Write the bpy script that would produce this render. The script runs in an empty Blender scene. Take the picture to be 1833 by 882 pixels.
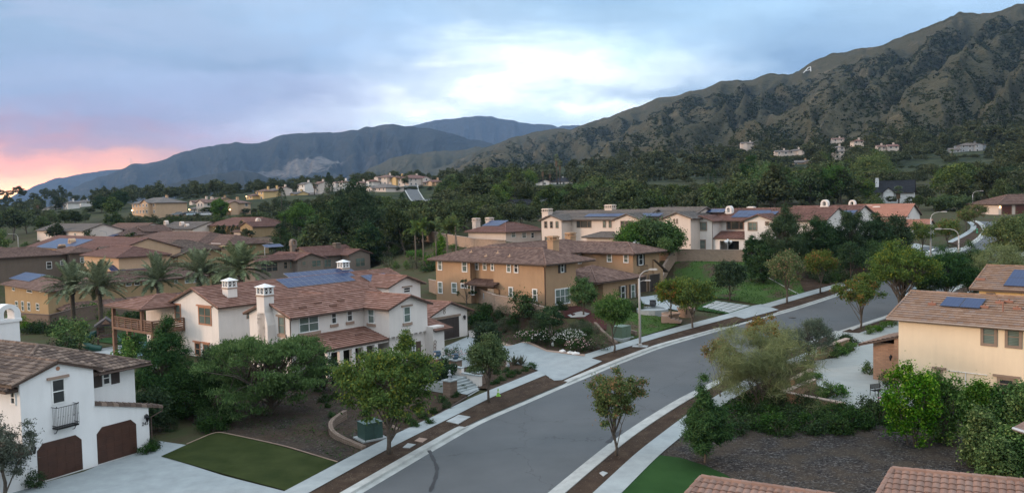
import bpy, bmesh, math, random
import numpy as np
from mathutils import Vector, Matrix, geometry
from math import sin, cos, pi, radians, sqrt, atan2, tan
random.seed(7); RNG = np.random.default_rng(7)
SC = bpy.context.scene
COL = SC.collection
# ------------------------------------------------------------------ camera
FPX = 1489.0; PITCH = radians(2.906); ROLL = radians(-1.35); CAMZ = 16.0
_f = Vector((0, cos(PITCH), -sin(PITCH))); _r = Vector((1, 0, 0)); _u = _r.cross(_f)
CR = cos(ROLL) * _r + sin(ROLL) * _u
CU = -sin(ROLL) * _r + cos(ROLL) * _u
CF = _f
CAMP = Vector((0, 0, CAMZ))
cam = bpy.data.cameras.new('camera'); camo = bpy.data.objects.new('camera', cam); COL.objects.link(camo)
cam.sensor_width = 36; cam.lens = 36 * FPX / 1833.0
cam.clip_start = 0.5; cam.clip_end = 60000
M = Matrix((CR, CU, -CF)).transposed().to_4x4(); M.translation = CAMP
camo.matrix_world = M
SC.camera = camo
SC.view_settings.view_transform = 'Standard'; SC.view_settings.look = 'None'
SC.view_settings.gamma = 1; SC.view_settings.exposure = 0.45
SC.render.film_transparent = False
SC.cycles.max_bounces = 6; SC.cycles.diffuse_bounces = 3; SC.cycles.volume_bounces = 0
SC.cycles.transparent_max_bounces = 4
def ray(px, py):
 return (CR * ((px - 916.5) / FPX) + CU * ((441 - py) / FPX) + CF)
def at(px, py, d):
 """world point on the sight line of a pixel of the photograph, y = d metres in front"""
 v = ray(px, py); return CAMP + v * (d / v.y)
def proj(p):
 v = Vector(p) - CAMP; z = v.dot(CF)
 return (916.5 + FPX * v.dot(CR) / z, 441 - FPX * v.dot(CU) / z)
# ------------------------------------------------------------------ node helpers
def srgb(r, g, b):
 f = lambda c: (c / 255 / 12.92) if c / 255 <= 0.04045 else ((c / 255 + 0.055) / 1.055) ** 2.4
 return (f(r), f(g), f(b), 1)
class NT:
 def __init__(s, tree): s.t = tree; s.n = tree.nodes; s.l = tree.links
 def new(s, typ, **kw):
  n = s.n.new(typ)
  for k, v in kw.items(): setattr(n, k, v)
  return n
 def put(s, sock, v):
  if isinstance(v, bpy.types.NodeSocket): s.l.new(v, sock)
  elif v is not None:
   if isinstance(v, (tuple, list)) and len(v) == 4 and sock.type == 'VECTOR': v = v[:3]
   sock.default_value = v
 def m(s, op, a, b=None, c=None, clamp=False):
  n = s.n.new('ShaderNodeMath'); n.operation = op; n.use_clamp = clamp
  s.put(n.inputs[0], a); s.put(n.inputs[1], b)
  if c is not None: s.put(n.inputs[2], c)
  return n.outputs[0]
 def vm(s, op, a, b=None, sc=None):
  n = s.n.new('ShaderNodeVectorMath'); n.operation = op
  s.put(n.inputs[0], a); s.put(n.inputs[1], b)
  if sc is not None: s.put(n.inputs['Scale'], sc)
  return n.outputs[1] if op in ('DOT_PRODUCT', 'LENGTH', 'DISTANCE') else n.outputs[0]
 def comb(s, x, y, z=0.0):
  n = s.n.new('ShaderNodeCombineXYZ'); s.put(n.inputs[0], x); s.put(n.inputs[1], y); s.put(n.inputs[2], z)
  return n.outputs[0]
 def sep(s, v):
  n = s.n.new('ShaderNodeSeparateXYZ'); s.put(n.inputs[0], v); return n.outputs
 def noise(s, vec, scale, detail=3, rough=0.55, dist=0.0, col=False):
  n = s.n.new('ShaderNodeTexNoise'); s.put(n.inputs['Vector'], vec); n.inputs['Scale'].default_value = scale
  n.inputs['Detail'].default_value = detail; n.inputs['Roughness'].default_value = rough
  n.inputs['Distortion'].default_value = dist
  return n.outputs['Color'] if col else n.outputs['Fac']
 def ramp(s, fac, stops, interp='LINEAR'):
  n = s.n.new('ShaderNodeValToRGB'); s.put(n.inputs[0], fac); cr = n.color_ramp; cr.interpolation = interp
  while len(cr.elements) < len(stops): cr.elements.new(0.5)
  for e, (p, c) in zip(cr.elements, stops):
   e.position = p; e.color = c if isinstance(c, (tuple, list)) else (c, c, c, 1)
  return n.outputs[0]
 def mix(s, fac, a, b, mode='MIX'):
  n = s.n.new('ShaderNodeMix'); n.data_type = 'RGBA'; n.blend_type = mode; n.clamp_factor = True
  s.put(n.inputs['Factor'], fac); s.put(n.inputs[6], a); s.put(n.inputs[7], b); return n.outputs[2]
 def bump(s, h, strength=0.4, dist=0.05):
  n = s.n.new('ShaderNodeBump'); n.inputs['Strength'].default_value = strength
  n.inputs['Distance'].default_value = dist; s.put(n.inputs['Height'], h); return n.outputs[0]
 def attr(s, name):
  n = s.n.new('ShaderNodeAttribute'); n.attribute_name = name; return n.outputs
 def pos(s):
  return s.n.new('ShaderNodeNewGeometry').outputs['Position']
 def objc(s):
  return s.n.new('ShaderNodeTexCoord').outputs['Object']
MATS = {}
def material(name, build, rough=0.8, spec=0.3, metal=0.0):
 if name in MATS: return MATS[name]
 m = bpy.data.materials.new(name); m.use_nodes = True; nt = NT(m.node_tree)
 b = m.node_tree.nodes['Principled BSDF']
 b.inputs['Roughness'].default_value = rough
 b.inputs['Specular IOR Level'].default_value = spec
 b.inputs['Metallic'].default_value = metal
 r = build(nt, b)
 if r is not None: nt.put(b.inputs['Base Color'], r)
 MATS[name] = m; return m
# ------------------------------------------------------------------ world / sky
SUN_AZ = radians(-97)      # from the +Y axis, negative = to the left
SUN_EL = radians(11)
w = bpy.data.worlds.new('World'); SC.world = w; w.use_nodes = True
W = NT(w.node_tree); bg = w.node_tree.nodes['Background']
g = W.new('ShaderNodeTexCoord').outputs['Generated']
X, Y, Z = W.sep(g)
az = W.m('ARCTAN2', X, Y); el = W.m('ARCSINE', Z)
uv = W.comb(az, el)
uvs = W.comb(W.m('MULTIPLY', az, 0.45), el)
n1 = W.noise(uvs, 10.0, 6, 0.58, col=True)
n2 = W.noise(uvs, 34.0, 3, 0.6, col=True)
wv = W.vm('MULTIPLY', W.vm('SUBTRACT', n1, (0.5, 0.5, 0.5)), (0.17, 0.07, 0))
wv2 = W.vm('MULTIPLY', W.vm('SUBTRACT', n2, (0.5, 0.5, 0.5)), (0.10, 0.035, 0))
uw = W.vm('ADD', W.vm('ADD', uv, wv), wv2)
def azel(px, py):
 v = ray(px, py).normalized(); return (atan2(v.x, v.y), math.asin(v.z))
SKY = [ # px, py, colour, spread (px) x, y
 (0,0,(146,170,190),260,90),(250,40,(148,168,188),220,70),(550,30,(164,190,212),220,60),(820,30,(140,172,197),170,50),
 (1010,25,(140,176,200),150,45),(1330,36,(208,221,232),110,14),(1160,50,(148,180,200),140,30),(1450,20,(150,185,208),130,28),(1650,6,(205,220,232),120,16),
 (1750,40,(160,190,212),120,60),
 (150,130,(146,162,184),200,50),(0,160,(155,168,192),150,50),(450,110,(138,158,182),180,45),(680,95,(158,180,205),110,38),
 (880,95,(242,245,243),120,44),(1000,115,(244,248,250),150,44),(740,150,(232,238,242),90,22),(880,178,(238,242,245),150,22),(1090,75,(205,226,238),70,22),(1225,128,(226,234,240),70,14),
 (1420,95,(122,154,180),170,40),(1280,95,(150,180,202),90,18),(1560,60,(128,160,186),120,40),
 (1130,162,(138,164,186),120,12),(950,150,(176,200,214),80,9),(1280,160,(150,176,198),100,22),
 (1010,195,(228,236,242),110,14),(790,170,(226,234,240),110,24),(830,140,(244,240,236),90,26),
 (600,160,(165,172,196),110,20),(700,180,(160,172,195),70,8),(350,150,(178,186,210),160,14),(380,180,(160,166,192),150,16),
 (200,215,(160,156,184),150,26),(620,205,(196,204,218),90,16),(450,228,(184,188,206),120,20),
 (280,262,(188,168,188),120,22),(120,245,(186,146,160),130,22),(0,240,(190,140,150),110,24),
 (0,285,(245,140,70),200,28),(130,295,(230,150,118),130,20),(0,322,(255,166,44),180,26),(60,350,(255,206,60),90,14),
 (-30,352,(255,214,44),110,20),(185,318,(230,152,112),90,18),(300,320,(176,166,184),100,30),(900,225,(205,218,230),200,16),(1100,230,(190,206,220),120,16),
]
# the control colours are baked into a few colour ramps, one per height above the horizon
def _lin(c): return np.array(srgb(*c)[:3])
def sky_at(a, e):
 n_ = np.zeros(3); d_ = 0.0
 for (px, py, c, sx, sy) in SKY:
  a0, e0 = azel(px, py); q = ((a - a0) * FPX / sx * 0.8) ** 2 + ((e - e0) * FPX / sy * 0.8) ** 2; w_ = math.exp(-q)
  n_ += _lin(c) * w_; d_ += w_
 t = d_ / (d_ + 0.0012); return (n_ / max(d_, 1e-9)), t
ROWS = [0.0, 0.016, 0.036, 0.058, 0.080, 0.096, 0.110, 0.126, 0.142, 0.160, 0.185, 0.215, 0.25]
AZ0, AZ1 = -0.72, 0.72
U_ = W.m('MULTIPLY_ADD', W.sep(uw)[0], 1 / (AZ1 - AZ0), -AZ0 / (AZ1 - AZ0)); E_ = W.sep(uw)[1]
skin_ = None
for i_, e_ in enumerate(ROWS):
 st = []
 for k_ in range(26):
  t_ = k_ / 25; c_, w_ = sky_at(AZ0 + (AZ1 - AZ0) * t_, e_); st.append((t_, tuple(c_) + (1,)))
 r_ = W.ramp(U_, st)
 if skin_ is None: skin_ = r_
 else:
  mr = W.new('ShaderNodeMapRange'); mr.interpolation_type = 'SMOOTHSTEP'; W.put(mr.inputs[0], E_); mr.inputs[1].default_value = ROWS[i_ - 1]; mr.inputs[2].default_value = e_
  skin_ = W.mix(mr.outputs[0], skin_, r_)
# the rest of the dome: Nishita sky at dusk under a thin overcast
sky = W.new('ShaderNodeTexSky'); sky.sky_type = 'NISHITA'; sky.sun_disc = False
sky.sun_elevation = SUN_EL; sky.sun_rotation = SUN_AZ; sky.altitude = 300; sky.dust_density = 2.0
nish = W.vm('SCALE', sky.outputs[0], None, 0.10)
base = W.vm('SCALE', W.vm('ADD', W.vm('SCALE', nish, None, 0.8), (0.62, 0.72, 0.84)), None, W.m('MULTIPLY_ADD', W.m('MAXIMUM', Z, 0.0), 1.05, 0.5))
inside = W.m('MULTIPLY', W.ramp(W.m('MULTIPLY', W.m('ABSOLUTE', az), 1 / pi), [(0.20, 1.0), (0.30, 0.0)]), W.ramp(el, [(0.26, 1.0), (0.42, 0.0)]))
skyc = W.mix(inside, base, skin_)
fine = W.noise(uvs, 13.0, 5, 0.62)
skyc = W.vm('SCALE', skyc, None, W.m('ADD', 0.84, W.m('MULTIPLY', fine, 0.30)))
cl_ = W.noise(W.vm('MULTIPLY', uv, (3.2, 13.0, 0)), 1.0, 6, 0.6, 0.4)
cm_ = W.m('MULTIPLY', W.m('MULTIPLY', W.ramp(cl_, [(0.48, 0.0), (0.56, 1.0)]), W.ramp(el, [(0.03, 0.0), (0.09, 1.0)])), 0.42)
skyc = W.mix(W.m('MULTIPLY', cm_, inside), skyc, W.mix(W.ramp(W.m('MULTIPLY_ADD', az, 1.0, 0.55), [(0.0, 0.0), (0.6, 1.0)]), (0.42, 0.44, 0.55, 1), (0.32, 0.45, 0.56, 1)))
gm_ = W.new('ShaderNodeGamma'); W.put(gm_.inputs[0], skyc); gm_.inputs[1].default_value = 1.9; skyc = W.mix(inside, skyc, W.vm('SCALE', gm_.outputs[0], None, 2.15))
glow = W.m('MULTIPLY', W.ramp(W.m('ADD', az, 1.0), [(0.38, 1.0), (0.80, 0.0)]), W.ramp(W.sep(uw)[1], [(0.005, 1.0), (0.075, 0.0)]))
skyc = W.mix(W.m('MULTIPLY', glow, inside), skyc, W.vm('MULTIPLY', skyc, (2.0, 2.3, 0.12)))
hs_ = W.new('ShaderNodeHueSaturation'); W.put(hs_.inputs['Color'], skyc); hs_.inputs['Saturation'].default_value = 0.78
W.put(bg.inputs['Color'], W.vm('MULTIPLY', hs_.outputs[0], (1.04, 1.0, 0.94))); bg.inputs['Strength'].default_value = 1.0
w.cycles.sampling_method = 'MANUAL'; w.cycles.sample_map_resolution = 512
# ------------------------------------------------------------------ sun
sl = bpy.data.lights.new('sun', 'SUN'); so = bpy.data.objects.new('sun', sl); COL.objects.link(so)
sl.energy = 1.5; sl.angle = radians(11); sl.color = (1.0, 0.66, 0.46)
sd = Vector((sin(SUN_AZ) * cos(SUN_EL), cos(SUN_AZ) * cos(SUN_EL), sin(SUN_EL)))
so.rotation_euler = sd.to_track_quat('Z', 'Y').to_euler(); so.location = (-50, 0, 60)
# ------------------------------------------------------------------ object helpers
def tag(o, label=None, cat=None, group=None, kind=None):
 if label: o['label'] = label
 if cat: o['category'] = cat
 if group: o['group'] = group
 if kind: o['kind'] = kind
 return o
def mesh_obj(name, verts, faces, mat=None, parent=None, smooth=False, uvs=None, mats=None, midx=None):
 me = bpy.data.meshes.new(name)
 me.from_pydata([tuple(v) for v in verts] if not isinstance(verts, np.ndarray) else verts.tolist(), [], faces)
 if smooth: me.polygons.foreach_set('use_smooth', [True] * len(me.polygons))
 for m in (mats or ([mat] if mat else [])): me.materials.append(m)
 if midx is not None: me.polygons.foreach_set('material_index', midx)
 if uvs is not None:
  ul = me.uv_layers.new(name='UVMap'); arr = np.array(uvs, dtype=np.float32)
  li = np.empty(len(me.loops), dtype=np.int32); me.loops.foreach_get('vertex_index', li)
  ul.data.foreach_set('uv', arr[li].ravel() if len(arr) == len(me.vertices) else arr.ravel())
 me.update()
 o = bpy.data.objects.new(name, me); COL.objects.link(o)
 if parent is not None: o.parent = parent
 return o
def empty(name, loc, rz=0.0):
 o = bpy.data.objects.new(name, None); COL.objects.link(o); o.location = loc; o.rotation_euler = (0, 0, rz)
 o.empty_display_size = 0.5
 return o
def copy_tree(o, parent=None):
 c = o.copy(); COL.objects.link(c)
 if parent is not None: c.parent = parent
 for ch in list(o.children): copy_tree(ch, c)
 return c
class MB:
 """mesh collector"""
 def __init__(s): s.v = []; s.f = []
 def quad(s, *p):
  n = len(s.v); s.v += [tuple(q) for q in p]; s.f.append(tuple(range(n, n + len(p)))); return s
 def box(s, x0, x1, y0, y1, z0, z1):
  n = len(s.v)
  s.v += [(x0,y0,z0),(x1,y0,z0),(x1,y1,z0),(x0,y1,z0),(x0,y0,z1),(x1,y0,z1),(x1,y1,z1),(x0,y1,z1)]
  s.f += [(n,n+3,n+2,n+1),(n+4,n+5,n+6,n+7),(n,n+1,n+5,n+4),(n+1,n+2,n+6,n+5),(n+2,n+3,n+7,n+6),(n+3,n,n+4,n+7)]
  return s
 def prism(s, pts, z0, z1, inset=0.0):
  n = len(s.v); k = len(pts)
  for z in (z0, z1):
   for p in pts: s.v.append((p[0], p[1], z))
  s.f.append(tuple(n + k - 1 - i for i in range(k))); s.f.append(tuple(n + k + i for i in range(k)))
  for i in range(k):
   j = (i + 1) % k; s.f.append((n + i, n + j, n + k + j, n + k + i))
  return s
 def extr(s, pts, a, b):
  """polygon pts (3-D) swept from offset a to offset b (vectors)"""
  n = len(s.v); k = len(pts); a = Vector(a); b = Vector(b)
  for p in pts: s.v.append(tuple(Vector(p) + a))
  for p in pts: s.v.append(tuple(Vector(p) + b))
  s.f.append(tuple(n + i for i in range(k))); s.f.append(tuple(n + k + k - 1 - i for i in range(k)))
  for i in range(k):
   j = (i + 1) % k; s.f.append((n + i, n + k + i, n + k + j, n + j))
  return s
 def tube(s, pts, rads, seg=8, cap=True):
  pts = [Vector(p) for p in pts]; n0 = len(s.v)
  if not isinstance(rads, (list, tuple)): rads = [rads] * len(pts)
  prev = None
  for i, p in enumerate(pts):
   t = (pts[min(i + 1, len(pts) - 1)] - pts[max(i - 1, 0)]).normalized()
   a = prev if prev is not None else (Vector((1, 0, 0)) if abs(t.x) < 0.9 else Vector((0, 1, 0)))
   a = (a - t * a.dot(t)).normalized(); prev = a; b = t.cross(a)
   for k in range(seg):
    q = 2 * pi * k / seg; s.v.append(tuple(p + (a * cos(q) + b * sin(q)) * rads[i]))
  for i in range(len(pts) - 1):
   for k in range(seg):
    k2 = (k + 1) % seg; u = n0 + i * seg
    s.f.append((u + k, u + k2, u + seg + k2, u + seg + k))
  if cap:
   s.f.append(tuple(n0 + seg - 1 - k for k in range(seg)))
   u = n0 + (len(pts) - 1) * seg; s.f.append(tuple(u + k for k in range(seg)))
  return s
 def lathe(s, prof, cx=0, cy=0, seg=12):
  n0 = len(s.v)
  for r, z in prof:
   for k in range(seg):
    q = 2 * pi * k / seg; s.v.append((cx + r * cos(q), cy + r * sin(q), z))
  for i in range(len(prof) - 1):
   for k in range(seg):
    k2 = (k + 1) % seg; u = n0 + i * seg
    s.f.append((u + k, u + k2, u + seg + k2, u + seg + k))
  s.f.append(tuple(n0 + seg - 1 - k for k in range(seg)))
  u = n0 + (len(prof) - 1) * seg; s.f.append(tuple(u + k for k in range(seg)))
  return s
 def xf(s, m, start=0):
  for i in range(start, len(s.v)): s.v[i] = tuple(m @ Vector(s.v[i]))
  return s
 def obj(s, name, mat, parent=None, smooth=False):
  return mesh_obj(name, s.v, s.f, mat, parent, smooth)
# ------------------------------------------------------------------ noise in numpy
_perm = RNG.permutation(4096)
_grad = RNG.normal(size=(4096, 2)); _grad /= np.linalg.norm(_grad, axis=1)[:, None]
def pnoise(x, y):
 xi = np.floor(x).astype(int); yi = np.floor(y).astype(int); xf = x - xi; yf = y - yi
 def g_(ix, iy, dx, dy):
  h = _perm[(_perm[ix & 4095] + iy) & 4095]; return _grad[h, 0] * dx + _grad[h, 1] * dy
 u = xf * xf * xf * (xf * (xf * 6 - 15) + 10); v = yf * yf * yf * (yf * (yf * 6 - 15) + 10)
 a = g_(xi, yi, xf, yf) * (1 - u) + g_(xi + 1, yi, xf - 1, yf) * u
 b = g_(xi, yi + 1, xf, yf - 1) * (1 - u) + g_(xi + 1, yi + 1, xf - 1, yf - 1) * u
 return (a * (1 - v) + b * v) * 1.5
def fbm(x, y, o=4, g=0.5):
 s = 0; a = 1; t = 0
 for i in range(o): s = s + a * pnoise(x + i * 17.3, y - i * 9.1); t += a; a *= g; x = x * 2.03; y = y * 2.03
 return s / t
def ridged(x, y, o=5, g=0.5):
 s = 0; a = 1; t = 0; w_ = 1
 for i in range(o):
  n = (1 - np.abs(pnoise(x + i * 31.7, y + i * 11.9))) ** 2 * w_; s = s + a * n; t += a
  w_ = np.clip(n * 1.6, 0, 1); a *= g; x = x * 2.1; y = y * 2.1
 return s / t
def sstep(a, b, x):
 t = np.clip((x - a) / (b - a), 0, 1); return t * t * (3 - 2 * t)
# ------------------------------------------------------------------ terrain
# left kerb face of the street as photograph pixels and the road height by distance
RZ_Y = np.array([-50, 20, 46, 62, 80, 95, 114, 134, 155, 177, 200, 230, 280], float)
RZ_Z = np.array([-0.3, 0, 0, .25, 1.0, 2.1, 3.9, 6.0, 7.9, 9.7, 11, 12.2, 15], float)
def roadz(y):
 return float(np.interp(y, RZ_Y, RZ_Z))
CP = []
def cp(x, y, z): CP.append((x, y, z))
def cpp(px, py, d): p = at(px, py, d); CP.append((p.x, p.y, p.z))
for y_ in (20, 46, 62, 80, 95, 114, 134, 155, 177, 200, 240, 280):
 for x_ in (-5, 20, 45, 75, 105, 135):
  if x_ < 20 and 60 < y_ < 100: continue
  cp(x_, y_, roadz(y_) + (0.0 if y_ < 205 else 0))
for x_, y_, z_ in [(-25,46,0),(-45,46,-.3),(-25,60,-.2),(-80,46,-1),(-12,82,.2),(-30,95,-.3),(-50,108,-1),(-80,110,-1.5),(-92,151,-1.3),(-60,150,-.6),
     (-30,125,.8),(-15,118,2.0),(-120,185,-1),(-70,185,0),(-160,150,-2),(-30,165,3),(-10,150,5.5),(-100,250,3.5),(-60,230,3.5),(-160,250,2),(-20,200,8),(0,104,2.8),(0,240,12.5),
     (-130,300,8),(-200,300,4),(-60,300,9.5),(0,300,17),(80,300,17.5),(150,300,18),(0,400,24),(120,400,25),(250,400,30),(200,200,13),(150,100,5),(250,300,22),
     (60,600,42),(250,600,48),(450,600,60),(-450,450,6),(-700,700,5),(-1200,1500,5),(-2500,4000,5),(0,-100,0),(-200,0,-2),(200,0,5),
     (0,900,55),(-300,900,32),(400,900,90)]: cp(x_, y_, z_)
cpp(240,396,335); cpp(200,412,300); cpp(270,385,350); cpp(400,383,360); cpp(310,395,335); cpp(480,352,430); cpp(600,336,480); cpp(740,334,500); cpp(760,362,420); cpp(690,362,400)
cpp(660,372,360); cpp(860,330,520); cpp(1000,325,500); cpp(560,352,420)
CPA = np.array(CP); _c = 14.0
_D = np.sqrt(((CPA[:, None, :2] - CPA[None, :, :2]) ** 2).sum(-1) + _c * _c)
_n = len(CPA)
_A = np.zeros((_n + 3, _n + 3)); _A[:_n, :_n] = _D - np.eye(_n) * 1.5; _A[:_n, _n] = 1; _A[:_n, n_ if False else _n + 1] = CPA[:, 0] / 100; _A[:_n, _n + 2] = CPA[:, 1] / 100
_A[_n:, :_n] = _A[:_n, _n:].T
_w = np.linalg.solve(_A, np.concatenate([CPA[:, 2], [0, 0, 0]]))
def base_h(x, y):
 x = np.atleast_1d(np.asarray(x, float)); y = np.atleast_1d(np.asarray(y, float)); sh = x.shape
 xr = x.ravel(); yr = y.ravel(); out = np.empty(xr.shape)
 for i in range(0, len(xr), 20000):
  a = xr[i:i+20000]; b = yr[i:i+20000]
  D = np.sqrt((a[:, None] - CPA[None, :, 0]) ** 2 + (b[:, None] - CPA[None, :, 1]) ** 2 + _c * _c)
  out[i:i+20000] = D @ _w[:_n] + _w[_n] + _w[_n+1] * a / 100 + _w[_n+2] * b / 100
 return out.reshape(sh)
PADS = []   # (cx, cy, yaw, hx, hy, z, fall)
def pad(cx, cy, yaw, hx, hy, z, fall=5.0): PADS.append((cx, cy, yaw, hx, hy, z, fall))
def hmap(x, y):
 h = base_h(x, y)
 x = np.atleast_1d(np.asarray(x, float)); y = np.atleast_1d(np.asarray(y, float))
 ws = 0; acc = 0; keep = 1.0
 for (cx, cy, yaw, hx, hy, z, fall) in PADS:
  dx = x - cx; dy = y - cy; u = dx * cos(yaw) + dy * sin(yaw); v = -dx * sin(yaw) + dy * cos(yaw)
  d = np.hypot(np.maximum(np.abs(u) - hx, 0), np.maximum(np.abs(v) - hy, 0))
  t = 1 - sstep(0, fall, d); t = np.minimum(t, 0.9999)
  wt = t / (1 - t); ws = ws + wt; acc = acc + wt * z
 if len(PADS): h = (h + acc) / (1 + ws)
 return h
def hz(x, y): return float(hmap(x, y)[0])
def G(px, py, off=0.0):
 """ground point seen at a pixel of the photograph"""
 v = ray(px, py); v = v / v.y; d = 25.0; step = 1.0
 t = np.concatenate([np.arange(25, 300, 1.0), np.arange(300, 1500, 4.0)])
 zs = CAMZ + v.z * t; hs = hmap(v.x * t, t) + off; k = np.argmax(zs <= hs)
 if zs[k] > hs[k]: k = len(t) - 1
 a = t[max(k-1, 0)]; b = t[k]
 for _ in range(18):
  m_ = (a + b) / 2
  if CAMZ + v.z * m_ > hz(v.x * m_, m_) + off: a = m_
  else: b = m_
 p = CAMP + v * b; return p
# ------------------------------------------------------------------ ground materials
def _ground(nt, b):
 p = nt.pos(); n = nt.noise(p, 0.35, 6, 0.6); n2 = nt.noise(p, 3.0, 4, 0.6)
 c = nt.ramp(n, [(0.35, (0.050, 0.036, 0.024, 1)), (0.5, (0.045, 0.052, 0.022, 1)), (0.66, (0.035, 0.055, 0.018, 1))])
 c = nt.mix(nt.m('MULTIPLY', n2, 0.5), c, (0.09, 0.075, 0.05, 1))
 fy = nt.ramp(nt.m('DIVIDE', nt.sep(p)[1], 1000.0), [(0.30, 0.0), (0.42, 1.0)]); nf = nt.noise(p, 0.05, 6, 0.65)
 c = nt.mix(fy, c, nt.ramp(nf, [(0.4, (0.016, 0.026, 0.012, 1)), (0.6, (0.045, 0.055, 0.026, 1)), (0.72, (0.08, 0.075, 0.045, 1))]))
 nt.put(b.inputs['Normal'], nt.bump(n2, 0.6, 0.1)); return c
def _asphalt(nt, b):
 p = nt.pos(); n = nt.noise(p, 45, 3, 0.7); n2 = nt.noise(p, 0.22, 5, 0.6); n3 = nt.noise(p, 1.6, 4, 0.6)
 c = nt.ramp(n2, [(0.3, (0.052, 0.062, 0.068, 1)), (0.7, (0.083, 0.093, 0.100, 1))])
 c = nt.mix(nt.m('MULTIPLY', nt.m('GREATER_THAN', n3, 0.66), 0.16), c, (0.045, 0.047, 0.052, 1))
 c = nt.mix(nt.m('MULTIPLY', n, 0.35), c, (0.15, 0.155, 0.165, 1))
 v = nt.new('ShaderNodeTexVoronoi'); v.feature = 'DISTANCE_TO_EDGE'; nt.put(v.inputs['Vector'], nt.vm('ADD', p, nt.vm('SCALE', nt.noise(p, .5, 4, .6, col=True), None, 3.0))); v.inputs['Scale'].default_value = 0.11
 c = nt.mix(nt.m('MULTIPLY', nt.m('LESS_THAN', v.outputs['Distance'], 0.004), 0.45), c, (0.03, 0.032, 0.035, 1))
 nt.put(b.inputs['Normal'], nt.bump(n, 0.5, 0.01)); return c
def conc(base, var=0.12, joint=0.0):
 def f(nt, b):
  p = nt.pos(); n = nt.noise(p, 0.9, 5, 0.65); n2 = nt.noise(p, 14, 3, 0.6)
  c0 = tuple(x * (1 - var * 1.6) for x in base) + (1,); c1 = tuple(min(1, x * (1 + var)) for x in base) + (1,)
  c = nt.ramp(n, [(0.3, c0), (0.7, c1)])
  c = nt.mix(nt.m('MULTIPLY', n2, 0.18), c, tuple(x * 0.6 for x in base) + (1,))
  nt.put(b.inputs['Normal'], nt.bump(n2, 0.3, 0.01)); return c
 return f
def _dirt(nt, b):
 p = nt.pos(); n = nt.noise(p, 0.8, 6, 0.65); v = nt.new('ShaderNodeTexVoronoi'); nt.put(v.inputs['Vector'], p); v.inputs['Scale'].default_value = 9
 c = nt.ramp(n, [(0.3, (0.040, 0.027, 0.020, 1)), (0.55, (0.075, 0.052, 0.038, 1)), (0.72, (0.115, 0.085, 0.062, 1))])
 c = nt.mix(nt.m('MULTIPLY', nt.m('LESS_THAN', v.outputs['Distance'], 0.22), 0.5), c, (0.15, 0.10, 0.065, 1))
 n2 = nt.noise(p, 12, 4, 0.7)
 nt.put(b.inputs['Normal'], nt.bump(n2, 0.9, 0.08)); return nt.mix(nt.m('MULTIPLY', n2, 0.45), c, (0.025, 0.018, 0.013, 1))
def _mulch(nt, b):
 p = nt.pos(); v = nt.new('ShaderNodeTexVoronoi'); nt.put(v.inputs['Vector'], nt.vm('MULTIPLY', p, (9, 15, 9))); v.inputs['Scale'].default_value = 1
 h = nt.sep(v.outputs['Color'])[0]
 c = nt.ramp(h, [(0.0, (0.012, 0.011, 0.011, 1)), (0.6, (0.040, 0.037, 0.036, 1)), (0.86, (0.075, 0.07, 0.068, 1)), (1.0, (0.17, 0.165, 0.16, 1))])
 n = nt.noise(p, 0.5, 5, 0.6)
 c = nt.mix(nt.m('MULTIPLY', nt.ramp(n, [(0.42, 0.0), (0.62, 1.0)]), 0.8), c, nt.mix(nt.noise(p, 7, 4, .7), (0.035, 0.028, 0.02, 1), (0.10, 0.08, 0.062, 1)))
 nt.put(b.inputs['Normal'], nt.bump(v.outputs['Distance'], 0.9, 0.06)); return c
def _redmulch(nt, b):
 p = nt.pos(); n = nt.noise(p, 8, 5, 0.7); nt.put(b.inputs['Normal'], nt.bump(n, 0.9, 0.06))
 return nt.ramp(n, [(0.3, (0.03, 0.008, 0.008, 1)), (0.6, (0.075, 0.03, 0.026, 1)), (0.75, (0.11, 0.055, 0.045, 1))])
def turf(c1, c2, sc=0.5):
 def f(nt, b):
  p = nt.pos(); n = nt.noise(p, sc, 5, 0.6); n2 = nt.noise(p, 25, 3, 0.7)
  c = nt.ramp(n, [(0.35, c1 + (1,)), (0.65, c2 + (1,))])
  nt.put(b.inputs['Normal'], nt.bump(n2, 0.9, 0.03)); return nt.mix(nt.m('MULTIPLY', n2, 0.3), c, tuple(x * 0.35 for x in c1) + (1,))
 return f
M_ground = material('ground', _ground, 0.95, 0.1)
M_asph = material('asphalt', _asphalt, 0.75, 0.35)
M_conc = material('concrete', conc((0.36, 0.39, 0.40)), 0.85, 0.2)
M_walk = material('sidewalk_concrete', conc((0.33, 0.37, 0.38), 0.10), 0.85, 0.2)
M_drive = material('driveway_concrete', conc((0.29, 0.33, 0.345), 0.10), 0.8, 0.25)
M_drive2 = material('driveway_concrete_pale', conc((0.33, 0.355, 0.345), 0.06), 0.8, 0.25)
M_dirt = material('parkway_dirt', _dirt, 0.95, 0.1)
M_mulch = material('dark_mulch', _mulch, 0.95, 0.1)
M_mulch2 = material('brown_mulch', lambda nt, b: nt.mix(nt.ramp(nt.noise(nt.pos(), .3, 5, .6), [(.4, .25), (.6, .8)]), _mulch(nt, b), _dirt(nt, b)), 0.95, 0.1)
M_redmulch = material('red_mulch', _redmulch, 0.95, 0.1)
M_turf1 = material('turf_dark', turf((0.026, 0.040, 0.010), (0.046, 0.060, 0.018), 0.5), 0.95, 0.1)
M_turf2 = material('turf_green', turf((0.018, 0.055, 0.014), (0.030, 0.080, 0.022), 0.3), 0.95, 0.1)
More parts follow.
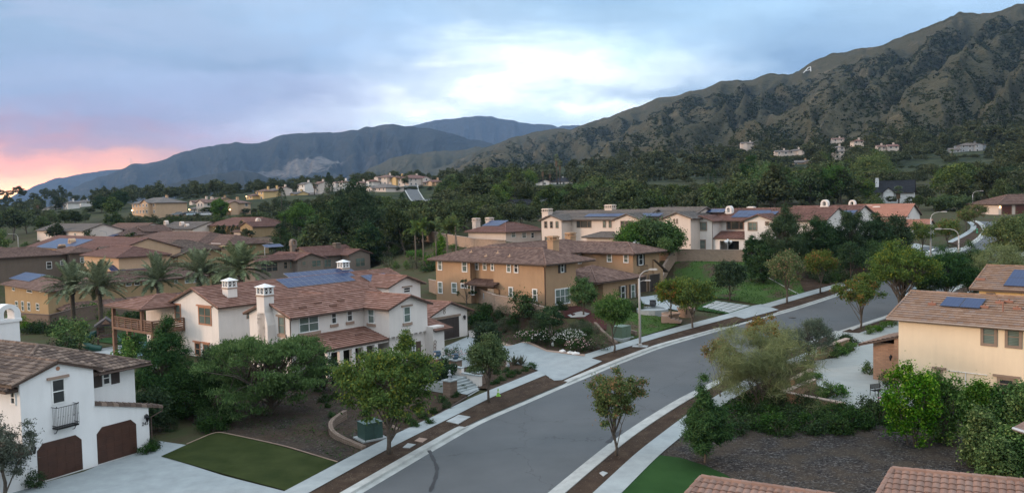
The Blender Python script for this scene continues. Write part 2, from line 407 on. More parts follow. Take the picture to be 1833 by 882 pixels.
def _bank(nt, b):
 p = nt.pos(); n = nt.noise(p, 0.22, 5, 0.6); n2 = nt.noise(p, 9, 4, 0.7); g = nt.mix(n2, (0.030, 0.062, 0.016, 1), (0.075, 0.135, 0.035, 1))
 nt.put(b.inputs['Normal'], nt.bump(n2, 0.9, 0.08)); return nt.mix(nt.ramp(n, [(0.5, 0.0), (0.6, 1.0)]), g, nt.mix(n2, (0.05, 0.035, 0.025, 1), (0.12, 0.09, 0.065, 1)))
M_turf3 = material('turf_bank', _bank, 0.95, 0.1)
def sheet(name, poly, off, mat, step=1.1, kind='structure', label=None, skirt=0.0, hf=None):
 """closed outline (xy) filled with a grid that follows the terrain"""
 poly = [Vector((p[0], p[1])) for p in poly]
 xs = [p.x for p in poly]; ys = [p.y for p in poly]
 # densify edges
 ring = []
 for i, a in enumerate(poly):
  b = poly[(i + 1) % len(poly)]; k = max(1, int((b - a).length / step))
  for j in range(k): ring.append(a.lerp(b, j / k))
 pts = list(ring); P = np.array([(p.x, p.y) for p in poly])
 gx, gy = np.meshgrid(np.arange(min(xs), max(xs), step), np.arange(min(ys), max(ys), step))
 gx = gx.ravel() + 0.013; gy = gy.ravel() + 0.017; ins = np.zeros(len(gx), bool); j = len(P) - 1
 for i in range(len(P)):
  c = ((P[i, 1] > gy) != (P[j, 1] > gy))
  with np.errstate(divide='ignore', invalid='ignore'):
   xx = (P[j, 0] - P[i, 0]) * (gy - P[i, 1]) / (P[j, 1] - P[i, 1] + 1e-12) + P[i, 0]
  ins ^= c & (gx < xx); j = i
 gx = gx[ins]; gy = gy[ins]
 R = np.array([(p.x, p.y) for p in ring])
 if len(gx):
  dm = np.sqrt(((gx[:, None] - R[None, :, 0]) ** 2 + (gy[:, None] - R[None, :, 1]) ** 2)).min(1)
  for a, b_ in zip(gx[dm > step * 0.35], gy[dm > step * 0.35]): pts.append(Vector((a, b_)))
 n = len(ring)
 res = geometry.delaunay_2d_cdt(pts, [], [list(range(n))], 1, 1e-5)
 vs = np.array([(v.x, v.y) for v in res[0]]); zz = hmap(vs[:, 0], vs[:, 1]) + off if hf is None else hf(vs[:, 0], vs[:, 1]) + off
 V = [(a, b, c) for (a, b), c in zip(vs, zz)]; F = [tuple(f) for f in res[2]]
 if skirt > 0:
  # outer rim dropped down so the slab shows an edge
  hr = hmap(R[:, 0], R[:, 1]) + off if hf is None else hf(R[:, 0], R[:, 1]) + off
  k0 = len(V)
  for (a, b), c in zip(R, hr): V.append((a, b, c)); V.append((a, b, c - skirt))
  m_ = len(R)
  for i in range(m_):
   i2 = (i + 1) % m_; F.append((k0 + 2*i, k0 + 2*i + 1, k0 + 2*i2 + 1, k0 + 2*i2))
 o = mesh_obj(name, V, F, mat, smooth=False)
 # consistent upward normals
 bm = bmesh.new(); bm.from_mesh(o.data)
 for f in bm.faces:
  if abs(f.normal.z) > 0.3 and f.normal.z < 0: f.normal_flip()
 bm.to_mesh(o.data); bm.free()
 return tag(o, label=label, kind=kind)
# ------------------------------------------------------------------ mountains
def _mtn(c_dark, c_mid, c_light, sc, extra=None):
 def f(nt, b):
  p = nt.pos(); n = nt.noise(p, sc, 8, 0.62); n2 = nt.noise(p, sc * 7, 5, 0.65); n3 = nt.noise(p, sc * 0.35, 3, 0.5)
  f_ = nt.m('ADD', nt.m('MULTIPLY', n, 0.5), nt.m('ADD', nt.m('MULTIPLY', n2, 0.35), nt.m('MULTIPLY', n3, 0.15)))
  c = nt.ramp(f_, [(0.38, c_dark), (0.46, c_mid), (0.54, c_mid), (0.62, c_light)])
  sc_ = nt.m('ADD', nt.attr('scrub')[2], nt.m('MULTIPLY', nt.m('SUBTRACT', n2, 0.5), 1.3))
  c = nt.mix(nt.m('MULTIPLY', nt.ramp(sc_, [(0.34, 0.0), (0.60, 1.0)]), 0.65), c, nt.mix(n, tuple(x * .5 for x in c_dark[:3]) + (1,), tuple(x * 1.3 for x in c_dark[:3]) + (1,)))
  nt.put(b.inputs['Normal'], nt.bump(n2, 0.8, 0.25 / sc))
  if extra: c = extra(nt, c, p, n2)
  return c
 return f
def quarry(nt, c, p, n2):
 q = at(560, 302, 5200); d = nt.vm('MULTIPLY', nt.vm('SUBTRACT', p, tuple(q)), (1 / 190.0, 1 / 900.0, 1 / 75.0))
 n = nt.noise(p, 0.006, 5, 0.6); r = nt.m('ADD', nt.vm('LENGTH', d), nt.m('MULTIPLY', nt.m('SUBTRACT', n, 0.5), 2.2))
 k = nt.ramp(r, [(0.75, 1.0), (1.15, 0.0)])
 q2 = at(500, 312, 5200); d2 = nt.vm('MULTIPLY', nt.vm('SUBTRACT', p, tuple(q2)), (1 / 330.0, 1 / 900.0, 1 / 26.0))
 r2 = nt.m('ADD', nt.vm('LENGTH', d2), nt.m('MULTIPLY', nt.m('SUBTRACT', n, 0.5), 2.6))
 k2 = nt.m('MULTIPLY', nt.ramp(r2, [(0.7, 1.0), (1.2, 0.0)]), 0.55)
 k = nt.m('MAXIMUM', k, k2)
 return nt.mix(nt.m('MULTIPLY', k, 0.7), c, nt.ramp(n2, [(0.35, (0.12, 0.11, 0.10, 1)), (0.6, (0.30, 0.265, 0.23, 1))]))
SCRUB = {}
def mountain(name, sky, foot, foot_z, dist, mat, nu=420, nv=120, amp=0.16, wl=260, seed=0.0, back=0.35, prof=1.15, ztop_noise=0.0, slant=0.5, rise=250):
 """sky: skyline (px,py) of the photograph; dist/foot: distances (m) of crest and foot by px; grid swept foot -> crest -> back"""
 sx = [p[0] for p in sky]; x0, x1 = sx[0], sx[-1]
 pxs = np.linspace(x0, x1, nu); pys = np.interp(pxs, sx, [p[1] for p in sky])
 dr = np.interp(pxs, *zip(*dist)); df = np.interp(pxs, *zip(*foot))
 fz = np.array([base_h(ray(a, 300).x / ray(a, 300).y * d_, d_)[0] - 1.5 for a, d_ in zip(pxs, df)]) if foot_z == 'ground' else np.interp(pxs, *zip(*foot_z)) if isinstance(foot_z, (list, tuple)) else np.full(nu, float(foot_z))
 tv = np.concatenate([np.linspace(0, 1, nv), 1 + np.linspace(0.02, back, 12)])
 V = np.zeros((len(tv), nu, 3))
 for i in range(nu):
  v = ray(pxs[i], pys[i]); v = v / v.y; zr = CAMZ + v.z * dr[i]
  y = df[i] + (dr[i] - df[i]) * tv; x = v.x * y
  t = np.clip(tv, 0, 1); h = fz[i] + (zr - fz[i]) * t ** prof
  over = np.clip(tv - 1, 0, 10); h = h - over * (zr - fz[i]) * 1.3
  V[:, i, 0] = x; V[:, i, 1] = y; V[:, i, 2] = h
 Xw = V[:, :, 0]; Yw = V[:, :, 1]
 H = (np.array([CAMZ + (ray(a, b_) / ray(a, b_).y).z * d for a, b_, d in zip(pxs, pys, dr)]) - fz)[None, :]
 T = np.clip(tv, 0, 1.0)[:, None] * np.ones((1, nu))
 # spurs run down from the crest: long along y, narrow along x, warped
 # relief in slope coordinates: spurs slant down from the crest, ribs branch off them at smaller scales
 U = pxs[None, :] * np.ones((len(tv), 1)); Tp = tv[:, None] * np.ones((1, nu)) * rise
 wu = fbm(U / (wl * 1.3) + seed, Tp / (wl * 1.3), 3) * wl * .55; wt = fbm(U / wl - seed, Tp / wl + 8, 3) * wl * .5
 def rg(w_, sl, st, ph):
  n1_ = pnoise((U + wu - sl * Tp) / w_ + ph, (Tp + wt) / (w_ * st) + ph * 1.7); return 1 - np.abs(n1_) * 1.25
 env = sstep(0, .16, T) * (1 - .85 * sstep(.78, 1.0, T)); Dm = V[:, :, 1] / FPX
 R = rg(wl, slant, 2.4, seed); R2 = rg(wl * .45, -slant * .6, 1.8, seed + 5); R3 = rg(wl * .2, slant * .8, 1.4, seed + 9); R4 = rg(wl * .09, 0, 1.2, seed + 3)
 V[:, :, 2] += amp * env * Dm * wl * ((R - 1) * 1.0 + (R2 - 1) * .5 + (R3 - 1) * .22 + (R4 - 1) * .08)
 lim = CAMZ + (V[nv - 1, :, 2] - CAMZ)[None, :] * (V[:, :, 1] / dr[None, :]) * 0.985
 V[:nv - 1, :, 2] = np.where(T[:nv - 1] > 0.05, np.minimum(V[:nv - 1, :, 2], np.maximum(lim[:nv - 1], fz[None, :])), V[:nv - 1, :, 2])
 V[-1, :, 2] -= H[0] * 0.5
 V[0, :, 2] -= 60
 vs = V.reshape(-1, 3); F = []
 for j in range(len(tv) - 1):
  for i in range(nu - 1):
   a = j * nu + i; F.append((a, a + 1, a + nu + 1, a + nu))
 o = mesh_obj(name, vs, F, mat, smooth=True)
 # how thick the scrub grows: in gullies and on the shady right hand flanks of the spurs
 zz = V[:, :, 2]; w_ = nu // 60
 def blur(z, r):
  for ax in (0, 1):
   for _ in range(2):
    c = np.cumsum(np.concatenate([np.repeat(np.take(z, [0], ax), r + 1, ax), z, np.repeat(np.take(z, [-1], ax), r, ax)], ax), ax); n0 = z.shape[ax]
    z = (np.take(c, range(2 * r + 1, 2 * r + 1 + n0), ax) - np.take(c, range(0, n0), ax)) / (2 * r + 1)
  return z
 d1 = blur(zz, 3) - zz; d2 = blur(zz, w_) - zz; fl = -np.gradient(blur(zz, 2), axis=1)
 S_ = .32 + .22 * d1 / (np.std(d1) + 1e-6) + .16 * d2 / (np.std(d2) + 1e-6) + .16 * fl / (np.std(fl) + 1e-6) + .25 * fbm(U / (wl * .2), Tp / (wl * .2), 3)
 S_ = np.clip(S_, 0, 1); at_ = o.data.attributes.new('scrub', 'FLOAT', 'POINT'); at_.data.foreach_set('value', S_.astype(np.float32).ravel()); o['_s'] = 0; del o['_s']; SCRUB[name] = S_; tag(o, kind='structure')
 return V, o
NEAR = [(560,345),(620,338),(700,322),(760,306),(800,292),(850,268),(884,254),(927,240),(986,226),(1022,229),(1042,219),(1090,206),(1144,188),(1175,170),(1210,169),(1251,158),(1287,142),(1363,133),(1419,125),(1465,104),(1500,92),(1582,76),(1623,58),(1699,23),(1760,13),(1833,4),(1900,-10),(2100,-40),(2400,-40)]
def jag(pts, amp, step=6, seed=0):
 xs = np.arange(pts[0][0], pts[-1][0], step); ys = np.interp(xs, [p[0] for p in pts], [p[1] for p in pts])
 n = fbm(xs / 60.0 + seed, xs * 0 + 3.3, 4, 0.6); return [(float(a), float(b + amp * c)) for a, b, c in zip(xs, ys, n)]
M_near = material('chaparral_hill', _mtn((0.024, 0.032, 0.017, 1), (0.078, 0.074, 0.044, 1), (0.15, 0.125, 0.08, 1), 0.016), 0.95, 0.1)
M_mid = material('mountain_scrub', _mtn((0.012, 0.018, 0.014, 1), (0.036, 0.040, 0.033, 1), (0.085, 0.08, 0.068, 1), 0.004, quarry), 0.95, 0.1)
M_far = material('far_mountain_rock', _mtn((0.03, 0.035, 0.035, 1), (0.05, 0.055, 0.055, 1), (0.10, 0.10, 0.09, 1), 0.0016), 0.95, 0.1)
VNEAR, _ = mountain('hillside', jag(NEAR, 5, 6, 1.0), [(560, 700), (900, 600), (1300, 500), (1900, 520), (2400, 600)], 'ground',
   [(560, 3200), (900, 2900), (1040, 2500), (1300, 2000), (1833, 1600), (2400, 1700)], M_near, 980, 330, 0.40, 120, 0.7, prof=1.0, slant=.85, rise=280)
MID2 = [(540,350),(590,340),(627,327),(660,300),(698,281),(740,275),(800,268),(851,262),(900,258),(960,262),(1050,280)]
mountain('foothill', jag(MID2, 4, 5, 4.0), [(540, 2200), (1050, 2200)], 25, [(540, 3300), (1050, 3700)], M_near, 300, 110, 0.38, 55, 2.7, slant=.8, rise=70)
MID3 = [(150,372),(220,352),(300,330),(360,312),(420,304),(460,308),(490,322),(520,345),(560,365)]
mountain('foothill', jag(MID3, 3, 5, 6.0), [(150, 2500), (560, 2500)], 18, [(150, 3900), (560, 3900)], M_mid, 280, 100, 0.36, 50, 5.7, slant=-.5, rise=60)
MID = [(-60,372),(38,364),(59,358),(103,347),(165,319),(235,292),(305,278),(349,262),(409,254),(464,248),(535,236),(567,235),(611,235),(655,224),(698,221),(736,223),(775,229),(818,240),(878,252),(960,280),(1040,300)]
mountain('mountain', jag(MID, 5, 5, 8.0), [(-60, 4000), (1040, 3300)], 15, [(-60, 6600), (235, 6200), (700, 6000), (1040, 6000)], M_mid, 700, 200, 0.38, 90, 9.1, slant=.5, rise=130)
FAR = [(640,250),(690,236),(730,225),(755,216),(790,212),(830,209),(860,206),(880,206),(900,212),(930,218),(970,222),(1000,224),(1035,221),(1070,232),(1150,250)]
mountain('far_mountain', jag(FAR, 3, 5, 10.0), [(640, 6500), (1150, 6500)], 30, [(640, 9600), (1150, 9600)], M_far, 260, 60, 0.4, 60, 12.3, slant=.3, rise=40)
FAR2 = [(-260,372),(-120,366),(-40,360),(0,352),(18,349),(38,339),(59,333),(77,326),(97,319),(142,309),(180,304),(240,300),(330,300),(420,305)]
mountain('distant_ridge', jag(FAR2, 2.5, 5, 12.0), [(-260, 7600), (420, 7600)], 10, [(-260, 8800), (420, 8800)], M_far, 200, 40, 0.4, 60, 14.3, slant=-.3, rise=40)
# ------------------------------------------------------------------ ground sheet
def axis(lo, c0, c1, hi, step, g=1.09):
 a = list(np.arange(c0, c1 + 1e-6, step)); s = step; x = c1
 while x < hi: s *= g; x += s; a.append(x)
 s = step; x = c0; b = []
 while x > lo: s *= g; x -= s; b.append(x)
 return np.array(b[::-1] + a)
def build_ground():
 xs = axis(-9000, -62, 112, 9000, 1.0); ys = axis(-60, 34, 205, 12500, 1.0, 1.06)
 gx, gy = np.meshgrid(xs, ys); z = hmap(gx, gy)
 far = sstep(620, 1500, np.hypot(gx, gy)); z = z * (1 - far) + far * 10.0
 V = np.stack([gx, gy, z], -1).reshape(-1, 3); nx = len(xs); F = []
 for j in range(len(ys) - 1):
  for i in range(nx - 1): a = j * nx + i; F.append((a, a + 1, a + nx + 1, a + nx))
 tag(mesh_obj('ground', V, F, M_ground, smooth=True), kind='structure')
def wl(pxs, extra=()):
 return [Vector((p.x, p.y)) for p in (G(a, b) for a, b in pxs)]
def resamp(pl, n=None, step=1.0):
 pl = [Vector(p[:2]) for p in pl]; L = [0]
 for a, b in zip(pl, pl[1:]): L.append(L[-1] + (b - a).length)
 n = n or max(2, int(L[-1] / step)); t = np.linspace(0, L[-1], n)
 X_ = np.interp(t, L, [p.x for p in pl]); Y_ = np.interp(t, L, [p.y for p in pl])
 return [Vector((a, b)) for a, b in zip(X_, Y_)]
def smooth(pl, k=6, step=1.0):
 p = resamp(pl, step=step)
 for _ in range(k): p = [p[0]] + [(p[i-1] + p[i] * 2 + p[i+1]) / 4 for i in range(1, len(p) - 1)] + [p[-1]]
 return p
def offs(pl, d):
 """shift a polyline sideways; positive = to the left of its direction"""
 out = []
 for i in range(len(pl)):
  t = (pl[min(i+1, len(pl)-1)] - pl[max(i-1, 0)]).normalized(); out.append(pl[i] + Vector((-t.y, t.x)) * d)
 return out
def strip(name, A, B, off, mat, kind='structure', n=4, **kw):
 """band between two polylines, following the terrain"""
 m_ = max(len(A), len(B)); A = resamp(A, m_); B = resamp(B, m_)
 P = np.array([[(A[i].lerp(B[i], k / n)) for k in range(n + 1)] for i in range(m_)])
 z = hmap(P[..., 0], P[..., 1]) + off
 V = np.dstack([P, z]).reshape(-1, 3); F = []
 for i in range(m_ - 1):
  for k in range(n):
   a = i * (n + 1) + k; F.append((a, a + n + 1, a + n + 2, a + 1))
 o = mesh_obj(name, V, F, mat);
 bm = bmesh.new(); bm.from_mesh(o.data)
 for f in bm.faces:
  if f.normal.z < 0: f.normal_flip()
 bm.to_mesh(o.data); bm.free()
 return tag(o, kind=kind, **kw)
def kerb(name, L, w_, h_, side, drops=(), gut=0.42):
 """raised kerb with its gutter along polyline L (asphalt edge); side=+1 builds to the left"""
 K = 0.0; L = resamp(L, step=0.8); o1 = offs(L, side * gut); o2 = offs(L, side * (gut + 0.03)); o3 = offs(L, side * (gut + w_))
 V = []; F = []
 for i in range(len(L)):
  f = 1.0
  for (c, r) in drops: f = min(f, float(sstep(r - 1.6, r, (Vector(c) - L[i]).length)))
  zb = hz(L[i].x, L[i].y) + 0.025
  for q, zz in ((L[i], zb - 0.15), (L[i], zb), (o1[i], zb + 0.004), (o2[i], zb + 0.012 + (h_ - 0.012) * f), (o3[i], zb + 0.012 + (h_ - 0.012) * f), (o3[i], zb - 0.15)):
   V.append((q.x, q.y, zz))
 for i in range(len(L) - 1):
  for k in range(5):
   a = i * 6 + k; F.append((a, a + 1, a + 7, a + 6) if side > 0 else (a, a + 6, a + 7, a + 1))
 o = mesh_obj(name, V, F, M_kerb); return tag(o, kind='structure')
M_kerb = material('kerb_concrete', conc((0.40, 0.42, 0.41), 0.16), 0.85, 0.2)
# left asphalt edge, right asphalt edge as pixel tracks
LE = [(651,881),(758,817),(861,757),(1000,697),(1100,655),(1180,623.5),(1260,600),(1344,576),(1420,556),(1500,530),(1580,501),(1640,481),(1690,463),(1735,444),(1762,424),(1770,412),(1762,402),(1752,396)]
RE = [(981.8,881),(1040,833),(1097,787.6),(1150,752),(1212,714),(1273,684),(1330,657),(1390,631),(1440,613),(1495,594.5),(1545,578),(1594,562),(1660,538),(1734,501),(1789,473),(1833,452),(1880,430),(1925,412),(1900,403)]
def ext(pl, d0=0, d1=0):
 pl = list(pl)
 if d0: t = (pl[0] - pl[3]).normalized(); pl = [pl[0] + t * k for k in np.arange(d0, 0, -1.0)] + pl
 if d1: t = (pl[-1] - pl[-4]).normalized(); pl = pl + [pl[-1] + t * k for k in np.arange(1, d1, 1.0)]
 return pl
# ------------------------------------------------------------------ building materials
def stucco(c, var=0.08):
 def f(nt, b):
  p = nt.pos(); n = nt.noise(p, 0.45, 5, 0.6); n2 = nt.noise(p, 30, 3, 0.7); zs = nt.noise(nt.vm('MULTIPLY', p, (2.2, 2.2, 0.25)), 1.0, 4, 0.6)
  r = nt.ramp(nt.m('ADD', nt.m('MULTIPLY', n, 0.6), nt.m('MULTIPLY', zs, 0.4)), [(0.35, tuple(x * (1 - var * 1.6) for x in c) + (1,)), (0.6, tuple(min(.85, x * (1 + var * .4)) for x in c) + (1,))])
  nt.put(b.inputs['Normal'], nt.bump(n2, 0.25, 0.01)); return r
 return f
M_white = material('white_stucco', stucco((0.74, 0.75, 0.76), .05), 0.9, 0.15)
M_ivory = material('ivory_stucco', stucco((0.70, 0.66, 0.63), .06), 0.9, 0.15)
M_cream = material('cream_stucco', stucco((0.74, 0.62, 0.46), .05), 0.9, 0.15)
M_tan = material('tan_stucco', stucco((0.40, 0.265, 0.165), .09), 0.9, 0.15)
M_ochre = material('ochre_stucco', stucco((0.35, 0.25, 0.14), .08), 0.9, 0.15)
M_yell = material('yellow_stucco', stucco((0.62, 0.44, 0.22), .05), 0.9, 0.15)
M_brown = material('brown_stucco', stucco((0.16, 0.125, 0.10), .08), 0.9, 0.15)
M_taupe = material('taupe_stucco', stucco((0.20, 0.165, 0.14), .08), 0.9, 0.15)
M_pale = material('pale_stucco', stucco((0.63, 0.54, 0.48), .05), 0.9, 0.15)
M_peach = material('peach_stucco', stucco((0.52, 0.36, 0.24), .06), 0.9, 0.15)
M_grey = material('grey_siding', stucco((0.30, 0.33, 0.36), .06), 0.8, 0.2)
def plainm(name, c, rough=0.6, spec=0.4, metal=0.0, n=0.12, sc=3.0):
 def f(nt, b):
  k = nt.noise(nt.objc(), sc, 4, 0.6)
  return nt.ramp(k, [(0.3, tuple(x * (1 - n) for x in c) + (1,)), (0.7, tuple(min(1, x * (1 + n)) for x in c) + (1,))])
 return material(name, f, rough, spec, metal)
M_wframe = plainm('white_frame', (0.72, 0.73, 0.73), 0.5)
M_bframe = plainm('brown_frame', (0.22, 0.13, 0.09), 0.6)
M_rframe = plainm('rust_frame', (0.36, 0.17, 0.10), 0.7)
M_trim = plainm('taupe_trim', (0.24, 0.18, 0.14), 0.8)
M_fascia = plainm('dark_fascia', (0.07, 0.045, 0.035), 0.6)
M_fascia2 = plainm('rust_fascia', (0.40, 0.17, 0.09), 0.7)
M_dark = plainm('dark_iron', (0.018, 0.018, 0.02), 0.4, 0.5, 0.6)
M_shut = plainm('dark_shutter', (0.045, 0.035, 0.032), 0.6)
M_shut2 = plainm('brown_shutter', (0.10, 0.07, 0.055), 0.6)
M_steel = plainm('galvanised_steel', (0.42, 0.44, 0.46), 0.45, 0.5, 0.5)
M_wood = plainm('deck_wood', (0.16, 0.09, 0.06), 0.7)
M_stone = material('trim_stone', conc((0.34, 0.25, 0.20), .12), 0.85, 0.2)
def _glass(nt, b):
 p = nt.objc(); z = nt.sep(p)[2]; w_ = nt.m('FRACT', nt.m('MULTIPLY', z, 9.0))
 n = nt.noise(nt.pos(), 0.4, 2, 0.5)
 b.inputs['Specular IOR Level'].default_value = 0.9
 c = nt.mix(nt.m('GREATER_THAN', w_, 0.2), (0.055, 0.075, 0.068, 1), (0.16, 0.21, 0.19, 1))
 return nt.mix(nt.ramp(n, [(0.4, 0.0), (0.6, 0.6)]), c, (0.04, 0.055, 0.05, 1))
M_glass = material('window_glass_blinds', _glass, 0.12, 0.8)
def _glass2(nt, b): b.inputs['Specular IOR Level'].default_value = 0.8; return nt.mix(nt.noise(nt.pos(), 0.7, 3, 0.6), (0.015, 0.018, 0.02, 1), (0.05, 0.055, 0.055, 1))
M_glass2 = material('window_glass_dark', _glass2, 0.1, 0.8)
def _pv(nt, b):
 uv = nt.new('ShaderNodeUVMap').outputs[0]; x, y, _ = nt.sep(uv)
 fx = nt.m('FRACT', nt.m('MULTIPLY', x, 6.0)); fy = nt.m('FRACT', nt.m('MULTIPLY', y, 10.0))
 l = nt.m('MAXIMUM', nt.m('LESS_THAN', fx, 0.07), nt.m('LESS_THAN', fy, 0.07))
 return nt.mix(nt.m('MULTIPLY', l, 0.5), (0.008, 0.028, 0.095, 1), (0.06, 0.11, 0.22, 1))
M_pv = material('solar_cell', _pv, 0.35, 0.25)
def _pvf(nt, b): return (0.22, 0.25, 0.29, 1)
M_pvf = material('solar_frame', _pvf, 0.5, 0.3, 0.0)
M_pvk = plainm('solar_frame_black', (0.03, 0.03, 0.035), 0.4)
def tile(c1, c2, c3, w_=0.30, h_=0.40, barrel=0.5, dirt=0.35):
 def f(nt, b):
  uv = nt.new('ShaderNodeUVMap').outputs[0]; x, y, _ = nt.sep(uv)
  row = nt.m('FLOOR', nt.m('DIVIDE', y, h_)); u = nt.m('ADD', nt.m('DIVIDE', x, w_), nt.m('MULTIPLY', nt.m('MODULO', row, 2.0), 0.5 if barrel < 0.3 else 0.0))
  colu = nt.m('FLOOR', u)
  wn = nt.new('ShaderNodeTexWhiteNoise'); wn.noise_dimensions = '3D'; nt.put(wn.inputs['Vector'], nt.comb(colu, row, 0.0))
  rnd = wn.outputs['Value']
  c = nt.ramp(rnd, [(0.0, c1 + (1,)), (0.5, c2 + (1,)), (1.0, c3 + (1,))])
  n = nt.noise(nt.pos(), 0.5, 5, 0.65)
  c = nt.mix(nt.m('MULTIPLY', nt.ramp(n, [(0.42, 0.0), (0.7, 1.0)]), dirt), c, tuple(0.33 * (a + k) for a, k in zip(c1, c2)) + (1,))
  fv = nt.m('FRACT', nt.m('DIVIDE', y, h_)); fu = nt.m('FRACT', u)
  hgt = nt.m('SUBTRACT', 1.0, fv)
  if barrel > 0: hgt = nt.m('ADD', nt.m('MULTIPLY', hgt, 0.6), nt.m('MULTIPLY', nt.m('SINE', nt.m('MULTIPLY', fu, pi)), barrel))
  nt.put(b.inputs['Normal'], nt.bump(hgt, 0.8, 0.06))
  gap = nt.m('MAXIMUM', nt.m('LESS_THAN', fv, 0.10), nt.m('LESS_THAN', fu, 0.06))
  return nt.mix(nt.m('MULTIPLY', gap, 0.45), c, tuple(a * 0.25 for a in c1) + (1,))
 return f
T_brown = material('roof_tile_greybrown', tile((0.115, 0.070, 0.058), (0.18, 0.115, 0.095), (0.25, 0.165, 0.135)), 0.85, 0.2)
T_grey = material('roof_tile_weathered', tile((0.075, 0.055, 0.048), (0.15, 0.11, 0.09), (0.24, 0.18, 0.145)), 0.85, 0.2)
T_red = material('roof_tile_red', tile((0.185, 0.095, 0.070), (0.25, 0.135, 0.105), (0.31, 0.185, 0.15), 0.42, 0.40, 0.0), 0.85, 0.2)
T_tan = material('roof_tile_tan', tile((0.22, 0.135, 0.09), (0.30, 0.20, 0.145), (0.22, 0.17, 0.15), 0.42, 0.40, 0.0), 0.85, 0.2)
T_salmon = material('roof_tile_salmon', tile((0.36, 0.17, 0.12), (0.43, 0.22, 0.16), (0.36, 0.19, 0.15), 0.33, 0.42, 0.6), 0.8, 0.25)
T_rose = material('roof_tile_rose', tile((0.20, 0.125, 0.10), (0.265, 0.165, 0.13), (0.23, 0.16, 0.135)), 0.85, 0.2)
T_deep = material('roof_tile_deep_red', tile((0.13, 0.068, 0.056), (0.18, 0.095, 0.08), (0.23, 0.135, 0.115)), 0.85, 0.2)
T_slate = material('roof_shingle_black', tile((0.018, 0.02, 0.026), (0.028, 0.031, 0.038), (0.04, 0.044, 0.05), 0.3, 0.2, 0.0), 0.85, 0.2)
T_gshin = material('roof_shingle_grey', tile((0.11, 0.10, 0.095), (0.16, 0.145, 0.135), (0.20, 0.18, 0.165), 0.3, 0.25, 0.0), 0.85, 0.2)
def brick(c1, c2, mortar, w_=0.45, h_=0.2):
 def f(nt, b):
  uv = nt.new('ShaderNodeUVMap').outputs[0]
  n = nt.new('ShaderNodeTexBrick'); nt.put(n.inputs['Vector'], uv); n.inputs['Scale'].default_value = 1.0
  n.inputs['Color1'].default_value = c1 + (1,); n.inputs['Color2'].default_value = c2 + (1,); n.inputs['Mortar'].default_value = mortar + (1,)
  n.inputs['Mortar Size'].default_value = 0.012; n.inputs['Brick Width'].default_value = w_; n.inputs['Row Height'].default_value = h_
  k = nt.noise(nt.pos(), 1.3, 5, 0.65)
  nt.put(b.inputs['Normal'], nt.bump(n.outputs['Fac'], -0.5, 0.02))
  return nt.mix(nt.m('MULTIPLY', k, 0.45), n.outputs['Color'], tuple(x * 0.6 for x in c1) + (1,))
 return f
M_block = material('slump_block', brick((0.34, 0.25, 0.19), (0.42, 0.31, 0.24), (0.22, 0.17, 0.14), 0.4, 0.2), 0.9, 0.15)
M_block2 = material('slump_block_brown', brick((0.19, 0.14, 0.11), (0.24, 0.18, 0.14), (0.12, 0.09, 0.08), 0.4, 0.2), 0.9, 0.15)
M_brick = material('tan_brick', brick((0.33, 0.20, 0.135), (0.43, 0.27, 0.18), (0.24, 0.19, 0.16), 0.40, 0.14), 0.9, 0.15)
M_capst = material('wall_cap_stone', conc((0.38, 0.30, 0.25), .1), 0.85, 0.2)
